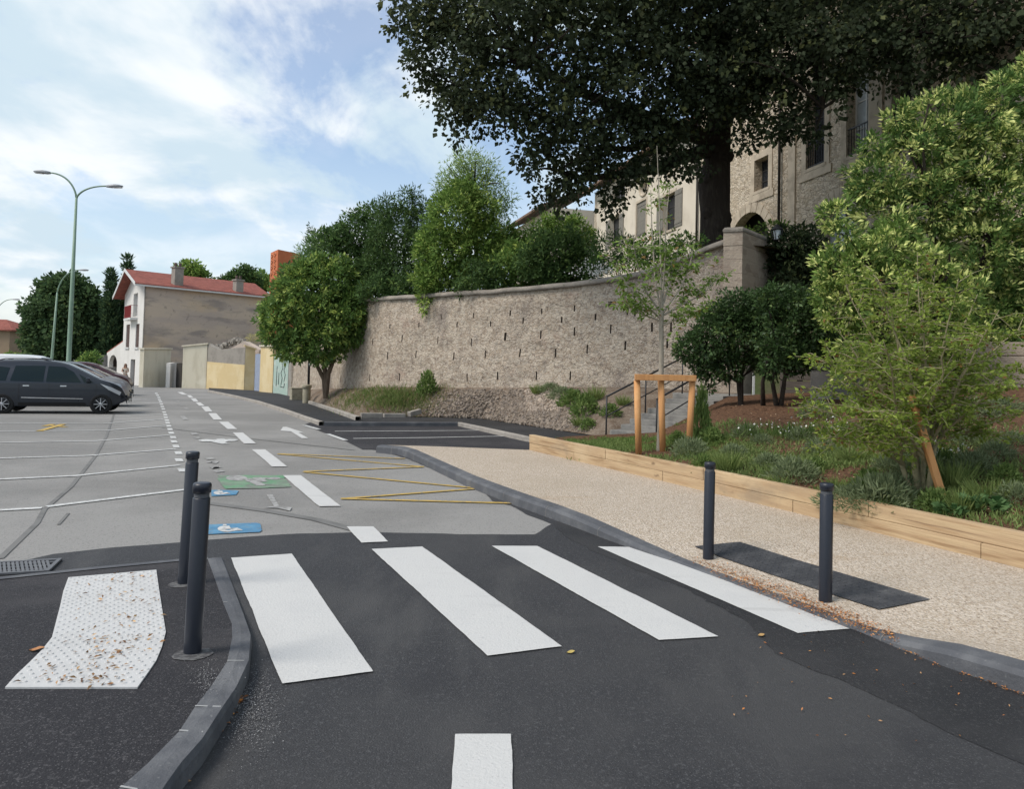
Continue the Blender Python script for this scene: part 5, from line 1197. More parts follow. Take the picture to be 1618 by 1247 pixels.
# small round tree in front of the wall
b = onf(515, 624, lambda x, y: .30); b = at(515, 622, 29.5)
stems = [[b - Vector((0, 0, .2)), at(512, 600, 29.5), at(502, 580, 29.4), at(492, 555, 29.3), at(470, 520, 29)], [b, at(514, 595, 29.5), at(512, 570, 29.5), at(516, 530, 29.5), at(505, 480, 29.4)], [b, at(519, 590, 29.4), at(527, 570, 29.3), at(533, 540, 29.2), at(545, 510, 29)], [b, at(515, 590, 29.5), at(508, 560, 29.8), at(490, 520, 30)]]
tree('photinia_tree', b, stems, [lob(x, y, 29, r) for x, y, r in ((500, 470, 52), (455, 505, 40), (545, 490, 40), (437, 530, 24), (470, 545, 28), (505, 542, 34), (555, 522, 24), (478, 440, 32), (532, 436, 30), (428, 498, 20), (520, 510, 50), (452, 470, 26), (560, 470, 22), (575, 510, 14), (446, 560, 8), (505, 420, 18))],
     'small round multi-stemmed tree standing in front of the wall by the footway', 'tree', MID, per_m2=8, m=20, cr=.24, L=.14, W=.42, mat=M_leafg, bark=M_bark2, r0=.11, nl=30, shell=.3, tuft=.75, young=.42, rough=.2)
# trees and hedges on the terrace behind the wall
def gb(u, Y): p = at(u, 470, Y); return Vector((p.x, p.y, 3.6))
def stem_up(b, px, py, Y): e = at(px, py, Y); return [b, b.lerp(e, .5) + Vector((.1, 0, 0)), e]
b = gb(730, 26.5)
tree('bright_tree', b, [stem_up(b, 735, 400, 26.2)], [lob(x, y, 26, r) for x, y, r in ((725, 345, 46), (700, 405, 38), (748, 395, 42), (672, 440, 20), (675, 400, 20), (780, 410, 22), (690, 440, 22), (732, 308, 26), (768, 370, 26), (678, 470, 17), (690, 375, 24), (760, 335, 24), (668, 486, 8), (700, 330, 20), (710, 440, 24), (745, 430, 24))],
     'bright green bushy tree spilling over the top of the wall', 'tree', BRT, per_m2=9, m=18, cr=.25, L=.13, W=.42, nl=10, shell=.3, tuft=.75, young=.32, r0=.14)
b = gb(750, 30)
tree('feathery_tree', b, [stem_up(b, 748, 300, 30)], [lob(x, y, 30, r) for x, y, r in ((745, 275, 34), (772, 305, 34), (715, 290, 28), (793, 330, 18), (700, 300, 18), (735, 255, 18), (765, 262, 18), (785, 350, 16), (806, 318, 9), (730, 320, 30))],
     'airy grey-green tree rising behind the bright bushy tree', 'tree', OLIV, per_m2=7, m=10, cr=.34, L=.17, W=.2, nl=24, shell=.6, tuft=.3, rough=.35, r0=.13, young=.2)
b = gb(635, 30)
tree('dark_conifer', b, [stem_up(b, 638, 380, 30)], [lob(x, y, 29.5, r, 1.1) for x, y, r in ((635, 350, 28), (640, 322, 15), (642, 306, 9), (610, 330, 16), (668, 330, 16), (655, 305, 8), (620, 385, 42), (655, 395, 42), (640, 430, 48), (600, 425, 36), (665, 445, 30), (618, 345, 18), (660, 355, 20), (600, 370, 20))],
     'dark conifer on the terrace between lighter trees', 'tree', DARK, per_m2=9, m=11, cr=.26, L=.15, W=.25, nl=8, shell=.4, tuft=.5, rough=.3, young=.12)
b = gb(560, 31)
tree('laurel_tree', b, [stem_up(b, 565, 420, 31)], [lob(x, y, 30.5, r) for x, y, r in ((570, 372, 38), (592, 345, 24), (548, 378, 26), (545, 400, 36), (585, 420, 36), (520, 400, 34), (560, 445, 26), (528, 375, 18), (600, 445, 22), (575, 345, 12), (620, 460, 18))],
     'dark bushy laurel above the far end of the wall', 'tree', DARK, per_m2=9, m=10, cr=.26, L=.15, W=.42, nl=8, shell=.35, tuft=.55, young=.25, rough=.26)
b = gb(490, 36)
tree('tamarisk_tree', b, [stem_up(b, 490, 420, 35)], [lob(x, y, 35, r) for x, y, r in ((495, 402, 24), (518, 384, 20), (480, 424, 20), (462, 440, 14), (512, 412, 26), (485, 440, 24), (525, 366, 9), (500, 376, 10), (474, 404, 10), (452, 446, 8))],
     'soft feathery green tree in front of the orange tower', 'tree', ((.035, .065, .03), (.07, .115, .045), (.13, .17, .06)), per_m2=6, m=10, cr=.34, L=.18, W=.18, nl=10, shell=.5, tuft=.4, rough=.34, young=.2)
b = gb(493, 45); tree('cypress', b, None, [lob(492, y, 45, r, 1.6) for y, r in ((362, 3), (372, 5), (385, 7), (400, 9))], 'slim cypress tip poking above the terrace trees', 'tree', CYPR, per_m2=7, m=9, cr=.25, L=.18, W=.3, nl=0, tuft=.8)
for nm, Y, lob_, lab, pal in (('laurel_hedge', 25.2, ((800, 425, 30), (835, 410, 34), (850, 440, 24), (780, 440, 18), (820, 440, 22), (812, 395, 12)), 'dense green hedge along the wall top beside the bright tree', MID),
                              ('laurel_hedge', 24.2, ((875, 405, 36), (905, 422, 30), (870, 432, 30), (925, 408, 26), (898, 386, 22), (860, 384, 18), (840, 415, 26), (930, 432, 18)), 'darker hedge along the wall top below the cream house corner', DARK),
                              ('tall_hedge', 31, ((850, 375, 22), (788, 395, 26), (800, 372, 18), (815, 390, 22), (880, 360, 20), (905, 365, 22), (835, 395, 18), (925, 375, 16), (870, 345, 12), (900, 345, 8)), 'yellowish green hedge in front of the small far house', BRT)):
    b = gb(lob_[0][0], Y); tree(nm, b, None, [lob(x, y, Y, r) for x, y, r in lob_], lab, 'hedge', pal, per_m2=10, m=16, cr=.24, L=.13, W=.42, nl=0, shell=.35, young=.22, crown_name='foliage')
b = gb(755, 24.8); tree('dark_shrub', b, None, [lob(x, y, 24.9, r) for x, y, r in ((750, 440, 26), (775, 435, 24), (730, 455, 14))], 'deep green shrub under the bright tree on the wall top', 'shrub', DARK, per_m2=10, m=10, cr=.2, L=.13, W=.42, nl=0, crown_name='foliage')
b = gb(640, 28.2); tree('dark_shrub', b, None, [lob(x, y, 28, r) for x, y, r in ((640, 455, 26), (605, 455, 22), (665, 460, 18), (580, 460, 14))], 'deep green shrub at the foot of the dark conifer on the wall top', 'shrub', DARK, per_m2=10, m=10, cr=.2, L=.14, W=.42, nl=0, crown_name='foliage')
b = gb(960, 22.8); o = tree('oleander', b, None, [lob(x, y, 22.6, r) for x, y, r in ((955, 400, 28), (985, 395, 24), (940, 425, 16), (975, 420, 18), (1010, 400, 20))], 'white flowering oleander on the wall top', 'shrub', DARK, per_m2=9, m=10, cr=.22, L=.14, W=.22, nl=0, crown_name='foliage')
c = np.array([at(random.gauss(945, 18), random.gauss(428, 7), 22.0 + random.uniform(-.2, .3)) for _ in range(260)])
leaf_mesh('blossom', c, unit(RNG.normal(size=(260, 3))), .06, .8, np.ones((260, 3)), M_flow, o)
b = gb(1040, 21.6); tree('climbing_shrub', b, None, [lob(x, y, 21.8, r) for x, y, r in ((1030, 395, 22), (1060, 390, 22), (1085, 385, 16), (1005, 412, 14), (1045, 415, 12), (1110, 380, 9))], 'leafy green shrub growing along the rising wall top behind the young tree', 'shrub', MID, per_m2=9, m=9, cr=.2, L=.12, W=.42, nl=0, crown_name='foliage', young=.2)
b = gb(1170, 21); tree('wall_ivy', at(1180, 372, 21), None, [lob(x, y, 21.2, r, .7) for x, y, r in ((1150, 376, 9), (1180, 368, 11), (1208, 362, 12), (1232, 362, 14), (1195, 372, 10))], 'dark ivy tangled over the pier top below the archway', 'ivy', ((.02, .04, .012), (.05, .08, .02), (.10, .13, .03)), per_m2=10, m=10, cr=.18, L=.10, W=.6, nl=0, crown_name='foliage')
b = Vector(at(1250, 460, 21)); tree('yew_hedge', b, None, [lob(x, y, 20.8, r) for x, y, r in ((1250, 400, 38), (1250, 450, 40), (1245, 385, 22), (1285, 430, 38), (1240, 490, 36), (1280, 480, 40), (1270, 385, 30), (1225, 385, 10), (1265, 530, 50), (1320, 540, 50))], 'almost black tall yew hedge behind the stone pier', 'hedge', ((.008, .014, .008), (.016, .026, .013), (.03, .04, .016)), per_m2=10, m=9, cr=.25, L=.15, W=.4, nl=0, crown_name='foliage', fill=.3)
# evergreen shrubs on the mulch
for nm, base, stems_, lob_, lab in (('evergreen_shrub', (1171, 640), ((1166, 600, 1150, 560), (1172, 590, 1190, 540), (1168, 605, 1120, 575)), ((1185, 525, 44), (1140, 530, 38), (1110, 545, 30), (1085, 552, 20), (1150, 575, 26), (1120, 580, 18), (1165, 490, 34), (1205, 555, 30), (1105, 585, 14), (1200, 500, 34), (1130, 500, 24), (1115, 612, 8)), 'round dark evergreen shrub on a single trunk beside the steps'),
                                    ('evergreen_shrub', (1232, 645), ((1205, 605, 1215, 560), (1220, 600, 1235, 550), (1240, 598, 1262, 550)), ((1245, 510, 42), (1285, 525, 38), (1240, 550, 36), (1290, 560, 26), (1230, 478, 30), (1265, 485, 28), (1310, 540, 22), (1262, 570, 22), (1215, 470, 18), (1225, 580, 18)), 'round dark evergreen shrub on several thin trunks at the edge of the mulch')):
    b = hit(*base); Y = b.y; st_ = [[b - Vector((0, 0, .1)), at(a_, c_, Y), at(d_, e_, Y)] for a_, c_, d_, e_ in stems_]
    if nm == 'evergreen_shrub' and base[0] > 1200: st_ = [[hit(u, 640) - Vector((0, 0, .1)), at(a_, c_, Y), at(d_, e_, Y)] for u, (a_, c_, d_, e_) in zip((1206, 1228, 1233), stems_)]
    tree(nm, b, st_, [lob(x, y, Y, r) for x, y, r in lob_], lab, 'shrub', ((.011, .023, .009), (.024, .046, .017), (.05, .075, .026)), per_m2=18, m=20, cr=.15, L=.075, W=.5, mat=M_leafg, r0=.055, nl=22, lr=.02, shell=.36, young=.16, fill=.2)
# two privets in flower on the slope
b = Vector((9.3, 15.6, 1.6)); Y = 15.2
tree('privet_tree', b, [[b, at(1490, 560, Y), at(1480, 440, Y), at(1470, 330, Y)], [b, at(1530, 520, Y), at(1560, 380, Y)]], [lob(x, y, Y, r) for x, y, r in ((1450, 255, 60), (1390, 285, 44), (1405, 340, 50), (1375, 230, 18), (1480, 200, 54), (1540, 200, 60), (1590, 150, 42), (1580, 240, 60), (1600, 330, 62), (1530, 300, 64), (1470, 330, 60), (1540, 400, 70), (1610, 430, 70), (1600, 540, 60), (1540, 500, 64), (1655, 250, 70), (1660, 400, 80), (1420, 190, 26), (1365, 300, 22), (1625, 120, 30))],
     'tall privet in pale blossom rising against the old stone house', 'tree', ((.018, .040, .014), (.060, .102, .032), (.30, .33, .15)), per_m2=7, m=26, cr=.23, L=.105, W=.4, nl=36, shell=.3, tuft=.85, young=.55, rough=.22, r0=.12)
b = Vector((7.6, 13.8, 1.2)); Y = 13.3
tree('privet_tree', b, [[b, at(1400, 600, Y), at(1390, 520, Y), at(1385, 440, Y)], [b, at(1430, 590, Y), at(1460, 480, Y)]], [lob(x, y, Y, r) for x, y, r in ((1345, 420, 46), (1310, 430, 28), (1400, 400, 46), (1330, 370, 28), (1390, 450, 50), (1330, 480, 42), (1450, 430, 50), (1460, 490, 50), (1390, 510, 46), (1500, 470, 46), (1320, 340, 22), (1355, 540, 34), (1430, 550, 44), (1300, 470, 20), (1510, 540, 40), (1420, 360, 24), (1345, 590, 18))],
     'lower privet in pale blossom spreading in front of the taller one', 'tree', PRIV, per_m2=8, m=26, cr=.20, L=.095, W=.4, nl=36, shell=.3, tuft=.85, young=.55, rough=.22, r0=.09)
# multi-stemmed juneberry leaning on the stake
b = hit(1452, 782); t = thing('juneberry_shrub', b, 'light multi-stemmed shrub with thin leafy stems beside the timber edging', 'shrub')
mb = MB(); rj = random.Random(21); PP, DD, CC, LLs = [], [], [], []
stem_px = [(1282, 560, -.3), (1300, 500, .4), (1335, 450, .3), (1375, 425, -.3), (1405, 470, .5), (1430, 430, 0), (1455, 455, -.4), (1480, 420, .4), (1515, 440, -.2), (1545, 465, .3), (1580, 490, -.3), (1612, 520, .2), (1275, 640, -.4), (1330, 600, .5), (1590, 600, -.5), (1625, 580, .6), (1395, 540, -.8), (1500, 540, -.8), (1310, 690, -.2), (1345, 555, .9), (1560, 560, .9), (1600, 660, 0), (1285, 610, .3), (1365, 650, -.7), (1535, 640, .9), (1390, 660, .5), (1450, 400, .3), (1560, 520, -.6)]
forks = [at(1425, 735, b.y + .1), at(1443, 728, b.y), at(1460, 722, b.y + .1), at(1472, 735, b.y - .1), at(1448, 715, b.y + .2)]
foot_j = [b + Vector((-.07, 0, -.1)), b + Vector((-.01, .05, -.1)), b + Vector((.06, .02, -.1)), b + Vector((.09, -.05, -.1)), b + Vector((-.03, -.04, -.1))]
for f0_, f1_ in zip(foot_j, forks): mb.tube([f0_, f0_.lerp(f1_, .5) + Vector((rj.gauss(0, .02), 0, 0)), f1_], [.034, .030, .024], 8)
for sx, sy, dy in stem_px:
    e = at(sx, sy, b.y + dy); s_ = min(forks, key=lambda q: (q - e).length + rj.uniform(0, .5)); n = 9; pts = []
    mid = s_.lerp(e, .5) + Vector(((s_.x - e.x) * .12, 0, abs(e.x - s_.x) * .12))
    for k in range(n): a = k / (n - 1); pts.append(s_ * (1 - a) ** 2 + mid * 2 * a * (1 - a) + e * a * a + Vector((rj.gauss(0, .012), rj.gauss(0, .012), 0)))
    mb.tube(pts, [.020 * (1 - .8 * k / (n - 1)) for k in range(n)], 6)
    for k in range(26):
        a = rj.uniform(.16, 1.0) ** .75; i = min(n - 2, int(a * (n - 1))); p = pts[i].lerp(pts[i + 1], a * (n - 1) - i); d = Vector((rj.gauss(0, 1), rj.gauss(0, 1), rj.gauss(.10, .28))).normalized(); ln = rj.uniform(.12, .62) * (1.15 - .5 * a)
        tw = [p, p + d * ln * .5 + Vector((0, 0, .02)), p + d * ln]
        mb.tube(tw, [.005, .0035, .002], 4, False)
        for q in range(int(9 + ln * 44)):
            f_ = rj.uniform(.1, 1.05); o_ = Vector((rj.gauss(0, 1), rj.gauss(0, 1), rj.gauss(0, .6))).normalized()
            PP.append(p + d * ln * f_ + o_ * .015); DD.append((d * .5 + o_ + Vector((0, 0, -.1))).normalized()); LLs.append(rj.uniform(.032, .062))
            tt = rj.random(); CC.append([x * (1 - tt) + y * tt for x, y in zip((.13, .20, .03), (.30, .37, .075))] if rj.random() > .03 else (.22, .12, .04))
mb.build('stems', surf('pale twig bark', (.27, .24, .14), [((.18, .15, .09), 'noise', 30, .45, .7, .8)], .9), t, fix=False); leaf_mesh('foliage', np.array(PP), np.array(DD), np.array(LLs), .5, np.array(CC), M_leaf, t)
# staked young tree
b = hit(1043, 716); b = Vector((b.x + .03, b.y + .24, b.z)); Yv = b.y
t = thing('young_tree', b, 'slender young tree with sparse leaves tied inside the larch guard', 'tree')
mb = MB(); PP, DD, CC, LLs = [], [], [], []
def yv(u, v, dy=0): return at(u, v, Yv + dy)
mb.tube([b - Vector((0, 0, .1)), yv(1044, 640), yv(1045, 560), yv(1045, 490)], [.045, .042, .038, .036], 10)
br_ = [[(1045, 490), (1044, 420), (1042, 330), (1038, 230)], [(1045, 495), (1050, 430), (1052, 350), (1060, 280)], [(1045, 500), (1035, 440), (1030, 360), (1028, 300)], [(1045, 505), (1018, 480), (990, 450), (975, 420)], [(1045, 500), (1080, 480), (1110, 465), (1135, 440)], [(1045, 508), (1010, 495), (985, 480)], [(1045, 495), (1020, 460), (1005, 410), (1000, 370)], [(1045, 498), (1075, 455), (1090, 420), (1098, 380)], [(1045, 490), (1060, 440), (1072, 390)], [(1045, 515), (1080, 500), (1105, 490)]]
ry = random.Random(9)
for q in br_:
    dy = ry.uniform(-.5, .5); pts = [yv(u, v, dy * i / 3) for i, (u, v) in enumerate(q)]; n = len(pts); mb.tube(pts, [.018 * (1 - .75 * i / (n - 1)) for i in range(n)], 6)
    up_ = q[-1][1] < 320
    for k in range(11 if up_ else 20):
        a = ry.uniform(.35, 1); i = min(n - 2, int(a * (n - 1))); p = pts[i].lerp(pts[i + 1], a * (n - 1) - i); d = Vector((ry.gauss(0, 1), ry.gauss(0, 1), ry.gauss(.3, .5))).normalized(); ln = ry.uniform(.12, .40)
        if p.z > 4.1 and ry.random() < .6: continue
        mb.tube([p, p + d * ln], [.004, .002], 4, False)
        for w in range(int(9 + 24 * ln)):
            f_ = ry.uniform(.2, 1.1); o_ = Vector((ry.gauss(0, 1), ry.gauss(0, 1), ry.gauss(-.3, .6))).normalized(); PP.append(p + d * ln * f_ + o_ * .04); DD.append(o_); LLs.append(ry.uniform(.05, .105)); tt = ry.random(); CC.append([x * (1 - tt) + y * tt for x, y in zip((.11, .19, .035), (.25, .36, .08))] if ry.random() > .06 else (.25, .16, .05))
mb.build('trunk', M_barkp, t, fix=False); leaf_mesh('crown', np.array(PP), np.array(DD), np.array(LLs), .42, np.array(CC), M_leaf, t)
# far trees behind the car park and the house
FAR = ((.014, .030, .016), (.034, .058, .026), (.060, .085, .032))
b = at(100, 580, 82); b.z = -1
tree('plane_tree', b, [[b, at(100, 540, 82), at(100, 490, 82)]], [lob(x, y, 80, r) for x, y, r in ((100, 490, 34), (70, 500, 28), (125, 480, 30), (120, 520, 34), (60, 530, 22), (85, 460, 20), (112, 452, 18), (130, 462, 14), (145, 540, 24), (90, 540, 34), (48, 535, 10), (150, 505, 16), (142, 470, 10), (75, 475, 16), (44, 545, 7))],
     'broad dark tree behind the parked cars and lamp posts', 'tree', FAR, per_m2=2.6, m=12, cr=.7, L=.42, W=.6, nl=10, r0=.4, lr=.12, shell=.4, rough=.28, young=.1)
for u, top, wd, Y, lab in ((176, 426, 13, 79, 'shorter dark cypress in front of the white gable'), (203, 401, 12, 80, 'taller pointed cypress beside the house roof')):
    b = at(u, 590, Y); b.z = -1; n = 11; base_y = 575
    tree('cypress', b, [[b, at(u, 560, Y)]], [lob(u + random.uniform(-1.2, 1.2), top + (base_y - top) * (k + .5) / n, Y, wd * min(1, .18 + 1.0 * (k / n) ** .6), 1.6) for k in range(n)], lab, 'tree', CYPR, per_m2=3.4, m=20, cr=.55, L=.40, W=.3, nl=0, r0=.2, tuft=.8, droop=-.5, rough=.22)
for u, v, Y, ls, pal, lab in ((300, 440, 84, ((292, 428, 12), (306, 424, 11), (318, 432, 9), (284, 436, 9), (302, 440, 14), (326, 438, 5)), BRT, 'light green tree top showing above the red roof'), (385, 450, 86, ((372, 438, 12), (388, 434, 13), (400, 442, 12), (360, 446, 9), (384, 452, 16), (352, 442, 4)), DARK, 'dark tree top above the far end of the red roof'), (415, 452, 90, ((412, 440, 11), (422, 448, 12), (408, 452, 10), (402, 436, 5)), MID, 'green tree top beside the orange tower')):
    b = at(u, 600, Y); b.z = -1; tree('garden_tree', b, [[b, at(u, v + 20, Y), at(u, v, Y)]], [lob(x, y, Y, r) for x, y, r in ls], lab, 'tree', pal, per_m2=3.0, m=10, cr=.5, L=.36, W=.5, nl=6, r0=.2, lr=.08, shell=.4)
b = at(28, 560, 120); b.z = -1; tree('garden_tree', b, [[b, at(28, 540, 120)]], [lob(x, y, 120, r) for x, y, r in ((24, 532, 12), (34, 540, 11), (16, 542, 8), (42, 548, 8))], 'distant pale green tree above the orange roof', 'tree', BRT, per_m2=1.6, m=10, cr=.8, L=.5, W=.5, nl=4, r0=.25, lr=.1)
b = at(32, 566, 84); b.z = -1; tree('clipped_hedge', b, None, [lob(x, 566, 84, 8, .9) for x in (12, 20, 28, 36, 44, 52, 60)], 'yellow-green hedge below the orange roofed house', 'hedge', BRT, per_m2=6, m=9, cr=.3, L=.2, W=.5, nl=0, crown_name='foliage')
b = at(142, 580, 66); b.z = -1; tree('garden_shrub', b, None, [lob(x, y, 68, r) for x, y, r in ((140, 572, 12), (150, 566, 9), (132, 578, 8), (146, 580, 10))], 'round bush in front of the low grey garden wall', 'shrub', MID, per_m2=6, m=9, cr=.3, L=.2, W=.5, nl=0, crown_name='foliage')
b = at(188, 590, 75); tree('garden_shrub', (b.x, b.y, -1), None, [lob(x, y, 75.5, r) for x, y, r in ((183, 580, 8), (184, 590, 8))], 'green bush seen through the arch of the white porch', 'shrub', BRT, per_m2=8, m=9, cr=.25, L=.16, W=.5, nl=0, crown_name='foliage')
b = at(400, 540, 56.5); tree('wall_weeds', b, None, [lob(x, y, 57, r, .6) for x, y, r in ((400, 535, 9), (392, 541, 7), (412, 530, 8), (420, 540, 8), (380, 545, 4))], 'dry weeds growing out of the ruined wall top', 'plant', ((.10, .11, .05), (.18, .18, .09), (.22, .20, .10)), per_m2=7, m=9, cr=.25, L=.2, W=.12, nl=0, crown_name='foliage')
b = gr(-300, 540) if False else Vector((0, 0, 0))
far = [( -120 + 9 * k + random.uniform(-3, 3), 170 + random.uniform(-12, 12), random.uniform(1, 3), random.uniform(5, 8), 5, random.uniform(4, 6.5)) for k in range(34)]
P, D, LL, C, ctr, GG = crown_arrays(far, .3, 10, 1.2, .9, FAR); o = leaf_mesh('far_woods', P, D, LL, .6, C, M_leaf, None, loc=(0, 170, -.9), G=GG); tag(o, kind='stuff', label='line of distant trees closing the view')

# ------------------------------------------------------------------ low planting, stones, litter
def plant_proto(kind):
    """a low plant at the origin, about 0.4 m across: (P, D, L, W, colours)"""
    r = np.random.default_rng({'mound': 1, 'tuft': 2, 'herb': 3, 'broad': 4}[kind])
    n = {'mound': 1100, 'tuft': 260, 'herb': 700, 'broad': 90}[kind]
    a = r.random(n) * 2 * math.pi; q = r.random(n) ** .5
    if kind == 'tuft':
        P = np.stack((np.cos(a) * q * .07, np.sin(a) * q * .07, np.zeros(n)), 1); D = unit(np.stack((np.cos(a) * q * .8, np.sin(a) * q * .8, .7 + r.random(n) * .6), 1)); L = .10 + .16 * r.random(n); W = .045
    elif kind == 'broad':
        P = np.stack((np.cos(a) * q * .16, np.sin(a) * q * .16, .03 + .1 * r.random(n)), 1); D = unit(np.stack((np.cos(a), np.sin(a), .1 + .7 * r.random(n)), 1)); L = .09 + .08 * r.random(n); W = .6
    else:
        ph = r.random(n) ** .7 * math.pi / 2; R_ = .2 if kind == 'mound' else .15; hh = .75 if kind == 'mound' else 1.25
        P = np.stack((np.cos(a) * np.sin(ph) * R_, np.sin(a) * np.sin(ph) * R_, np.cos(ph) * R_ * hh), 1) * (.55 + .5 * r.random(n))[:, None]; D = unit(P + r.normal(size=(n, 3)) * .08 + np.array([0, 0, .05])); L = .028 + .034 * r.random(n); W = .2 if kind == 'mound' else .4
    t = r.random(n); c0, c1 = {'mound': ((.13, .17, .08), (.28, .33, .18)), 'tuft': ((.13, .19, .05), (.29, .35, .12)), 'herb': ((.10, .17, .045), (.24, .32, .10)), 'broad': ((.07, .15, .05), (.17, .28, .11))}[kind]
    return P, D, L, W, blend(c0, c1, t)
PROTO = {}
def low_plant(kind, p, sc, label, group=None, name=None):
    name = name or {'mound': 'lavender_mound', 'tuft': 'grass_tuft', 'herb': 'low_herb', 'broad': 'broadleaf_plant'}[kind]
    if kind not in PROTO:
        P, D, L, W, C = plant_proto(kind); o = leaf_mesh(name, P, D, L, W, C, M_leaf); PROTO[kind] = o
    else: o = PROTO[kind].copy(); COL.objects.link(o); o.name = name
    o.location = p; o.rotation_euler = (0, 0, random.uniform(0, 6.28)); o.scale = (sc, sc, sc * random.uniform(.8, 1.2)); tag(o, label, 'plant', group); return o
rp = random.Random(31)
sites = [(1205, 700), (1265, 695), (1330, 690), (1390, 700), (1160, 720), (1215, 735), (1290, 742), (1345, 728), (1405, 745), (1255, 760), (1375, 770), (1320, 775), (1420, 780), (1540, 745), (1590, 760), (1560, 790), (1600, 700), (1530, 700), (1125, 700), (1130, 735), (1180, 690), (1300, 715), (1425, 720), (1505, 770), (1575, 725), (1610, 795), (1480, 805), (1520, 808), (1390, 800), (1340, 800), (1110, 745), (1230, 770), (1585, 650), (1545, 660), (1400, 660), (1350, 655), (1290, 660), (1090, 720), (1070, 700), (1150, 745), (1460, 745)]
for i, (u, v) in enumerate(sites):
    k = ('mound', 'mound', 'herb', 'tuft')[i % 4]; p = hit(u, v)
    low_plant(k, p - Vector((0, 0, .02)), rp.uniform(.75, 1.35) * (1.25 if k == 'mound' else 1), {'mound': 'low grey-green mound plant dotted over the bark mulch', 'herb': 'small leafy green herb dotted over the bark mulch', 'tuft': 'thin grass tuft sprouting from the bark mulch'}[k], {'mound': 'low grey-green mounds in the mulch bed', 'herb': 'leafy herbs in the mulch bed', 'tuft': 'grass tufts in the mulch bed'}[k])
for i, (u, v, k, sc) in enumerate(((905, 640, 'herb', 2.6), (925, 655, 'herb', 2.4), (940, 632, 'tuft', 1.8), (915, 672, 'tuft', 1.5), (965, 655, 'herb', 1.7), (890, 628, 'mound', 2.2), (850, 622, 'tuft', 1.6), (870, 618, 'mound', 1.8), (985, 640, 'tuft', 1.3), (930, 676, 'herb', 1.4))):
    low_plant(k, hit(u, v) - Vector((0, 0, .04)), sc, {'herb': 'bushy green weed on the stony bank by the steps', 'tuft': 'grass clump on the stony bank by the steps', 'mound': 'grey-green cushion plant at the top of the stony bank'}[k], {'herb': 'bushy weeds on the bank', 'tuft': 'grass clumps on the bank', 'mound': 'cushion plants on the bank'}[k])
p = hit(1555, 808); low_plant('broad', p, .8, 'pale broad-leaved plant near the leaning stake and timber edging')
p = hit(1500, 815); low_plant('broad', p, .6, 'smaller pale broad-leaved weed right behind the timber edging')
p = hit(675, 622); t = low_plant('herb', p, 1.0, 'upright bright green bush growing at the foot of the wall', None, 'wall_bush'); t.scale = (2.1, 2.1, 3.6)
p = hit(1108, 700); t = low_plant('herb', p, 1.0, 'tall feathery green weed beside the guard posts', None, 'tall_weed'); t.scale = (.9, .9, 4.2)
# white flowering perennials
for u, v, w, lab in ((1240, 692, .36, 'loose clump of small white flowers in the mulch below the evergreen shrubs'), (1330, 690, .30, 'clump of yellow-white flowers beside the juneberry shrub'), (1488, 735, .14, 'spike of white flowers just behind the leaning stake')):
    p = hit(u, v); t = thing('white_flowers', p, lab, 'flowers'); n = 260
    P = np.array([(rp.gauss(0, w), rp.gauss(0, w * .6), 0) for _ in range(n)]) + np.array(p); D = unit(np.array([(rp.gauss(0, .35), rp.gauss(0, .35), 1) for _ in range(n)])); L = np.array([rp.uniform(.10, .30) for _ in range(n)])
    leaf_mesh('foliage', P, D, L, .07, blend((.06, .11, .03), (.13, .19, .05), RNG.random(n)), M_leaf, t)
    k = 42; leaf_mesh('petals', P[:k] + D[:k] * L[:k, None] * 1.02, unit(RNG.normal(size=(k, 3))), .034, .9, np.ones((k, 3)), M_flow, t)
# grassy ground cover behind the timber and on the far bank
def carpet(name, pts, n_each, hmin, hmax, spread, c0, c1, label, wid=.10):
    P, D, L, C = [], [], [], []
    for p, dens in pts:
        for _ in range(int(n_each * dens)):
            q = drop(p.x + rp.gauss(0, spread), p.y + rp.gauss(0, spread))
            if name == 'ground_cover' and q.z < .27: continue
            P.append(q); d = Vector((rp.gauss(0, .5), rp.gauss(0, .5), 1)).normalized(); D.append(d); L.append(rp.uniform(hmin, hmax)); tt = rp.random(); C.append([x * (1 - tt) + y * tt for x, y in zip(c0, c1)])
    o = leaf_mesh(name, np.array(P), np.array(D), np.array(L), wid, np.array(C), M_leaf, None, loc=tuple(pts[0][0])); return tag(o, kind='stuff', label=label)
pts = []
for k in range(520):
    s = rp.uniform(0.1, 11.0); p = tl_at(s); off = abs(rp.gauss(.2, .95)) + .26; q = Vector((p.x + off * .85, p.y + off * .5, 0))
    if mnoise.noise(Vector((q.x * 1.1, q.y * 1.1, 0))) > -.12: pts.append((q, 1.0))
carpet('ground_cover', pts, 80, .025, .085, .12, (.12, .18, .05), (.28, .35, .12), 'green ground cover of low weeds behind the timber edging', .22)
pts = []
for k in range(420):
    p = hit(rp.uniform(1100, 1618), rp.uniform(668, 800))
    if mnoise.noise(Vector((p.x * .9 + 5, p.y * .9, 2))) > -.05: pts.append((p, 1))
carpet('ground_cover', pts, 40, .025, .09, .16, (.11, .16, .05), (.25, .31, .11), 'patches of low green ground cover over the bark mulch', .22)
pts = [(hit(rp.uniform(905, 1140), rp.uniform(694, 712)), 1) for _ in range(60)]
carpet('lawn_strip', pts, 90, .03, .09, .14, (.09, .16, .04), (.21, .30, .08), 'short grass at the end of the timber edging', .16)
pts = [(hit(rp.gauss(620, 32), rp.uniform(616, 642)), 1) for _ in range(60)] + [(hit(rp.gauss(560, 22), rp.uniform(622, 646)), .4) for _ in range(14)] + [(hit(rp.gauss(670, 20), rp.uniform(630, 646)), .3) for _ in range(12)]
carpet('bank_grass', pts, 80, .06, .24, .3, (.09, .14, .035), (.22, .28, .09), 'long green grass on the bank below the far wall', .10)
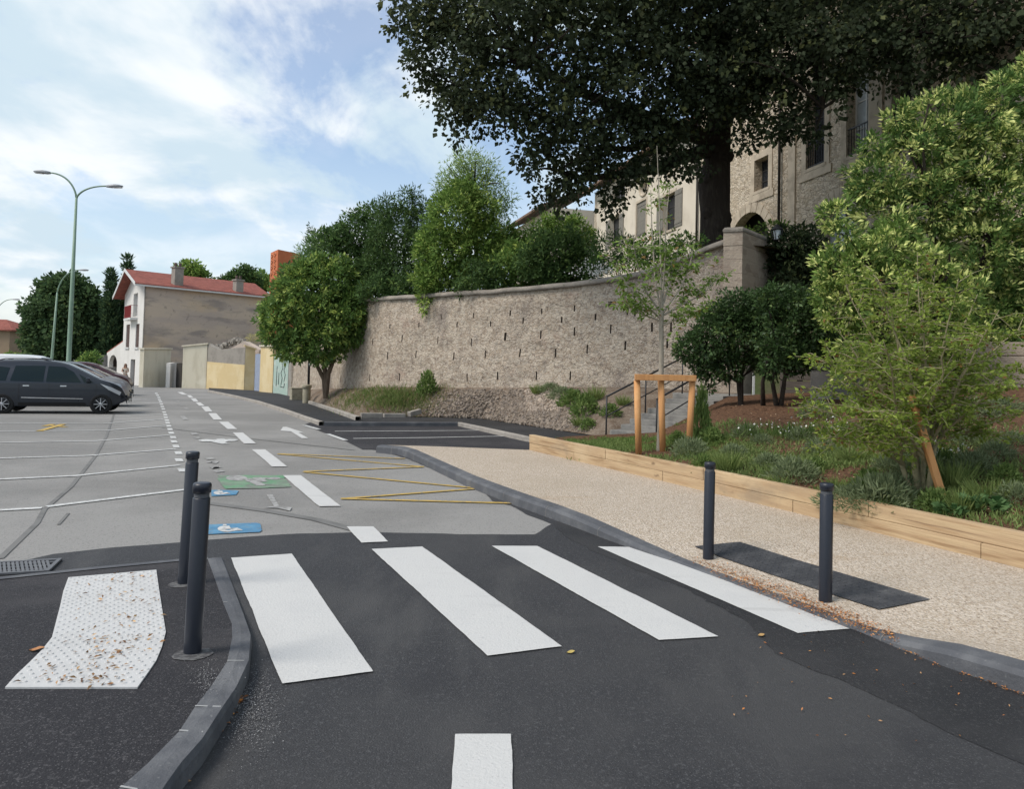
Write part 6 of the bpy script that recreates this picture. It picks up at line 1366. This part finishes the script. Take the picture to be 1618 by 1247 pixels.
pts = [(hit(rp.uniform(520, 700), rp.uniform(622, 652)), .6) for _ in range(40)]
carpet('dry_grass', pts, 60, .08, .25, .3, (.22, .17, .08), (.36, .29, .16), 'dry straw coloured grass on the bank', .08)
# stones of the gravel bank
ico = bmesh.new(); bmesh.ops.create_icosphere(ico, subdivisions=1, radius=1); IV = np.array([v.co[:] for v in ico.verts]); IF = np.array([[v.index for v in f.verts] for f in ico.faces]); ico.free()
def stones(name, P, S, cols, mat, label, loc):
    n = len(P); V = []; 
    for i in range(n):
        A = RNG.normal(size=(3, 3)); q, _ = np.linalg.qr(A); V.append((IV * (1 + .22 * RNG.normal(size=(len(IV), 1)))) * (S[i] * np.array([1, .75 + .3 * RNG.random(), .55])) @ q + P[i])
    V = np.concatenate(V) - np.array(loc); Fc = (IF[None] + (np.arange(n) * len(IV))[:, None, None]).reshape(-1, 3)
    me = bpy.data.meshes.new(name); me.from_pydata(V.tolist(), [], Fc.tolist()); a = me.color_attributes.new('tint', 'FLOAT_COLOR', 'POINT')
    c = np.ones((n, len(IV), 4), np.float32); c[:, :, :3] = cols[:, None, :]; a.data.foreach_set('color', c.reshape(-1))
    o = link_mesh(name, me, mat); o.location = loc; ORG[o.name] = Vector(loc); return tag(o, kind='stuff', label=label)
P, S, Cc = [], [], []
while len(P) < 5200:
    u = rp.uniform(655, 985); v = rp.uniform(616, 688)
    if v > 660 + (u - 655) * .055 + 8 or (u > 880 and rp.random() < (u - 880) / 60): continue
    if u < 720 and rp.random() < (720 - u) / 75: continue
    P.append(hit(u, v)); S.append(rp.choice((.022, .03, .035, .045, .06)) * rp.uniform(.7, 1.3)); t_ = rp.random(); w = rp.uniform(.8, 1.25) * (1.45 if 830 < u < 900 and v < 650 else 1); Cc.append([(.20 * (1 - t_) + .27 * t_) * w, (.168 * (1 - t_) + .22 * t_) * w, (.142 * (1 - t_) + .172 * t_) * w])
stones('loose_stones', np.array(P), S, np.array(Cc), M_gravel, 'loose pale stones covering the bank below the wall', tuple(P[0]))
# dry leaves and catkins along the kerbs, on the mat and on the mulch
def litter(name, pts, lmin, lmax, pal, label, wid=.5):
    n = len(pts); P = np.array(pts) + np.array([0, 0, .006]); a = RNG.random(n) * 6.283; D = unit(np.stack((np.cos(a), np.sin(a), RNG.normal(size=n) * .22 + .1), 1)); pal = np.array(pal); C = pal[RNG.integers(0, len(pal), n)] * (1 + .25 * RNG.normal(size=(n, 1))).clip(.4, 1.6)
    G = np.tile(np.array([[0, 0, 1.0]]), (n, 1))
    o = leaf_mesh(name, P, D, lmin + (lmax - lmin) * RNG.random(n), wid, C, M_litter, None, loc=tuple(P[0]), G=G); return tag(o, kind='stuff', label=label)
ORN = ((.42, .16, .04), (.34, .13, .04), (.50, .24, .08), (.28, .12, .05), (.38, .22, .11)); BRN = ((.26, .14, .06), (.36, .21, .10), (.18, .09, .045), (.45, .28, .13))
pts = []
for _ in range(2800):
    t_ = rp.random(); u = 1095 + t_ * 330; v = 886 + t_ * 120 + rp.gauss(0, 3.5 + 4 * math.sin(t_ * 3.1)) + (5 * t_); 
    if rp.random() < .35 + .65 * math.sin(min(1, t_ * 1.1) * 3.0): p = onf(u, v, zr); pts.append((p.x, p.y, zr(p.x, p.y)))
for _ in range(1300):
    t_ = rp.random() ** .8; u = 1400 + t_ * 330; v = 1012 + t_ * 122 + abs(rp.gauss(0, 5)) - 2; p = gr(u, v, .006); pts.append((p.x, p.y, .007))
for _ in range(60): p = gr(rp.uniform(1150, 1618), rp.uniform(990, 1180), .006); pts.append((p.x, p.y, .007))
litter('leaf_litter', pts, .010, .026, ORN, 'rusty orange catkin litter gathered along the path kerb', .35)
pts = []
for _ in range(420):
    t_ = rp.random(); u = 372 - t_ * 95 + rp.gauss(0, 5) + 6; v = 1100 + t_ * 140; p = gr(u, v, .004); pts.append((p.x, p.y, .005))
litter('leaf_litter', pts, .012, .035, ORN, 'orange dead leaves caught against the kerb of the corner pavement', .5)
pts = []
for _ in range(260):
    t_ = rp.random(); i = rp.randrange(len(ML) - 1); p = ML[i].lerp(ML[i + 1], rp.random()).lerp(MR[i].lerp(MR[i + 1], rp.random()), min(.97, max(.05, rp.gauss(.58, .22)))); pts.append((p.x, p.y, zl(p.x, p.y) + .010))
litter('leaf_litter', pts, .014, .038, BRN, 'small dry leaves scattered on the white tactile mat', .4)
pts = [(p.x, p.y, p.z) for p in (hit(rp.uniform(1010, 1618), rp.uniform(640, 815)) for _ in range(2600))]
litter('bark_chips', pts, .02, .06, ((.20, .11, .065), (.28, .17, .10), (.12, .065, .04), (.36, .26, .17), (.09, .05, .03)), 'bark chips over the mulch bed', .45)
for u, v, zf, L_, lab, c in ((58, 1029, zl, .07, 'single tan dead leaf lying beside the tactile mat', (.42, .20, .09)), (902, 1033, gz(.004), .05, 'single yellow leaf lying on the tarmac past the second white stripe', (.50, .38, .12)), (1203, 1006, gz(.007), .05, 'single brown leaf on the dark tarmac below the last white stripe', (.40, .25, .10))):
    p = onf(u, v, zf); n = 7
    me = MB(); rows = [[Vector((x * L_, s_ * math.sin(math.pi * min(1, max(0, .04 + .92 * (x + .5)))) * L_ * .34, .006 + .10 * L_ * abs(s_) + .05 * L_ * math.sin(x * 5))) for s_ in (-1, 0, 1)] for x in [k / n - .5 for k in range(n + 1)]]
    me.grid(rows); m_ = surf('leaf ' + lab[:12], c, [(tuple(x * .6 for x in c), 'noise', 60, .45, .7, .8)], .8); o = me.build('fallen_leaf', m_); o.location = p; o.rotation_euler = (0, 0, .4); tag(o, lab, 'leaf')
for u, v, w in ((380, 1105, 30), (400, 1130, 26), (352, 1095, 16), (392, 985, 10), (385, 925, 10), (365, 1150, 20)):
    p = gr(u, v, .005); rr = w / FPX * p.y; nn = 20; q = [Vector((p.x + rr * (1 + .5 * mnoise.noise(Vector((k * .8, u, 0)))) * math.cos(6.283 * k / nn), p.y + rr * 1.4 * (1 + .5 * mnoise.noise(Vector((k * .8, u, 5)))) * math.sin(6.283 * k / nn), .0068)) for k in range(nn)]
pts = []
for _ in range(2600): u, v = rp.gauss(394, 24), rp.gauss(1120, 34); p = gr(u, v, .004); pts.append((p.x, p.y, .0045))
for _ in range(500): u, v = rp.gauss(330, 16), rp.gauss(1075, 14); p = onf(u, v, zl); pts.append((p.x, p.y, zl(p.x, p.y) + .002))
litter('cement_dust', pts, .002, .007, ((.26, .255, .25), (.20, .197, .195)), 'pale grit scattered on the tarmac beside the curved kerb', .8)

# ------------------------------------------------------------------ cars
def car(name, label, base, rz, prof_top, L, W, body_m, wins, wheels, zb=.24, belt=.95, tumble=.34, sc=1.0, rails=False, front_x=None, wsx=None, rear_light=True, plate=True):
    """profile along x from the tail (0) to the nose (L); base is the ground point below the middle"""
    t = thing(name, base, label, 'car', None, rz)
    xs = np.linspace(0, L, 61); px_, pz_ = zip(*prof_top); zt = np.interp(xs, px_, pz_)
    for _ in range(2): zt[1:-1] = zt[1:-1] * .6 + (zt[:-2] + zt[2:]) * .2
    def hw(x):   # half width in plan
        e = min(x, L - x); return W / 2 * (1 - .30 * (1 - sstep(0, .75, e)) ** 2.0 - .05 * (1 - sstep(0, 1.6, e)))
    def zbot(x): e = min(x, L - x); return zb + .16 * (1 - sstep(0, .45, e))
    def yz(x, z, top):
        b = min(belt, top - .10); y = hw(x)
        lo = zbot(x); y *= 1 - .055 * max(0, (lo + .30 - z) / .30) ** 2 - .012 * ((z - .6) / .4) ** 2
        if z > b: y -= tumble * (z - b) + .06 * ((z - b) / .6) ** 2
        return y
    rows = []
    for x, top in zip(xs, zt):
        b = min(belt, top - .10); lo = zbot(x); zs = [lo, lo + .06, lo + .2, (lo + b) / 2 + .03, b - .05, b, b + (top - b) * .3, b + (top - b) * .6, b + (top - b) * .84]
        half = [Vector((x - L / 2, yz(x, z, top), z)) for z in zs]
        yr = yz(x, b + (top - b) * .84, top); rt = (top - (b + (top - b) * .84))
        for k in (1, 2, 3): a = k / 3 * math.pi / 2; half.append(Vector((x - L / 2, yr - (1 - math.cos(a)) * .09, b + (top - b) * .84 + math.sin(a) * rt)))
        yq = half[-1].y
        for f_ in (.6, .25): half.append(Vector((x - L / 2, yq * f_, top + .018 * (1 - f_ * f_))))
        rows.append(half + [Vector((v.x, -v.y, v.z)) for v in half[::-1]])
    mb = MB(); mb.grid(rows, closed=True); m = len(rows[0])
    for r, rev in ((rows[0], 1), (rows[-1], 0)): mb.add(r, [tuple(range(m))[::-1] if rev else tuple(range(m))])
    body = mb.build('body', body_m); body.parent = t
    wr = .315
    cs = []
    for wx in wheels:
        for sg in (-1, 1): c = MB(); c.lathe((wx - L / 2, sg * (W / 2 - .1), wr + .01), [(0, -.22), (wr + .065, -.22), (wr + .065, .25), (0, .25)], 26, 'Y', 0, False); cs.append(c)
    cut(body, cs)
    body.data.materials.clear(); body.data.materials.append(body_m)
    def top_at(x): return float(np.interp(x, xs, zt))
    def sidepatch(nm, poly, mat, par, off=.006, both=True, n=6):
        for sg in ((-1, 1) if both else (-1,)):
            bm = bmesh.new(); vs = [bm.verts.new((x, 0, z)) for x, z in poly]; bm.faces.new(vs)
            for k in range(1, 9): zc = min(z for _, z in poly) + (max(z for _, z in poly) - min(z for _, z in poly)) * k / 9; bmesh.ops.bisect_plane(bm, geom=bm.verts[:] + bm.edges[:] + bm.faces[:], plane_co=(0, 0, zc), plane_no=(0, 0, 1))
            xl = [x for x, _ in poly]
            for k in range(1, 9): xc = min(xl) + (max(xl) - min(xl)) * k / 9; bmesh.ops.bisect_plane(bm, geom=bm.verts[:] + bm.edges[:] + bm.faces[:], plane_co=(xc, 0, 0), plane_no=(1, 0, 0))
            for v in bm.verts: x, z = v.co.x, v.co.z; v.co = Vector((x - L / 2, sg * (yz(x, z, top_at(x)) + off), z))
            bmesh.ops.recalc_face_normals(bm, faces=bm.faces); me = bpy.data.meshes.new(nm); bm.to_mesh(me); bm.free()
            for p in me.polygons: p.use_smooth = True
            o = bpy.data.objects.new(nm, me); COL.objects.link(o); me.materials.append(mat); o.parent = par
    for w in wins: sidepatch('side_window', w, M_cglass, t)
    # windscreen: the top skin between two stations
    if wsx:
        for nm, (xa, xb) in (('windscreen', wsx[0]), ('rear_window', wsx[1])):
            rr = []
            for k in range(9):
                x = xa + (xb - xa) * k / 8; tp = top_at(x); b = min(belt, tp - .10); yq = yz(x, b + (tp - b) * .84, tp) - .10
                sl = (top_at(x + .02) - top_at(x - .02)) / .04; nn = Vector((-sl, 0, 1)).normalized() * .008
                rr.append([Vector((x - L / 2, yq * f_, tp + .018 * (1 - min(1, abs(f_)) ** 2))) + nn for f_ in (-1, -.6, -.25, 0, .25, .6, 1)])
            MB().grid(rr).build(nm, M_cglass).parent = t
    for wx in wheels:
        for sg in (-1, 1):
            c = (wx - L / 2, sg * (W / 2 - .115), wr); w = MB(); w.lathe(c, [(.20, -.10), (wr - .03, -.105), (wr, -.08), (wr, .08), (wr - .03, .105), (.20, .10), (.20, -.10)], 28, 'Y'); wo_ = w.build('wheel', M_tyre); wo_.parent = t
            rm = MB(); yo = c[1] + sg * .095
            rm.lathe((c[0], yo, wr), [(.215, -.02), (.215, .012), (.19, .012), (.185, -.03)], 28, 'Y')
            for k in range(8):
                a = 6.283 * k / 8; d = Vector((math.cos(a), 0, math.sin(a))); rm.bar(Vector((c[0], yo, wr)) + d * .045, Vector((c[0], yo, wr)) + d * .19, .02, .062, up=(0, 1, 0))
            rm.lathe((c[0], yo, wr), [(0, -.025), (.055, -.02), (.055, .016), (0, .02)], 14, 'Y'); rm.build('rim', M_alloy).parent = wo_
            MB().lathe((c[0], c[1] + sg * .06, wr), [(0, -.01), (.2, -.01), (.2, .01), (0, .01)], 20, 'Y').build('brake_disc', M_iron).parent = wo_
    # lamps, mirrors, handles, seams
    for sg in (-1, 1):
        xh = L - .44; zh = top_at(xh) - .13
        sidepatch_one = [(xh - .30, zh + .03), (xh + .10, zh - .10), (xh + .26, zh - .20), (xh + .14, zh - .20), (xh - .1, zh - .10)]
        xm = front_x - L / 2; zm = belt + .10; ym = yz(front_x, belt + .05, top_at(front_x))
        mm = MB(); mm.box((xm, sg * (ym + .11), zm), (.11, .20, .14), Matrix.Rotation(sg * -.2, 3, 'Z'), .03); mm.bar((xm + .03, sg * ym, zm - .05), (xm + .02, sg * (ym + .08), zm - .03), .04); mm.build('mirror', body_m).parent = t
    sidepatch('headlight', [(L - .74, top_at(L - .74) - .13), (L - .42, top_at(L - .42) - .14), (L - .16, top_at(L - .2) - .17), (L - .20, top_at(L - .2) - .27), (L - .5, top_at(L - .5) - .25)], M_hlamp, t, .006)
    if rear_light: sidepatch('tail_light', [(.06, .95), (.16, .90), (.22, 1.22), (.14, 1.30)], M_tail, t, .006)
    for a, b in ((wheels[0] + .55, .62), (wheels[0] + 1.55, .62)):
        if a < front_x - .2:
            sidepatch('door_handle', [(a - .02, belt - .12), (a + .15, belt - .12), (a + .15, belt - .085), (a - .02, belt - .085)], M_chrome, t, .022)
    xd = [wheels[0] + .42, wheels[0] + 1.22, front_x + .22]
    for x in xd: sidepatch('door_seam', [(x, zb + .22), (x + .012, zb + .22), (x + .012, belt - .02), (x, belt - .02)], M_iron, t, .003)
    sidepatch('side_moulding', [(wheels[0] + .5, .50), (wheels[1] - .5, .47), (wheels[1] - .5, .495), (wheels[0] + .5, .53)], M_chrome, t, .008)
    sidepatch('sill', [(wheels[0] + .42, zb + .015), (wheels[1] - .42, zb + .015), (wheels[1] - .42, zb + .12), (wheels[0] + .42, zb + .12)], M_plastic, t, .004)
    mb = MB(); mb.box((L / 2 - .045, 0, .47), (.10, W * .52, .14), None, .02); mb.build('grille', M_plastic).parent = t
    if plate: MB().box((L / 2 + .012, 0, .40), (.014, .5, .11), None, .003).build('number_plate', M_wframe).parent = t
    if rails:
        for sg in (-1, 1):
            pts = [Vector((x - L / 2, sg * (yz(x, top_at(x) - .05, top_at(x)) - .09), top_at(x) + .04 - (.05 if k in (0, 6) else 0))) for k, x in enumerate(np.linspace(.55, front_x - 1.1, 7))]; MB().tube(pts, .018, 6).build('roof_rail', M_iron).parent = t
    t.scale = (sc, sc, sc); return t
M_cglass = surf('car glass', (.008, .016, .016), (), .08, (), .3)
M_tyre = surf('tyre rubber', (.018, .018, .018), (), .85)
M_alloy = surf('silver wheel', (.45, .46, .47), (), .35, (), .5, .6)
M_hlamp = surf('headlamp', (.50, .52, .54), (), .08, (), .6)
M_tail = surf('tail lamp', (.35, .02, .02), (), .12, (), .6)
M_chrome = surf('bright trim', (.55, .56, .57), (), .25, (), .5, .7)
M_plastic = surf('black plastic', (.016, .016, .017), (), .6)
M_cgrey = surf('graphite car paint', (.020, .025, .034), (), .34, (), .35, .0, .35)
M_cblack = surf('blue black car paint', (.008, .010, .016), (), .3, (), .35, .0, .4)
M_cred = surf('dark plum car paint', (.050, .014, .018), (), .3, (), .35, .0, .4)
M_cwhite = surf('white car paint', (.62, .63, .63), (), .3, (), .5, 0, 1.0)
mpv = [(0, .62), (.03, 1.0), (.10, 1.32), (.24, 1.56), (.5, 1.64), (1.3, 1.665), (2.1, 1.645), (2.45, 1.58), (2.85, 1.40), (3.2, 1.22), (3.42, 1.11), (3.7, 1.03), (3.95, .93), (4.1, .80), (4.19, .62), (4.21, .45), (4.22, .44)]
wn = [[(.36, 1.03), (.92, 1.02), (.98, 1.42), (.62, 1.46), (.44, 1.34)], [(1.04, 1.02), (1.92, 1.0), (1.92, 1.49), (1.12, 1.48)], [(2.0, 1.0), (2.96, .99), (2.72, 1.31), (2.44, 1.47), (2.0, 1.49)], [(3.04, .99), (3.30, .99), (2.86, 1.26)]]
def place(px, py, rz, lx, ly):   # ground point of the near front wheel
    p = gr(px, py); v = Matrix.Rotation(rz, 3, 'Z') @ Vector((lx, ly, 0)); q = p - v; q.z = prof(p.y); return q
cp = place(158, 654.5, R(20), (3.52 - 2.11) * .96, -.80)
car('people_carrier', 'dark graphite people carrier parked side-on, nearest of the parked cars', cp, R(20), mpv, 4.22, 1.80, M_cgrey, wn, (.86, 3.52), belt=.98, sc=.97, rails=True, front_x=3.15, wsx=((2.5, 3.40), (.06, .30)))
car('dark_car', 'blue-black car parked behind the graphite people carrier, only its nose and screen in view', place(170, 643, R(20), 1.355, -.8), R(20), [(x * .96, z * .97) for x, z in mpv], 4.05, 1.74, M_cblack, [[(x * .96, z * .97) for x, z in w] for w in wn], (.84, 3.38), belt=.95, front_x=3.0, wsx=((2.42, 3.26), (.06, .28)))
p = at(128, 600, 33); van = [(0, .7), (.02, 1.3), (.08, 1.72), (.25, 1.86), (.9, 1.9), (2.0, 1.9), (2.5, 1.86), (2.8, 1.72), (3.2, 1.42), (3.55, 1.18), (3.9, 1.06), (4.2, .92), (4.34, .7), (4.38, .5)]
wv_ = [[(2.0, 1.12), (2.95, 1.1), (2.7, 1.5), (2.45, 1.66), (2.0, 1.68)], [(1.0, 1.12), (1.9, 1.12), (1.9, 1.68), (1.02, 1.68)]]
car('white_van', 'small white van parked beyond the dark cars, its pale roof showing above them', Vector((p.x - 2.3, 33.2, prof(33.2))), R(12), van, 4.38, 1.8, M_cwhite, wv_, (.86, 3.52), belt=1.06, front_x=3.05, wsx=((2.66, 3.5), (.02, .2)))
car('plum_car', 'dark plum car parked farthest along the row near the white house', place(182, 625.5, R(20), 1.355, -.8), R(20), [(x * .96, z) for x, z in mpv], 4.05, 1.76, M_cred, [[(x * .96, z) for x, z in w] for w in wn], (.84, 3.38), belt=.98, front_x=3.0, wsx=((2.42, 3.26), (.06, .28)))

# ------------------------------------------------------------------ the woman by the house
M_skin = surf('skin', (.42, .24, .16), (), .55)
M_top = surf('cream top', (.58, .52, .44), [((.48, .42, .35), 'noise', 14, .45, .7, .5)], .9)
M_jean = surf('dark trousers', (.03, .035, .05), (), .9)
M_hair = surf('auburn hair', (.075, .030, .022), [((.11, .045, .03), 'noise', (20, 20, 3), .45, .7, .7)], .6)
def skin_body(name, joints, bones, mat, parent, sub=2):
    me = bpy.data.meshes.new(name); me.from_pydata([j[0] for j in joints], bones, []); o = bpy.data.objects.new(name, me); COL.objects.link(o)
    sk = o.modifiers.new('s', 'SKIN'); sk.use_smooth_shade = True; ss_ = o.modifiers.new('u', 'SUBSURF'); ss_.levels = sub; ss_.render_levels = sub
    for i, v in enumerate(me.skin_vertices[0].data): r = joints[i][1]; v.radius = r if isinstance(r, tuple) else (r, r); v.use_root = (i == 0)
    bpy.context.view_layer.update(); me2 = bpy.data.meshes.new_from_object(o.evaluated_get(bpy.context.evaluated_depsgraph_get())); o.modifiers.clear(); o.data = me2; me2.materials.clear(); me2.materials.append(mat)
    for p in me2.polygons: p.use_smooth = True
    o.parent = parent; return o
pb = at(197, 610, 50.5); pb = Vector((pb.x, 50.5, prof(50.5))); pw = thing('person', pb, 'person with long auburn hair in a cream top, looking at a phone', 'person', None, R(200))
ph_ = .93
body = skin_body('body', [((0, 0, .93), (.14, .10)), ((0, .005, 1.08), (.115, .085)), ((0, .01, 1.25), (.135, .09)), ((0, .005, 1.39), (.10, .07)), ((0, .01, 1.47), (.048, .05)), ((0, .025, 1.55), (.062, .07)), ((0, .03, 1.63), (.07, .085)), ((0, .02, 1.70), (.045, .055)), ((0, .105, 1.585), (.012, .016)),
    ((-.16, 0, 1.385), .048), ((-.20, .02, 1.14), .036), ((-.10, .24, 1.12), .028), ((-.07, .31, 1.14), (.032, .014)), ((.16, 0, 1.385), .048), ((.20, .02, 1.14), .036), ((.10, .24, 1.14), .028), ((.07, .31, 1.17), (.032, .014)),
    ((-.085, 0, .86), .085), ((-.10, .02, .48), .055), ((-.10, -.02, .09), .036), ((-.105, .12, .035), (.034, .025)), ((.085, 0, .86), .085), ((.10, .03, .48), .055), ((.11, 0, .09), .036), ((.115, .14, .035), (.034, .025)),
    ((-.075, .36, 1.165), .009), ((-.06, .365, 1.155), .009), ((-.045, .36, 1.145), .009), ((-.085, .345, 1.18), .009), ((-.035, .32, 1.175), .010), ((.075, .36, 1.195), .009), ((.06, .365, 1.185), .009), ((.045, .36, 1.175), .009), ((.085, .345, 1.205), .009), ((.035, .33, 1.205), .010)],
    [(0, 1), (1, 2), (2, 3), (3, 4), (4, 5), (5, 6), (6, 7), (5, 8), (3, 9), (9, 10), (10, 11), (11, 12), (3, 13), (13, 14), (14, 15), (15, 16), (0, 17), (17, 18), (18, 19), (19, 20), (0, 21), (21, 22), (22, 23), (23, 24), (12, 25), (12, 26), (12, 27), (12, 28), (12, 29), (16, 30), (16, 31), (16, 32), (16, 33), (16, 34)], M_skin, pw)
skin_body('top', [((0, 0, .90), (.165, .125)), ((0, .005, 1.08), (.135, .10)), ((0, .01, 1.25), (.152, .108)), ((0, .005, 1.375), (.125, .085)), ((-.155, 0, 1.37), .062), ((.155, 0, 1.37), .062)], [(0, 1), (1, 2), (2, 3), (3, 4), (3, 5)], M_top, pw)
skin_body('trousers', [((0, 0, .90), (.155, .118)), ((-.088, 0, .82), .10), ((-.10, .02, .48), .07), ((-.10, -.02, .12), .055), ((.088, 0, .82), .10), ((.10, .03, .48), .07), ((.11, 0, .12), .055)], [(0, 1), (1, 2), (2, 3), (0, 4), (4, 5), (5, 6)], M_jean, pw)
skin_body('hair', [((0, -.03, 1.70), (.075, .07)), ((0, -.045, 1.62), (.098, .07)), ((0, -.06, 1.50), (.10, .055)), ((0, -.075, 1.36), (.10, .04)), ((0, -.085, 1.24), (.06, .02)), ((-.07, .03, 1.52), .032), ((-.085, .04, 1.36), .026), ((.07, .03, 1.52), .032), ((.085, .04, 1.36), .026)], [(0, 1), (1, 2), (2, 3), (3, 4), (1, 5), (5, 6), (1, 7), (7, 8)], M_hair, pw)
MB().box((0, .118, 1.635), (.13, .012, .038), None, .005).build('sunglasses', M_iron).parent = pw
po = Matrix.Rotation(R(200), 3, 'Z') @ Vector((.06, .37, 1.21)) + pb
tag(MB().box((0, 0, 0), (.075, .010, .15), Matrix.Rotation(R(200), 3, 'Z') @ Matrix.Rotation(R(-35), 3, 'X'), .004).build('phone', M_iron), 'small dark phone held up by the person near the white house', 'phone').location = po
